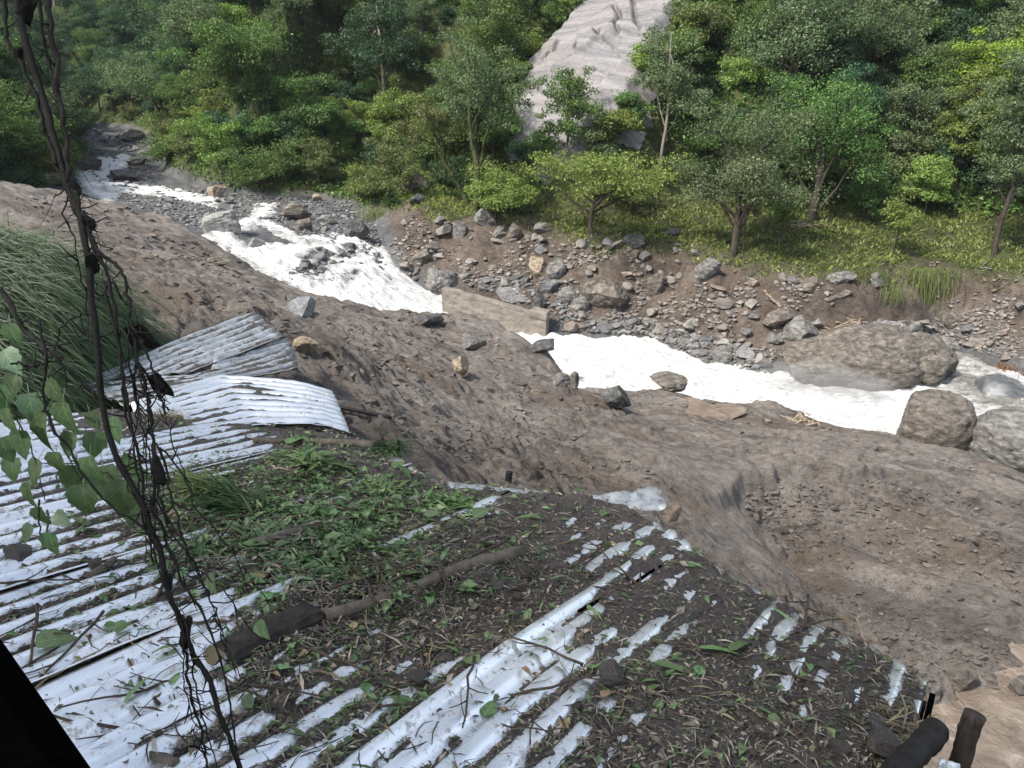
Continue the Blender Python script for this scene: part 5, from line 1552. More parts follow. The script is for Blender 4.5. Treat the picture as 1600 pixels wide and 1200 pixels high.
def scatter_rocks():
    for (zn, poly, n1, n2, (a, b), mk, nm, lab, grp) in _zones:
        q = sample_poly(poly, n1); P, S = hit(q[:, 0], q[:, 1], far_h, 28, 170)
        for i_, (p, s) in enumerate(zip(P, S)):
            d = a + (b - a) * R.random() ** 1.9
            w = d / F * s
            o = mesh_obj(nm, R.choice(PROT[mk]), loc=p + np.array([0, 0, w * 0.16]))
            o.rotation_euler = (R.uniform(-.4, .4), R.uniform(-.4, .4), R.uniform(0, 6.28)); o.scale = (w * R.uniform(0.9, 1.4), w * R.uniform(.7, 1.1), w * R.uniform(.5, .95))
            tag(o, rock_size(d, a, b) + lab + ' ' + near_text(q[i_, 0], q[i_, 1], ROCK_LM), 'rock', grp)
        q = sample_poly(poly, n2); P, S = hit(q[:, 0], q[:, 1], far_h, 28, 170)
        if mk == 'rock':
            kp = fbm(P[:, 0] * 0.35, P[:, 1] * 0.35, 3.0, 3) + rng.normal(0, 0.12, len(P)) > -0.02; P, S = P[kp], S[kp]
        VV = []; FF = []; base = 0
        for (p, s) in zip(P, S):
            Vl, Fl = LOW[R.randint(0, 9)]
            w = (2.0 + (a * 1.15) * R.random() ** 2.2) / F * s
            th = R.uniform(0, 6.28); c, sn = math.cos(th), math.sin(th)
            V = Vl * np.array([w * R.uniform(.9, 1.5), w * R.uniform(.7, 1.1), w * R.uniform(.5, .9)])
            V = np.stack([V[:, 0] * c - V[:, 1] * sn, V[:, 0] * sn + V[:, 1] * c, V[:, 2]], 1) + p + np.array([0, 0, w * 0.12])
            VV.append(V); FF.append(Fl + base); base += len(V)
        tag(mesh_obj('rubble', raw_mesh('rubble', np.concatenate(VV), np.concatenate(FF), MAT[mk])), kind='stuff')
scatter_rocks()

def mud_stones():
    me_l = [rock_mesh('stone_shape', 1000 + i, MAT['mud_rock'], 2, 0.14, 0.7, 8) for i in range(6)]
    zones = [([(20, 300), (330, 375), (500, 460), (600, 485), (560, 620), (480, 520), (300, 470), (150, 420)], 30, 'muddy stone in the upper mud slope above the torn sheets', 'stones in the upper mud slope'),
             ([(620, 500), (800, 520), (880, 600), (1000, 620), (1000, 700), (900, 730), (640, 660)], 34, 'muddy stone on the steep mud slope below the wall', 'stones on the middle mud slope'),
             ([(1000, 630), (1250, 650), (1590, 760), (1590, 1000), (1350, 930), (1200, 750), (1050, 740)], 34, 'muddy stone on the flat mud on the right', 'stones on the right mud flat')]
    LM = [(740, 540, 'the pale grey mud boulder'), (719, 580, 'the tan angular rock'), (960, 630, 'the dark blocky boulder'), (1102, 645, 'the brown puddle'), (400, 500, 'the pointing torn sheet'), (570, 645, 'the thin black rod'), (474, 480, 'the blue grey stone face'), (795, 750, 'the black pipe'), (1250, 755, 'the broken mud scarp'),
          (1452, 670, 'the square shouldered boulder'), (1255, 655, 'the dry branch tangle'), (850, 545, 'the steep mud face'), (672, 505, 'the half buried rock'), (345, 415, 'the long mud lump'), (100, 330, 'the upper mud edge'), (1310, 940, 'the gully bottom'), (1450, 850, 'the lit gully slope'), (1560, 780, 'the right mud flat'), (640, 620, 'the middle mud slope'), (900, 700, 'the lower mud slope')]
    for poly, n, lab, grp in zones:
        q = sample_poly(poly, n); P, S = hit(q[:, 0], q[:, 1], mud_h, 5, 70)
        for i_, (p, s) in enumerate(zip(P, S)):
            w = (6 + 12 * R.random() ** 2.5) / F * s
            o = mesh_obj('mud_stone', R.choice(me_l), loc=p + np.array([0, 0, w * 0.1 + 0.03]))
            o.rotation_euler = (R.uniform(-.4, .4), R.uniform(-.4, .4), R.uniform(0, 6.28)); o.scale = (w * R.uniform(1, 1.6), w, w * R.uniform(.5, .9))
            tag(o, rock_size(w, 6 / F * s, 18 / F * s) + 'mud coated stone ' + near_text(q[i_, 0], q[i_, 1], LM), 'stone', grp)
MAT['mud_rock'] = rock_mat('mud_rock', [(0.11, 0.095, 0.085), (0.17, 0.145, 0.125), (0.2, 0.18, 0.165), (0.13, 0.125, 0.125)], 2)
mud_stones()

def mud_bits(name, n, mat, lo, hi, pw, flat, lift):
    q = np.concatenate([sample_poly([(0, 300), (200, 325), (500, 462), (720, 495), (880, 590), (1000, 612), (1280, 660), (1590, 745), (1590, 1080), (1330, 980), (1150, 780), (850, 740), (640, 700), (520, 580), (300, 480), (150, 440)], n), sample_poly([(1350, 1000), (1590, 1040), (1590, 1090), (1450, 1085)], n // 16)])
    P, S = hit(q[:, 0], q[:, 1], mud_h, 5, 70)
    dens = fbm(P[:, 0] * 0.5, P[:, 1] * 0.5, 14.0, 3) + rng.normal(0, 0.25, len(P)); kp = dens > -0.15; P, S = P[kp], S[kp]
    P[:, 2] = mud_full(P[:, 0], P[:, 1])[0]
    VV = []; FF = []; base = 0
    for p, s in zip(P, S):
        Vl, Fl = LOW[R.randint(0, 9)]; w = (lo + (hi - lo) * R.random() ** pw) / F * s
        th = R.gauss(0, 0.9); c, sn = math.cos(th), math.sin(th)
        V = Vl * np.array([w * R.uniform(1, 2.0), w, w * R.uniform(flat * .7, flat * 1.3)]); V = np.stack([V[:, 0] * c - V[:, 1] * sn, V[:, 0] * sn + V[:, 1] * c, V[:, 2] + V[:, 0] * R.gauss(0, .15)], 1) + p + np.array([0, 0, w * lift])
        VV.append(V); FF.append(Fl + base); base += len(V)
    me = raw_mesh(name, np.concatenate(VV), np.concatenate(FF), mat); tag(mesh_obj(name, me), kind='stuff')
mud_bits('mud_rubble', 2200, MAT['mud_rock'], 2.5, 10, 3, 0.7, 0.1)
mud_bits('mud_clods', 9000, MAT['mud'], 3, 15, 2.2, 0.55, 0.05)

# pipes and rods in the mud, posts, driftwood
def rod(name, a, b, r0, r1, mat, label, cat, sides=10, hollow=False, wob=0.0):
    a = np.array(a, float); b = np.array(b, float); n = 22 if wob else 8
    P = [a + (b - a) * i / n + np.array([wob * float(perlin(i * 0.6, a[0], 1.0)), wob * float(perlin(i * 0.6, a[1], 2.0)), wob * float(perlin(i * 0.6, a[2], 3.0))]) for i in range(n + 1)]
    mb = MB().tube([p - a for p in P], [(r0 + (r1 - r0) * i / n) * (1 + (0.1 * float(perlin(i * 0.7, a[0], 6.0)) + 0.06 * float(perlin(i * 2.1, a[0], 8.0)) if wob else 0)) for i in range(n + 1)], sides, not hollow)
    if wob:
        for j, vv in enumerate(mb.v):
            k = 1 + 0.09 * float(perlin((j % sides) * 0.9, 3.0, (j // sides) * 0.12)); c_ = P[min(j // sides, n)] - a; mb.v[j] = tuple(c_ + (np.array(vv) - c_) * k)
    if hollow:
        mb.tube([P[-1] - a, P[-1] - a - (P[-1] - P[-2]) * 0.9], [r1 * 0.8, r1 * 0.8], sides, True)
    o = mb.build(name, mat, None, loc=a); tag(o, label, cat); return o
p, s = surf(790, 764, False); u_ = at_s(796, 737, s)
rod('pipe', p - np.array([0, 0, 0.25]), u_, 0.05, 0.05, MAT['pipe'], 'short black pipe standing in the mud behind the roof edge', 'pipe', 14, True)
q0, s0 = surf(528, 636, False); q1 = at_s(612, 653, s0 * 0.99)
rod('pipe', at_s(520, 634, s0 * 0.985), q1, 0.022, 0.022, MAT['pipe'], 'thin black rod sticking out of the mud beside the bent sheet', 'pipe', 10)
rod('log', at_s(1372, 1236, 2.7), at_s(1462, 1143, 3.05), 0.046, 0.05, MAT['char'], 'thick charred log leaning up over the roof corner', 'log', 18, False, 0.01)
rod('post', at_s(1478, 1260, 4.15) , at_s(1523, 1115, 4.0), 0.055, 0.05, MAT['post_wood'], 'dark weathered post standing in front of the brown stream', 'post', 16, False, 0.008)
bent_strip('metal_scrap', [((1462, 1212, 3.6), (1470, 1188, 3.7)), ((1500, 1218, 3.7), (1494, 1196, 3.8))], MAT['metal'], 'pale scrap of metal between the charred log and the post', 'metal scrap', 0.01)
rod('driftwood', *(lambda a: (a - np.array([0, 0, .05]), a + np.array([-0.9, 0.3, 0.75])))(surf(1220, 478)[0]), 0.09, 0.05, MAT['drift'], 'pale snapped branch leaning on the eroded far bank', 'driftwood', 8, False, 0.05)

def brushwood(px, py, n, L, far, label, zup=0.25):
    c, s = surf(px, py, far); mb = MB()
    for i in range(n):
        a = R.uniform(0, 3.14); l = L * R.uniform(0.3, 1); o_ = np.array([R.gauss(0, L * .2), R.gauss(0, L * .2), abs(R.gauss(0, 0.08))])
        d = np.array([math.cos(a), math.sin(a) * 0.5, R.uniform(-0.05, zup)]) * l
        k = np.array([0, 0, R.uniform(0, .12) * l])
        mb.tube([o_ - d / 2, o_ + k, o_ + d / 2], [0.03, 0.028, 0.012], 5)
    o = mb.build('brushwood', MAT['drift'], None, loc=c); tag(o, label, 'driftwood')
brushwood(1255, 660, 26, 1.4, False, 'tangle of dry branches on the mud edge by the river', 0.5)
brushwood(1310, 664, 4, 3.2, False, 'long pale sticks lying along the mud edge', 0.1)
brushwood(1390, 672, 5, 1.6, False, 'few pale twigs against the square shouldered boulder', 0.7)
brushwood(1290, 522, 20, 2.0, True, 'jumble of broken branches above the lichened boulder', 0.3)
brushwood(1330, 505, 14, 1.8, True, 'broken roots on the reddish earth under the hanging grass', 0.4)
brushwood(1255, 352, 16, 2.6, True, 'fallen dead branches at the foot of the forked tree', 0.3)
brushwood(1040, 738, 2, 0.5, False, 'single dark stick on the mud above the crumpled sheet', 0.05)

# ------------------------------------------------------------------ hanging dead stem close to the lens
def px_path(pts, n=40, wob=0.006, seed=0):
    P = np.array([at_s(*p) for p in pts]); t = np.linspace(0, len(P) - 1, n)
    Q = np.stack([np.interp(t, range(len(P)), P[:, k]) for k in range(3)], 1)
    for _ in range(2): Q[1:-1] = (Q[:-2] + 2 * Q[1:-1] + Q[2:]) / 4
    tt = np.linspace(0, 9, n)
    for k in range(3): Q[:, k] += wob * perlin(tt * 1.7, seed * 3.3, k * 5.0) + wob * 0.4 * perlin(tt * 6, seed * 3.3, k * 5.0 + 2)
    return Q

def build_stem():
    e = empty('hanging_stem', at_s(150, 430, 1.7)); e_ = np.array(e.location)
    tag(e, 'blackened dead creeper stem with loose strands hanging in front of the view', 'dead stem')
    def strand(pts, r0, r1, name, seed, n=46, knots=True, twigs=0):
        Q = px_path(pts, n, 0.007, seed)
        rr = [(r0 + (r1 - r0) * i / (n - 1)) * (1 + (0.45 * float(perlin(i * 0.55, seed, 1.0)) + 0.25 * float(perlin(i * 1.9, seed, 4.0)) if knots else 0)) for i in range(n)]
        mb = MB().tube(Q - e_, rr, 8)
        for k in range(twigs):
            j = R.randint(2, n - 3); d = np.array([R.gauss(0, 1), R.gauss(0, .4), R.gauss(-0.5, .8)]); d /= np.linalg.norm(d)
            l = R.uniform(0.015, 0.06)
            mb.tube([Q[j] - e_, Q[j] - e_ + d * l * .5 + np.array([0, 0, -.004]), Q[j] - e_ + d * l], [0.0022, 0.0016, 0.0008], 4)
        return mb.build(name, MAT['char'], e)
    S = 1.7
    strand([(25, -40, S), (40, 70, S), (75, 190, S), (105, 290, S), (130, 350, S), (143, 430, S), (150, 520, S), (160, 640, S), (185, 730, S), (232, 800, S), (248, 860, S), (262, 930, S), (292, 1000, S), (325, 1060, S), (350, 1130, S), (380, 1215, S)], 0.0085, 0.0055, 'main_stem', 1, 80, True, 26)
    strand([(70, -30, S), (83, 60, S), (92, 150, S), (103, 230, S), (112, 290, S), (132, 350, S)], 0.0062, 0.006, 'strand', 2, 40, True, 10)
    strand([(58, -20, S), (70, 80, S), (90, 140, S), (98, 200, S)], 0.0042, 0.004, 'strand', 3, 30, True, 6)
    strand([(5, -20, S), (10, 60, S), (28, 90, S), (55, 150, S), (75, 220, S), (100, 290, S), (122, 340, S)], 0.0045, 0.005, 'strand', 4, 40, True, 12)
    strand([(120, 300, S), (128, 335, S), (150, 400, S), (172, 440, S), (182, 510, S), (188, 560, S), (200, 640, S), (218, 700, S), (222, 780, S)], 0.0048, 0.003, 'strand', 5, 46, True, 16)
    strand([(128, 330, S), (150, 390, S), (190, 420, S), (202, 470, S), (205, 505, S)], 0.0045, 0.003, 'strand', 6, 36, True, 8)
    strand([(160, 440, S), (172, 480, S), (190, 560, S), (192, 620, S), (208, 690, S), (216, 750, S), (222, 800, S), (240, 880, S)], 0.0035, 0.002, 'strand', 7, 46, True, 14)
    strand([(205, 500, S), (215, 560, S), (228, 610, S), (236, 650, S), (240, 700, S), (246, 760, S), (262, 820, S)], 0.005, 0.003, 'strand', 8, 40, True, 16)
    strand([(205, 505, S), (222, 540, S), (238, 580, S), (252, 620, S), (264, 640, S)], 0.003, 0.002, 'strand', 9, 30, True, 8)
    strand([(240, 690, S), (240, 790, S), (262, 850, S), (285, 910, S), (318, 960, S), (345, 1030, S), (360, 1100, S), (372, 1200, S)], 0.004, 0.002, 'strand', 10, 50, True, 26)
    strand([(250, 700, S), (275, 800, S), (300, 880, S), (335, 950, S), (352, 1010, S)], 0.0028, 0.0015, 'strand', 11, 40, True, 16)
    strand([(285, 985, S), (296, 1080, S), (318, 1160, S), (330, 1220, S)], 0.0035, 0.002, 'strand', 12, 30, True, 10)
    strand([(60, 500, S), (75, 560, S), (65, 620, S), (72, 650, S), (100, 690, S), (130, 740, S), (160, 780, S), (185, 800, S), (230, 830, S), (262, 862, S), (275, 880, S)], 0.0035, 0.002, 'strand', 13, 50, True, 10)
    strand([(0, 450, S * 1.05), (40, 520, S * 1.05), (80, 550, S), (120, 590, S), (158, 625, S)], 0.006, 0.0025, 'strand', 14, 36, True, 10)
    strand([(20, 570, S), (60, 572, S), (98, 560, S)], 0.003, 0.0022, 'strand', 15, 20, True, 3)
    strand([(150, 495, S), (128, 490, S), (108, 500, S), (90, 520, S), (82, 560, S)], 0.0022, 0.0018, 'strand', 16, 24, True, 3)
    strand([(172, 430, S), (190, 470, S), (208, 480, S), (222, 520, S)], 0.0015, 0.001, 'strand', 17, 20, False, 2)
    for k in range(12):
        x0, y0 = R.choice([(150, 440), (200, 500), (215, 560), (240, 690), (245, 780), (285, 960), (110, 300), (230, 640)])
        pts = [(x0, y0, S)]; dx = R.uniform(-0.15, 0.55)
        for q in range(R.randint(4, 7)):
            x0 += dx * 45 + R.gauss(0, 10); y0 += R.uniform(30, 62); pts.append((x0, y0, S + R.gauss(0, 0.03)))
        strand(pts, R.uniform(0.0015, 0.0026), 0.001, 'strand', 60 + k, 30, False, 8)
    # clots of soaked bark and rootlets caught where strands meet
    for (px, py, w, h, sd) in [(45, 15, 34, 60, 1), (146, 412, 26, 44, 2), (115, 300, 16, 40, 3), (260, 905, 18, 44, 4), (290, 990, 22, 70, 5), (240, 795, 18, 44, 6), (138, 345, 18, 30, 7), (247, 730, 14, 60, 8), (30, 85, 16, 26, 9)]:
        me = rock_mesh('bark_clot', 1500 + sd, MAT['char'], 3, 0.35, 1.0, 5)
        o = mesh_obj('bark_clot', me, e); o.location = at_s(px, py, S) - e_; o.scale = (w / F * S, 0.03, h / F * S); o.rotation_euler = (0.2, 0.25 * math.sin(sd * 2.1), 0.6 * sd)
        for k in range(7):
            pass
    # stiff dark flaps of bark
    for pts in ([(193, 512), (222, 506), (252, 540), (240, 545), (208, 548)], [(228, 588), (246, 582), (268, 608), (272, 620), (240, 612)]):
        V = [at_s(a, b, S + 0.01 * k) - e_ for k, (a, b) in enumerate(pts)]
        mb = MB(); off = FW * 0.004
        n = len(V); mb.add(V + [v + off for v in V], [tuple(range(n)), tuple(range(2 * n - 1, n - 1, -1))] + [(i, i + n, (i + 1) % n + n, (i + 1) % n) for i in range(n)])
        mb.build('bark_flap', MAT['char'], e, smooth=False)
    # fine rootlets
    mb = MB()
    main = [(40, 70), (75, 190), (105, 290), (130, 350), (146, 430), (205, 520), (236, 650), (245, 760), (262, 900), (292, 1000), (340, 1080)]
    for k in range(110):
        a = R.choice(main); p = at_s(a[0] + R.gauss(0, 10), a[1] + R.gauss(0, 34), S) - e_
        d = np.array([R.gauss(0, .5), R.gauss(0, .3), -R.uniform(0.2, 1.0)]); l = R.uniform(0.02, 0.09)
        q = p + d * l * .5 + np.array([R.gauss(0, .006), 0, 0]); r = p + d * l + np.array([R.gauss(0, .012), 0, 0])
        mb.tube([p, q, r], [0.0011, 0.0009, 0.0005], 3, False)
    tag(mb.build('rootlets', MAT['char'], e), kind='stuff')
    o = mesh_obj('dry_leaf', leaf_mesh('dry_leaf', 0.055, 0.045, 0.2, 0.25, MAT['straw'], 0.4, 7, 0.4), e)
    o.location = at_s(318, 1026, S) - e_; o.rotation_euler = (0.7, 0.3, 0.6)
    for (px, py, yaw) in ((402, 978, -0.9), (305, 830, 2.0), (328, 905, -1.2)):
        o = mesh_obj('green_leaf', leaf_mesh('green_leaf', 0.05, 0.036, 0.2, 0.25, MAT['nleaf'], 0.4, 7, 0.4), e)
        o.location = at_s(px, py - 8, S) - e_; o.rotation_euler = (0.9, 0.5, yaw)
build_stem()

# dark timber of the house the photograph was taken from, close to the lens
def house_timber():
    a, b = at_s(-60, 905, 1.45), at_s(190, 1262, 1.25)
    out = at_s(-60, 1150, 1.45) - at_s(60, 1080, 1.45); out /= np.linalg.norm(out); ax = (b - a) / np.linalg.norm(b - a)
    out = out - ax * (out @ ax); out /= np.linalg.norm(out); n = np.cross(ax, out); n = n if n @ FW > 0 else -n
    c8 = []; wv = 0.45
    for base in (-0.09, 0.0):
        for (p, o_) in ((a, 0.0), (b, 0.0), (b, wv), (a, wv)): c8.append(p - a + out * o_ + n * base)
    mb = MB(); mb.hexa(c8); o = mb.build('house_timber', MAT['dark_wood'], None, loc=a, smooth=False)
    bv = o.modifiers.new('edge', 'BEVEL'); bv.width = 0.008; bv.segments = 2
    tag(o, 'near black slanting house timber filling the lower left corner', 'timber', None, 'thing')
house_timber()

# leafy creeper at the left edge
def build_creeper():
    e = empty('leafy_creeper', at_s(60, 640, 1.9)); e_ = np.array(e.location)
    tag(e, 'creeper with broad pointed green leaves hanging at the left edge', 'creeper')
    S = 1.9; mb = MB()
    stems = [[(-30, 480, S), (30, 540, S), (70, 640, S), (110, 720, S), (150, 800, S)], [(-30, 560, S), (20, 640, S), (50, 700, S), (70, 780, S)], [(70, 600, S), (85, 560, S), (80, 500, S)],
             [(110, 720, S), (170, 740, S), (210, 780, S)], [(90, 610, S), (130, 650, S), (170, 660, S)], [(60, 780, S), (62, 830, S), (72, 850, S)]]
    for k, s_ in enumerate(stems):
        mb.tube(px_path(s_, 24, 0.004, 40 + k) - e_, [0.0025 - 0.0012 * i / 23 for i in range(24)], 5)
    mb.build('stem', MAT['bank_grass'], e)
    me = [leaf_mesh('leaf', 1.0, 0.72 + 0.06 * k, 0.15 + 0.08 * k, 0.15 + 0.12 * k, MAT['nleaf'], 1.0, 8, 0.35) for k in range(4)]
    L = [(5, 565, 44, 0.6, -.2), (45, 632, 44, 1.5, -1.4), (98, 648, 50, 1.5, -1.3), (70, 668, 56, 1.2, -1.9), (30, 690, 44, 1.4, -1.7), (10, 655, 44, 1.2, -1.2), (150, 690, 40, 1.2, -1.4), (118, 745, 46, 1.2, -1.6), (160, 750, 56, 1.3, -1.3),
         (190, 735, 54, 1.1, -1.0), (195, 770, 54, 1.0, -1.5), (140, 730, 44, 1.3, -2.0), (60, 735, 44, 1.2, -1.9), (20, 730, 40, 1.2, -1.6), (45, 770, 40, 1.0, -1.4), (130, 775, 46, 1.4, -1.6), (175, 668, 40, 1.0, -1.0), (75, 610, 40, 1.0, -0.8),
         (25, 600, 36, 1.0, -2.2), (60, 805, 34, .8, -1.2), (85, 815, 30, .8, -.4), (50, 832, 30, .8, -2.4), (78, 846, 36, .8, -1.5), (-5, 620, 46, 1.1, -1.5), (110, 690, 40, 1.1, -2.2), (205, 800, 34, 1.1, -1.3), (0, 700, 40, 1.2, -1.2),
         (88, 720, 36, 1.2, -1.4), (140, 655, 30, .9, -.6), (15, 520, 36, 1.0, -1.4)]
    for i, (px, py, d, tilt, yaw) in enumerate(L):
        o = mesh_obj('leaf', me[i % 4], e)
        l = d / F * S * 1.15
        a = yaw + R.gauss(0, .2); down = np.array([math.cos(a) * 0.5, -0.15 - 0.3 * R.random(), math.sin(a)]); down /= np.linalg.norm(down)
        nrm = np.array([R.gauss(0, .35), -0.75, 0.55 + R.gauss(0, .25)]); nrm -= down * (nrm @ down); nrm /= np.linalg.norm(nrm)
        sd = np.cross(nrm, down)
        M = Matrix(((down[0], sd[0], nrm[0]), (down[1], sd[1], nrm[1]), (down[2], sd[2], nrm[2])))
        pos = at_s(px, py - d * 0.4, S + R.gauss(0, 0.05)) - e_
        o.matrix_local = Matrix.Translation(Vector(pos)) @ M.to_4x4(); o.scale = (l, l, l)
build_creeper()

# grassy bank at the left
def build_bank():
    # crest line and toe, seen beyond the creeper
    top = [at_s(-260, 330, 9.0), at_s(-60, 350, 8.6), at_s(60, 372, 9.0), at_s(110, 430, 9.2), at_s(180, 520, 9.3), at_s(205, 572, 9.3)]
    toe = [at_s(-260, 760, 5.2), at_s(-60, 690, 5.6), at_s(40, 660, 6.6), at_s(80, 630, 7.4), at_s(120, 600, 8.2), at_s(190, 585, 8.9)]
    back = [p + np.array([-0.3, 2.2, -1.6]) for p in top]
    nu, nv = 70, 60; V = []
    T = np.linspace(0, 5, nu)
    def ip(A, t): A = np.array(A); return np.array([np.interp(t, range(6), A[:, k]) for k in range(3)])
    for t in T:
        a, b, c = ip(toe, t), ip(top, t), ip(back, t); a = a - np.array([0, 0, 0.25])
        for j in range(nv):
            s = j / (nv - 1) * 1.5
            if s <= 1: p = a * (1 - s) + b * s + np.array([0, -0.25, 0.35]) * math.sin(math.pi * s)
            else: p = b * (1 - (s - 1) * 2) + c * (s - 1) * 2
            p = p + np.array([0, 0, 1]) * (0.12 * float(perlin(p[0] * 1.1, p[1] * 1.1, 3.0)))
            V.append(p)
    V = np.array(V)
    me = raw_mesh('grass_bank', V, grid_faces(nu, nv), MAT['ground'], True); add_attr(me, 'green', np.full(len(V), 0.8)); add_attr(me, 'bed', np.zeros(len(V)))
    tag(mesh_obj('grass_bank', me), kind='structure')
    G = V.reshape(nu, nv, 3); Q = []; Fq = []
    for k in range(5200):
        i = R.randint(0, nu - 1); j = int((nv - 1) * R.uniform(0.05, 0.85)); p = G[i, j]
        l = R.uniform(0.45, 1.25); w = R.uniform(0.004, 0.009)
        d = np.array([0.8 + R.gauss(0, .35), -0.3 + R.gauss(0, .35), 0.25 + R.gauss(0, .3)]); d /= np.linalg.norm(d)
        sd = np.cross(d, [0, -0.7, 0.7]); sd /= np.linalg.norm(sd); b = len(Q)
        for m in range(5):
            t = m / 4; q = p + d * l * t + np.array([0.05, -0.05, -0.75]) * l * t * t
            ww = w * (1 - t * 0.85); Q += [q + sd * ww, q - sd * ww]
        for m in range(4): Fq.append((b + 2 * m, b + 2 * m + 1, b + 2 * m + 3, b + 2 * m + 2))
    tag(mesh_obj('long_grass', raw_mesh('long_grass', np.array(Q), np.array(Fq), MAT['bank_grass'])), kind='stuff')
build_bank()
# ------------------------------------------------------------------ trees, bushes, grass of the far side
def leaf_cloud(C, N, rad, size, rg, flat=0.6, up=0.5, aspect=0.55):
    """leaves round clump centres C (K,3): quads facing out and up with scatter"""
    K = len(C); k = rg.integers(0, K, N)
    d = rg.normal(size=(N, 3)); d /= np.linalg.norm(d, axis=1)[:, None]
    r = rg.random(N) ** 0.3
    rk = np.asarray(rad)[k] if not np.isscalar(rad) else rad
    off = d * (r * rk)[:, None]; off[:, 2] *= flat
    P = C[k] + off
    nrm = d * 0.8 + rg.normal(size=(N, 3)) * 0.55 + np.array([0, 0, up]); nrm /= np.linalg.norm(nrm, axis=1)[:, None]
    t = rg.normal(size=(N, 3)); t -= nrm * (t * nrm).sum(1)[:, None]; t /= np.linalg.norm(t, axis=1)[:, None]
    b = np.cross(nrm, t)
    L = size * rg.uniform(0.6, 1.3, N)
    a = t * (L * 0.5)[:, None]; bb = b * (L * aspect * 0.5)[:, None]; sag = nrm * (L * 0.12)[:, None]
    return np.stack([P - a - sag, P + bb, P + a - sag, P - bb], 1)

def tree_meshes(seed, h, r, leaf, bark, nleaf=7000, lsize=0.22, trunk_r=0.16, fork=0.3, flat=0.55, lean=(0, 0), crown_lo=0.32, shape='round', nb=8, clump=0.8, vines=0):
    rg = np.random.default_rng(seed); mb = MB()
    def bend(p, q, r0, r1, n=7, wob=0.1):
        P = []; L = np.linalg.norm(q - p)
        ph = rg.uniform(0, 9)
        for i in range(n + 1):
            t = i / n; x = p * (1 - t) + q * t
            x = x + np.array([perlin(t * 2.2, ph, 0.5), perlin(t * 2.2, ph, 3.5), 0]).astype(float) * wob * L * math.sin(math.pi * min(1, t * 1.1))
            P.append(x)
        mb.tube(P, [r0 + (r1 - r0) * i / n for i in range(n + 1)], 6, False)
        return P
    base = np.array([0, 0, -0.4]); top = np.array([lean[0], lean[1], h * (0.62 if shape != 'tall' else 0.85)])
    T = bend(base, top, trunk_r, trunk_r * 0.35, 10, 0.07)
    tips = [T[-1] + np.array([0, 0, h * 0.12])]
    for k in range(nb):
        f = fork + (1 - fork) * (k + rg.random()) / nb; j = int(f * 10); p = T[min(j, 10)]
        a = 2.4 * k + rg.uniform(-.5, .5)
        zt = h * (crown_lo + (0.95 - crown_lo) * rg.uniform(0.15, 1.0))
        rad_ = r * rg.uniform(0.45, 0.9)
        if shape == 'round': rad_ *= math.sqrt(max(0.12, 1 - ((zt / h - (crown_lo + 1) / 2) / ((1 - crown_lo) / 1.75)) ** 2))
        if shape == 'flat': zt = h * rg.uniform(0.72, 0.96)
        if shape == 'tall': rad_ *= 0.95 - 0.6 * max(0, zt / h - 0.5)
        q = np.array([math.cos(a) * rad_ + lean[0], math.sin(a) * rad_ + lean[1], zt])
        br = trunk_r * 0.42
        Bp = bend(p, q, br, br * 0.25, 6, 0.12); tips.append(q); tips.append(Bp[4])
        for m in range(3):
            d = rg.normal(size=3); d[2] = abs(d[2]) * 0.6; d /= np.linalg.norm(d)
            s = Bp[rg.integers(3, 6)]; e = s + d * r * rg.uniform(0.25, 0.45)
            bend(s, e, br * 0.4, br * 0.12, 4, 0.1); tips.append(e)
    C = np.array(tips)
    extra = C[rg.integers(0, len(C), len(C))] + rg.normal(size=(len(C), 3)) * np.array([r * .22, r * .22, h * .05])
    C = np.vstack([C, extra]); C[:, 2] = np.clip(C[:, 2], h * crown_lo * 0.8, h)
    rad = clump * (0.3 + r * 0.22) * rg.uniform(0.6, 1.25, len(C))
    nleaf = int(nleaf * 1.35); lsize = lsize * 0.8
    Q = leaf_cloud(C, nleaf, rad, lsize, rg, flat)
    if vines:
        # creepers wrapped along trunk and limbs, and hanging in curtains
        V = np.array([v for v in mb.v]); V = V[V[:, 2] > 0.3]
        c2 = V[rg.integers(0, len(V), vines)]
        Qv = leaf_cloud(c2, vines * 9, 0.22, lsize * 0.7, rg, 1.4, 0.2)
        c3 = V[rg.integers(0, len(V), 30)]; strands = []
        for c in c3:
            for z in np.arange(0, rg.uniform(0.5, 2.2), 0.15): strands.append(c - np.array([0, 0, z]))
        Q = np.concatenate([Q, Qv, leaf_cloud(np.array(strands), len(strands) * 5, 0.09, lsize * 0.5, rg, 1.0, 0.0)])
    tm = mb.mesh('trunk', bark, True)
    V = Q.reshape(-1, 3)
    cm = raw_mesh('crown', V, np.arange(len(V)).reshape(-1, 4), leaf)
    return tm, cm

def plant_tree(name, tm, cm, loc, s, yaw, label, group=None, cat='tree'):
    e = empty(name, loc); e.scale = (s, s, s); e.rotation_euler = (0, 0, yaw)
    mesh_obj('trunk', tm, e); mesh_obj('crown', cm, e)
    tag(e, label, cat, group); return e

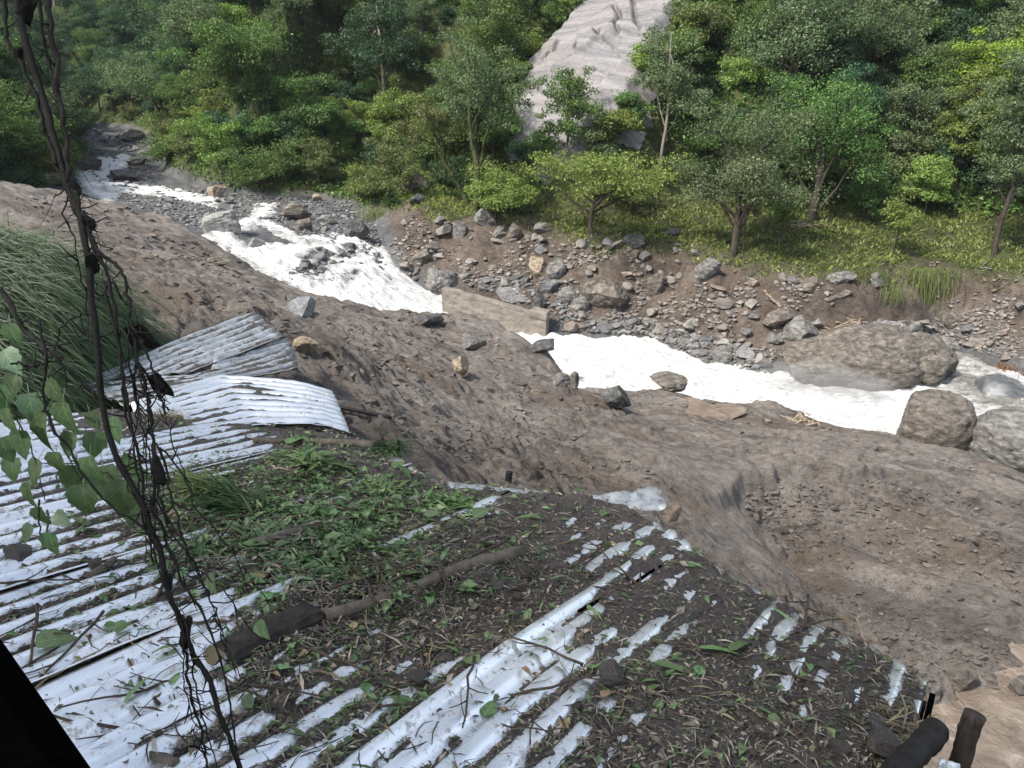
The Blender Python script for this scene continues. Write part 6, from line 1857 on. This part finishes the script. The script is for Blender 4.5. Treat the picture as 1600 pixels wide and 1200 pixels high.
# --- trees one can tell apart: base px, base py, height px, crown width px, options
M = MAT
_named = [
    (742, 335, 262, 170, dict(leaf=M['leaf_grey'], bark=M['moss_bark'], nleaf=11000, trunk_r=0.3, crown_lo=0.5, vines=420, nb=9, fork=0.45, lsize=0.2, clump=0.85), 'tall vine draped tree with a mossy trunk on the grassy bank'),
    (735, 318, 150, 110, dict(leaf=M['leaf_olive'], bark=M['moss_bark'], nleaf=3500, trunk_r=0.2, lean=(-2.6, 0), crown_lo=0.5, vines=260, nb=5, fork=0.5, lsize=0.2), 'mossy tree leaning left beside the tall vine draped tree'),
    (885, 275, 150, 120, dict(leaf=M['leaf_mid'], bark=M['bark_pale'], nleaf=7000, trunk_r=0.12, crown_lo=0.35, shape='tall', nb=9, lsize=0.22), 'slender leafy tree standing in front of the pale rock face'),
    (925, 365, 112, 240, dict(leaf=M['leaf_light'], bark=M['bark'], nleaf=7500, trunk_r=0.2, crown_lo=0.62, shape='flat', nb=11, fork=0.55, lsize=0.22, flat=0.4), 'flat crowned pale green tree with a bent dark trunk'),
    (775, 356, 84, 96, dict(leaf=M['leaf_light'], bark=M['bark'], nleaf=3600, trunk_r=0.09, crown_lo=0.4, nb=7, fork=0.2, lsize=0.2), 'small branching shrub tree at the edge of the rubble'),
    (1147, 396, 228, 205, dict(leaf=M['leaf_grey'], bark=M['bark'], nleaf=13000, trunk_r=0.24, crown_lo=0.28, nb=12, fork=0.22, lsize=0.2, clump=0.9), 'bushy round grey green tree at the edge of the far bank'),
    (1270, 348, 226, 190, dict(leaf=M['leaf_mid'], bark=M['bark'], nleaf=11500, trunk_r=0.26, crown_lo=0.4, nb=10, fork=0.12, lsize=0.21, clump=0.9), 'forked tree with two dark stems forming a V on the grass'),
    (1555, 400, 320, 150, dict(leaf=M['leaf_grey'], bark=M['bark'], nleaf=12000, trunk_r=0.18, crown_lo=0.15, shape='tall', nb=13, lsize=0.2), 'tall feathery grey green tree at the right edge'),
    (1033, 284, 240, 120, dict(leaf=M['leaf_grey'], bark=M['bark_pale'], nleaf=5200, trunk_r=0.14, crown_lo=0.45, shape='tall', nb=8, lsize=0.22), 'slim tree with a pale straight trunk right of the rock face'),
    (1395, 400, 90, 70, dict(leaf=M['leaf_light'], bark=M['bark'], nleaf=2000, trunk_r=0.06, crown_lo=0.2, nb=6, lsize=0.18), 'young sapling on the grass above the hanging grass'),
    (1160, 395, 150, 60, dict(leaf=M['leaf_olive'], bark=M['bark'], nleaf=1800, trunk_r=0.06, crown_lo=0.3, nb=6, lsize=0.18), 'thin olive sapling right beside the bushy round tree'),
    (1220, 385, 110, 60, dict(leaf=M['leaf_mid'], bark=M['bark'], nleaf=1600, trunk_r=0.05, crown_lo=0.3, nb=6, lsize=0.18), 'thin young tree between the bushy round tree and the forked tree'),
    (1230, 205, 235, 200, dict(leaf=M['leaf_grey'], bark=M['bark'], nleaf=13000, trunk_r=0.3, crown_lo=0.4, nb=12, fork=0.35, lsize=0.26, clump=0.95), 'great spreading grey green tree high on the right slope'),
    (1570, 175, 130, 170, dict(leaf=M['leaf_yellow'], bark=M['bark'], nleaf=9000, trunk_r=0.2, crown_lo=0.3, nb=10, lsize=0.24, flat=0.5), 'bright yellow green tree at the upper right edge'),
    (1430, 210, 110, 110, dict(leaf=M['leaf_mid'], bark=M['bark'], nleaf=6000, trunk_r=0.15, crown_lo=0.2, nb=9, lsize=0.24), 'round green bush tree left of the bright yellow green tree'),
    (255, 205, 125, 150, dict(leaf=M['leaf_grey'], bark=M['bark'], nleaf=11000, trunk_r=0.25, crown_lo=0.3, nb=11, lsize=0.27, clump=0.95), 'spreading tree overhanging the narrow upper stream on the spur'),
    (385, 165, 130, 150, dict(leaf=M['leaf_mid'], bark=M['bark'], nleaf=11000, trunk_r=0.25, crown_lo=0.25, nb=11, lsize=0.27, clump=0.95), 'rounded tree on top of the green spur'),
    (330, 110, 110, 140, dict(leaf=M['leaf_grey'], bark=M['bark'], nleaf=10000, trunk_r=0.25, crown_lo=0.3, nb=11, lsize=0.28), 'tall tree rising behind the spur at the top left'),
    (600, 190, 190, 130, dict(leaf=M['leaf_dark'], bark=M['bark_pale'], nleaf=12000, trunk_r=0.22, crown_lo=0.2, shape='tall', nb=13, lsize=0.26), 'dark conical tree left of the brown soil scar'),
    (475, 95, 130, 100, dict(leaf=M['leaf_grey'], bark=M['bark'], nleaf=8000, trunk_r=0.2, crown_lo=0.3, shape='tall', nb=10, lsize=0.26), 'pale drooping tree in the dark forest at the top'),
    (625, 230, 72, 110, dict(leaf=M['leaf_light'], bark=M['bark'], nleaf=5000, trunk_r=0.12, crown_lo=0.15, nb=8, lsize=0.24), 'light green bush tree beneath the dark conical tree'),
    (540, 232, 60, 80, dict(leaf=M['leaf_mid'], bark=M['bark'], nleaf=4000, trunk_r=0.1, crown_lo=0.15, nb=8, lsize=0.24), 'round blue green bush tree on the lower slope'),
    (500, 290, 70, 80, dict(leaf=M['leaf_olive'], bark=M['bark'], nleaf=3800, trunk_r=0.1, crown_lo=0.1, nb=8, lsize=0.22), 'olive bush at the edge of the gravel beneath the slope'),
    (608, 312, 86, 100, dict(leaf=M['leaf_olive'], bark=M['bark'], nleaf=5200, trunk_r=0.08, crown_lo=0.05, nb=9, lsize=0.2), 'feathery olive thicket on the mound left of the leaning tree'),
    (570, 318, 60, 70, dict(leaf=M['leaf_light'], bark=M['bark'], nleaf=3000, trunk_r=0.08, crown_lo=0.05, nb=8, lsize=0.2), 'small pale bush where the gravel meets the mound'),
    (410, 300, 80, 120, dict(leaf=M['leaf_mid'], bark=M['bark'], nleaf=6000, trunk_r=0.1, crown_lo=0.05, nb=10, lsize=0.22), 'broad green bush at the foot of the spur above the gravel'),
    (340, 268, 90, 90, dict(leaf=M['leaf_light'], bark=M['bark'], nleaf=5000, trunk_r=0.1, crown_lo=0.05, nb=10, lsize=0.22), 'bright green creeper mound on the face of the spur'),
    (820, 262, 46, 50, dict(leaf=M['leaf_dark'], bark=M['bark'], nleaf=2600, trunk_r=0.08, crown_lo=0.1, nb=7, lsize=0.2), 'dark bush at the foot of the pale rock face'),
    (790, 325, 60, 120, dict(leaf=M['leaf_light'], bark=M['bark'], nleaf=4200, trunk_r=0.1, crown_lo=0.15, nb=8, lsize=0.2), 'low light green bush between the vine draped tree and the flat crown'),
    (985, 330, 60, 70, dict(leaf=M['leaf_olive'], bark=M['bark'], nleaf=2600, trunk_r=0.08, crown_lo=0.1, nb=7, lsize=0.2), 'olive bush right of the flat crowned tree'),
    (1350, 345, 70, 80, dict(leaf=M['leaf_mid'], bark=M['bark'], nleaf=3500, trunk_r=0.08, crown_lo=0.1, nb=8, lsize=0.2), 'green bush on the grass right of the forked tree'),
    (1445, 335, 90, 90, dict(leaf=M['leaf_light'], bark=M['bark'], nleaf=4500, trunk_r=0.08, crown_lo=0.08, nb=8, lsize=0.2), 'bright green bush on the grass left of the feathery tree'),
    (960, 240, 60, 80, dict(leaf=M['leaf_light'], bark=M['bark'], nleaf=3400, trunk_r=0.08, crown_lo=0.1, nb=8, lsize=0.22), 'sunlit bush at the lower right corner of the rock face'),
    (1100, 300, 110, 110, dict(leaf=M['leaf_mid'], bark=M['bark'], nleaf=6500, trunk_r=0.12, crown_lo=0.15, nb=9, lsize=0.22), 'green tree behind the bushy round tree'),
    (812, 135, 40, 44, dict(leaf=M['leaf_light'], bark=M['bark'], nleaf=3000, trunk_r=0.06, crown_lo=0.05, nb=8, lsize=0.22), 'bright creeper bush low on the left edge of the rock face'),
    (835, 92, 46, 46, dict(leaf=M['leaf_light'], bark=M['bark'], nleaf=3000, trunk_r=0.06, crown_lo=0.05, nb=8, lsize=0.22), 'bright creeper bush halfway up the left edge of the rock face'),
    (866, 52, 46, 52, dict(leaf=M['leaf_mid'], bark=M['bark'], nleaf=3000, trunk_r=0.06, crown_lo=0.05, nb=8, lsize=0.22), 'creeper bush near the top of the left edge of the rock face'),
    (900, 24, 44, 50, dict(leaf=M['leaf_light'], bark=M['bark'], nleaf=3000, trunk_r=0.06, crown_lo=0.05, nb=8, lsize=0.22), 'topmost bright creeper bush on the left edge of the rock face'),
    (775, 70, 80, 90, dict(leaf=M['leaf_light'], bark=M['bark'], nleaf=3000, trunk_r=0.06, crown_lo=0.05, nb=8, lsize=0.22), 'sunlit creeper thicket between the soil gully and the rock face'),
    (1075, 90, 70, 60, dict(leaf=M['leaf_light'], bark=M['bark'], nleaf=3000, trunk_r=0.06, crown_lo=0.05, nb=8, lsize=0.22), 'light green bush at the right shoulder of the rock face'),
    (330, 215, 70, 70, dict(leaf=M['leaf_light'], bark=M['bark'], nleaf=3000, trunk_r=0.06, crown_lo=0.05, nb=8, lsize=0.22), 'yellow green creepers hanging down the spur face'),
    (300, 255, 60, 60, dict(leaf=M['leaf_olive'], bark=M['bark'], nleaf=3000, trunk_r=0.06, crown_lo=0.05, nb=8, lsize=0.22), 'olive creepers low on the spur face'),
    (850, 262, 50, 70, dict(leaf=M['leaf_mid'], bark=M['bark'], nleaf=3200, trunk_r=0.06, crown_lo=0.05, nb=8, lsize=0.2), 'green bush covering the left foot of the rock face'),
    (935, 252, 56, 70, dict(leaf=M['leaf_grey'], bark=M['bark'], nleaf=3200, trunk_r=0.06, crown_lo=0.05, nb=8, lsize=0.2), 'grey green bush covering the right foot of the rock face'),
    (985, 205, 60, 60, dict(leaf=M['leaf_mid'], bark=M['bark'], nleaf=3200, trunk_r=0.06, crown_lo=0.05, nb=8, lsize=0.2), 'bush standing against the lower right side of the rock face'),
    (1010, 130, 60, 56, dict(leaf=M['leaf_light'], bark=M['bark'], nleaf=3200, trunk_r=0.06, crown_lo=0.05, nb=8, lsize=0.2), 'bright bush on the right side of the rock face halfway up'),
]
def build_named():
    q = np.array([(a, b) for a, b, *_ in _named], float)
    P, S = hit(q[:, 0], q[:, 1], far_h, 28, 180)
    for k, (px, py, hp, wp, kw, lab) in enumerate(_named):
        s = S[k]; h = hp / F * s; r = wp / F * s * 0.5
        tm, cm = tree_meshes(2000 + k, h * 1.04, r, **kw)
        nm = 'bush' if ('bush' in lab and 'bushy' not in lab) or 'thicket' in lab or 'mound' in lab or 'creepers' in lab else 'tree'
        e = plant_tree(nm, tm, cm, P[k], 1.0, 0.0, lab, None, nm)
    return P
NAMED_P = build_named()

# --- forest on the slopes: each tree a thing, copies of twelve kinds
FK = []
for k in range(12):
    sh = ['round', 'round', 'tall', 'round', 'round', 'tall'][k % 6]
    lf = [M['leaf_mid'], M['leaf_dark'], M['leaf_dark'], M['leaf_grey'], M['leaf_mid'], M['leaf_light']][k % 6]
    FK.append((tree_meshes(3000 + k, 8.0 if sh == 'round' else 10.0, 3.4 if sh == 'round' else 2.5, leaf=lf, bark=M['bark_pale'] if k in (2, 9) else M['bark'], nleaf=9500, lsize=0.26, trunk_r=0.2, crown_lo=0.25, shape=sh, nb=11, clump=0.95),
               ['mid green broad', 'dark broad', 'dark tall', 'grey green broad', 'mid green dense', 'light green tall'][k % 6]))
BK = []
for k in range(6):
    lf = [M['leaf_mid'], M['leaf_light'], M['leaf_dark'], M['leaf_olive'], M['leaf_mid'], M['leaf_dark']][k]
    BK.append((tree_meshes(3100 + k, 2.6, 1.9, leaf=lf, bark=M['bark'], nleaf=4200, lsize=0.22, trunk_r=0.07, crown_lo=0.05, nb=8, clump=1.0), ['mid green', 'light green', 'dark green', 'olive', 'leafy green', 'deep green'][k]))

TREE_LM = [(742, 200, 'the vine draped tree'), (885, 200, 'the slender rock tree'), (1147, 290, 'the bushy round tree'), (1300, 230, 'the forked tree'), (1555, 260, 'the feathery tree'), (1033, 160, 'the slim pale trunk'), (1220, 60, 'the great spreading tree'), (1560, 110, 'the yellow green tree'), (1430, 150, 'the round bush tree'),
           (255, 140, 'the overhanging spur tree'), (385, 90, 'the rounded spur tree'), (330, 40, 'the tall top tree'), (600, 90, 'the dark conical tree'), (475, 30, 'the pale drooping tree'), (625, 195, 'the light bush tree'), (540, 205, 'the blue green bush'), (410, 260, 'the broad spur bush'), (340, 220, 'the bright creeper mound'), (700, 90, 'the bare soil gully'),
           (940, 60, 'the pale rock face'), (1100, 250, 'the tree behind the round one'), (1350, 310, 'the right grass bush'), (170, 230, 'the distant scree'), (60, 230, 'the left stream bank'), (60, 90, 'the upper left stem'), (160, 60, 'the shaded far slope'), (230, 10, 'the dark top corner'), (1330, 20, 'the top right slope'), (1480, 30, 'the dark upper wood'), (820, 20, 'the bright creeper slope'), (560, 20, 'the dark top wood')]
def area(px, py): return near_text(px, max(py, -20), TREE_LM, ('left of', 'right of', 'above', 'below'))

def proj(P):
    d = P - CAM; s = d @ FW
    return 800 + F * (d @ RT) / s, 600 - F * (d @ UP) / s

def build_forest():
    n = 0; pts = list(NAMED_P[:, :2])
    cand = rng.uniform([-90, 46], [75, 165], (11000, 2))
    az = np.degrees(np.arctan2(cand[:, 0], cand[:, 1])); cand = cand[np.abs(az) < 39]
    z, q = far_full(cand[:, 0], cand[:, 1])
    P3 = np.c_[cand, z]; px, py = proj(P3)
    ok = ((q['hill'] > 1.2) | (q['dl'] > 1.0)) & (q['sd'] > 1.3) & (py > -170) & (py < 400) & (px > -90) & (px < 1690)
    ok &= ~((px > 640) & (px < 1040) & (py > 255))                                  # keep the clearing under the rock face open
    ok &= ~((px > 660) & (px < 730) & (py > 20) & (py < 190))                     # bare gully
    ok &= ~((px > 1340) & (px < 1480) & (py > 80) & (py < 150))
    cand, P3, px, py, q = cand[ok], P3[ok], px[ok], py[ok], {k: v[ok] for k, v in q.items()}
    order = np.argsort(-py + rng.normal(0, 25, len(py)))
    kept = np.array(pts)
    for i in order:
        if n >= 258: break
        Y = cand[i, 1]
        dmin = 2.9 if Y < 85 else 3.9
        if len(kept) and (np.hypot(*(kept - cand[i]).T)).min() < dmin: continue
        # trees must not stand in front of the rock face
        if 800 < px[i] < 1040 and 60 < py[i] < 330 and q['sd'][i] < 9 and P3[i, 2] < SB[2]: continue
        kept = np.vstack([kept, cand[i]])
        left = px[i] < 230
        k = R.choice([1, 2, 7, 8, 1, 0, 3]) if left else (R.choice([1, 2, 7, 8, 3, 4, 0]) if px[i] < 560 else R.randint(0, 11))
        (tm, cm), kd = FK[k]
        s = R.uniform(0.55, 1.05) * (1.0 if Y < 90 else 1.1)
        a = area(px[i], py[i] - 45); lab = ('small ' if s < 0.68 else 'large ' if s > 0.92 else '') + kd + ' tree ' + a
        plant_tree('tree', tm, cm, P3[i] - np.array([0, 0, 0.2]), s, R.uniform(0, 6.28), lab, kd + ' trees of the forested slopes')
        n += 1
    # bushes between and in front
    cand = rng.uniform([-65, 46], [70, 105], (9000, 2))
    az = np.degrees(np.arctan2(cand[:, 0], cand[:, 1])); cand = cand[np.abs(az) < 38]
    z, q = far_full(cand[:, 0], cand[:, 1]); P3 = np.c_[cand, z]; px, py = proj(P3)
    ok = ((q['hill'] > 0.15) | (q['dl'] > 0.4)) & (q['sd'] > 0.4) & (py > 0) & (py < 400) & (px > -60) & (px < 1660)
    ok &= ~((px > 670) & (px < 725) & (py > 40) & (py < 180))
    idx = np.nonzero(ok)[0]; kept2 = np.zeros((0, 2)); m = 0
    for i in idx:
        if m >= 165: break
        if len(kept2) and np.hypot(*(kept2 - cand[i]).T).min() < 1.6: continue
        kept2 = np.vstack([kept2, cand[i]])
        k = R.randint(0, 5); (tm, cm), kd = BK[k]; a = area(px[i], py[i] - 10)
        s = R.uniform(0.5, 1.15); plant_tree('bush', tm, cm, P3[i] - np.array([0, 0, 0.15]), s, R.uniform(0, 6.28), ('small ' if s < 0.7 else 'large ' if s > 0.95 else '') + kd + ' bush ' + a, kd + ' bushes on the slopes', 'bush')
        m += 1
    print('forest', n, m)
build_forest()

# --- ground cover on the slopes
def build_undergrowth():
    N = 80000
    c = rng.uniform([-75, 42], [75, 130], (N, 2)); az = np.degrees(np.arctan2(c[:, 0], c[:, 1])); c = c[np.abs(az) < 37]
    z, q = far_full(c[:, 0], c[:, 1]); P = np.c_[c, z]; px, py = proj(P)
    ok = ((q['hill'] > 0.1) | (q['dl'] > 0.2) | ((q['par'] > 3.5) & (q['par'] < 8.4) & (q['d'] > 0.4))) & (q['sd'] > -0.3) & (py > -30) & (py < 420)
    ok &= ~((px > 672) & (px < 722) & (py > 30) & (py < 190))
    P = P[ok]; n = len(P)
    k = 2
    C = np.repeat(P, k, 0) + rng.normal(size=(n * k, 3)) * np.array([.3, .3, .12]) + np.array([0, 0, .2])
    e = 0.7
    Q = leaf_cloud(C, n * k, 0.15, 0.34, rng, 0.6, 0.8)
    V = Q.reshape(-1, 3)
    print('undergrowth', len(Q))
    tag(mesh_obj('undergrowth', raw_mesh('undergrowth', V, np.arange(len(V)).reshape(-1, 4), MAT['under'])), kind='stuff')
build_undergrowth()

def build_steep_cover():
    gx, gy = [g.ravel() for g in np.meshgrid(np.linspace(-20, 1620, 170), np.linspace(-20, 335, 52), indexing='ij')]
    gx = gx + rng.uniform(-5, 5, len(gx)); gy = gy + rng.uniform(-4, 4, len(gy))
    P, S = hit(gx, gy, far_h, 38, 190, 90)
    z, q = far_full(P[:, 0], P[:, 1])
    ok = ((q['hill'] > 0.2) | (q['dl'] > 0.3) | ((q['par'] > 3.5) & (q['par'] < 8.4) & (q['d'] > 0.4))) & (q['sd'] > 0.2) & (S < 180)
    ok &= ~((gx > 674) & (gx < 722) & (gy > 30) & (gy < 190))
    P, S, gx, gy = P[ok], S[ok], gx[ok], gy[ok]
    k = 9
    C = np.repeat(P, k, 0) + rng.normal(size=(len(P) * k, 3)) * 0.35 * np.array([1, .8, .8])
    Q = leaf_cloud(C, len(C), 0.18, 0.32, rng, 0.8, 0.6); V = Q.reshape(-1, 3)
    print('steep', len(Q))
    tag(mesh_obj('creeper_cover', raw_mesh('creeper_cover', V, np.arange(len(V)).reshape(-1, 4), MAT['under'])), kind='stuff')
    # bushes rooted on the steep faces
    idx = rng.permutation(len(P)); kept = np.zeros((0, 2)); m = 0
    for i in idx:
        if m >= 100: break
        if gy[i] > 320 or (620 < gx[i] < 1060 and gy[i] > 200) or q['sd'][ok][i] < 1.2: continue
        if len(kept) and np.hypot(kept[:, 0] - gx[i], kept[:, 1] - gy[i]).min() < 34: continue
        kept = np.vstack([kept, [gx[i], gy[i]]])
        kk = R.randint(0, 5); (tm, cm), kd = BK[kk]; a = area(gx[i], gy[i] - 15)
        s = R.uniform(0.6, 1.3); plant_tree('bush', tm, cm, P[i] - np.array([0, 0, 0.2]), s, R.uniform(0, 6.28), ('small ' if s < 0.8 else 'large ' if s > 1.05 else '') + kd + ' bush ' + a, kd + ' bushes on the slopes', 'bush'); m += 1
    print('steep bushes', m)
build_steep_cover()

def build_meadow():
    N = 60000
    c = rng.uniform([-12, 40], [45, 66], (N, 2))
    z, q = far_full(c[:, 0], c[:, 1]); P = np.c_[c, z]; px, py = proj(P)
    dd = q['d'] - q['P'][:, 0]
    lush = fbm(c[:, 0] * 0.4, c[:, 1] * 0.4, 3.0, 3)
    ok = (dd > -0.9 + 0.6 * lush) & (q['hill'] < 2.0) & (q['d'] > 0) & (px > 560) & (px < 1640) & (lush > -0.45)
    P = P[ok][:26000]; n = len(P)
    V = []; h = rng.uniform(0.08, 0.26, n); a = rng.uniform(0, 6.28, n); w = rng.uniform(0.03, 0.07, n)
    le = rng.normal(0, 0.16, (n, 2)); sd = np.stack([np.cos(a), np.sin(a), 0 * a], 1) * w[:, None]
    tip = P + np.c_[le, h]; mid = P + np.c_[le * 0.4, h * 0.6]
    Q = np.stack([P - sd, P + sd, mid + sd * 0.8, mid - sd * 0.8], 1); Q2 = np.stack([mid - sd * 0.8, mid + sd * 0.8, tip + sd * 0.15, tip - sd * 0.15], 1)
    V = np.concatenate([Q, Q2]).reshape(-1, 3)
    tag(mesh_obj('meadow_grass', raw_mesh('meadow_grass', V, np.arange(len(V)).reshape(-1, 4), MAT['grass'])), kind='stuff')
build_meadow()

# grass and roots hanging over the cut bank
def hanging_grass(px, py, wpx, hpx, n, mat, label, cat='grass tussock', name='grass_tussock'):
    p, s = surf(px, py); w = wpx / F * s; h = hpx / F * s; Q = []
    for i in range(n):
        st = p + np.array([R.gauss(0, w * .3), -0.15 + R.gauss(0, .35), R.uniform(-0.2, 0.35)])
        l = h * R.uniform(0.3, 1.0); d = np.array([R.gauss(0, .35), -0.45 + R.gauss(0, .2), 0.35]); ww = R.uniform(0.008, 0.022)
        prev = st
        for m in range(4):
            t = (m + 1) / 4; q = st + d * l * 0.5 * t + np.array([0, 0, -1]) * l * t * t
            Q.append([prev + np.array([ww, 0, 0]), prev - np.array([ww, 0, 0]), q - np.array([ww * .8, 0, 0]), q + np.array([ww * .8, 0, 0])]); prev = q
    V = np.array(Q).reshape(-1, 3)
    tag(mesh_obj(name, raw_mesh(name, V - p, np.arange(len(V)).reshape(-1, 4), mat), loc=p), kind='stuff')
hanging_grass(1440, 425, 100, 75, 900, MAT['leaf_olive'], 'thick grass and roots hanging over the cut right bank')
hanging_grass(1385, 450, 70, 36, 160, MAT['leaf_olive'], 'olive grass trailing between rocks left of the hanging grass')
hanging_grass(1560, 405, 120, 26, 380, MAT['leaf_olive'], 'grass fringe over the bare grey bank at the right edge')
hanging_grass(1340, 425, 80, 30, 340, MAT['leaf_olive'], 'grass lip above the brown rock faces')
hanging_grass(1010, 388, 120, 30, 180, MAT['leaf_olive'], 'dark olive tufts at the bank top under the flat crowned tree')
hanging_grass(600, 330, 60, 60, 260, MAT['leaf_olive'], 'reedy grass falling down the mound beside the stream bed')
hanging_grass(1572, 575, 44, 26, 170, MAT['rust_bush'], 'rust coloured uprooted root mass at the right water edge', 'root mass', 'root_mass')

# ------------------------------------------------------------------ unseen tree added left of the house to shade the roof
def shade_tree():
    tm, cm = tree_meshes(4001, 13.0, 6.5, leaf=M['leaf_dark'], bark=M['bark'], nleaf=3600, lsize=0.34, trunk_r=0.4, crown_lo=0.5, nb=14, clump=1.1)
    plant_tree('tree', tm, cm, (-7.5, 0.0, 12.0), 1.0, 0.5, 'unseen large tree added at the near left to shade the shed roof')
shade_tree()

# spray thrown up where the river strikes the huge boulder
def build_spray():
    import bmesh
    m, nt = new_mat('spray'); v = nt.nodes.new('ShaderNodeVolumePrincipled'); v.inputs['Density'].default_value = 0.16; v.inputs['Color'].default_value = (1, 1, 1, 1); v.inputs['Anisotropy'].default_value = 0.0
    o = nt.nodes.new('ShaderNodeOutputMaterial'); nt.links.new(v.outputs[0], o.inputs['Volume'])
    for k, (px, py, w, h) in enumerate([(1270, 595, 2.6, 1.3), (1320, 602, 2.4, 1.0), (1215, 590, 2.0, 1.0), (1360, 608, 1.8, 0.7)]):
        p = at_z(px, py, 1.9) - np.array([0, 0.4, 0])
        bm = bmesh.new(); bmesh.ops.create_icosphere(bm, subdivisions=3, radius=1.0)
        me = bpy.data.meshes.new('spray'); bm.to_mesh(me); bm.free(); me.materials.append(m)
        ob = mesh_obj('spray', me, loc=p); ob.scale = (w * 0.8, 0.9, h); tag(ob, kind='stuff')
build_spray()

# thin moist air of the gorge
def build_haze():
    m, nt = new_mat('haze'); v = nt.nodes.new('ShaderNodeVolumePrincipled'); v.inputs['Density'].default_value = 0.00014; v.inputs['Color'].default_value = (0.86, 0.93, 1.0, 1)
    o = nt.nodes.new('ShaderNodeOutputMaterial'); nt.links.new(v.outputs[0], o.inputs['Volume'])
    mb = MB(); mb.hexa([(-260, -90, -6), (260, -90, -6), (260, 260, -6), (-260, 260, -6), (-260, -90, 190), (260, -90, 190), (260, 260, 190), (-260, 260, 190)])
    tag(mb.build('haze', m, smooth=False), kind='stuff')
build_haze()
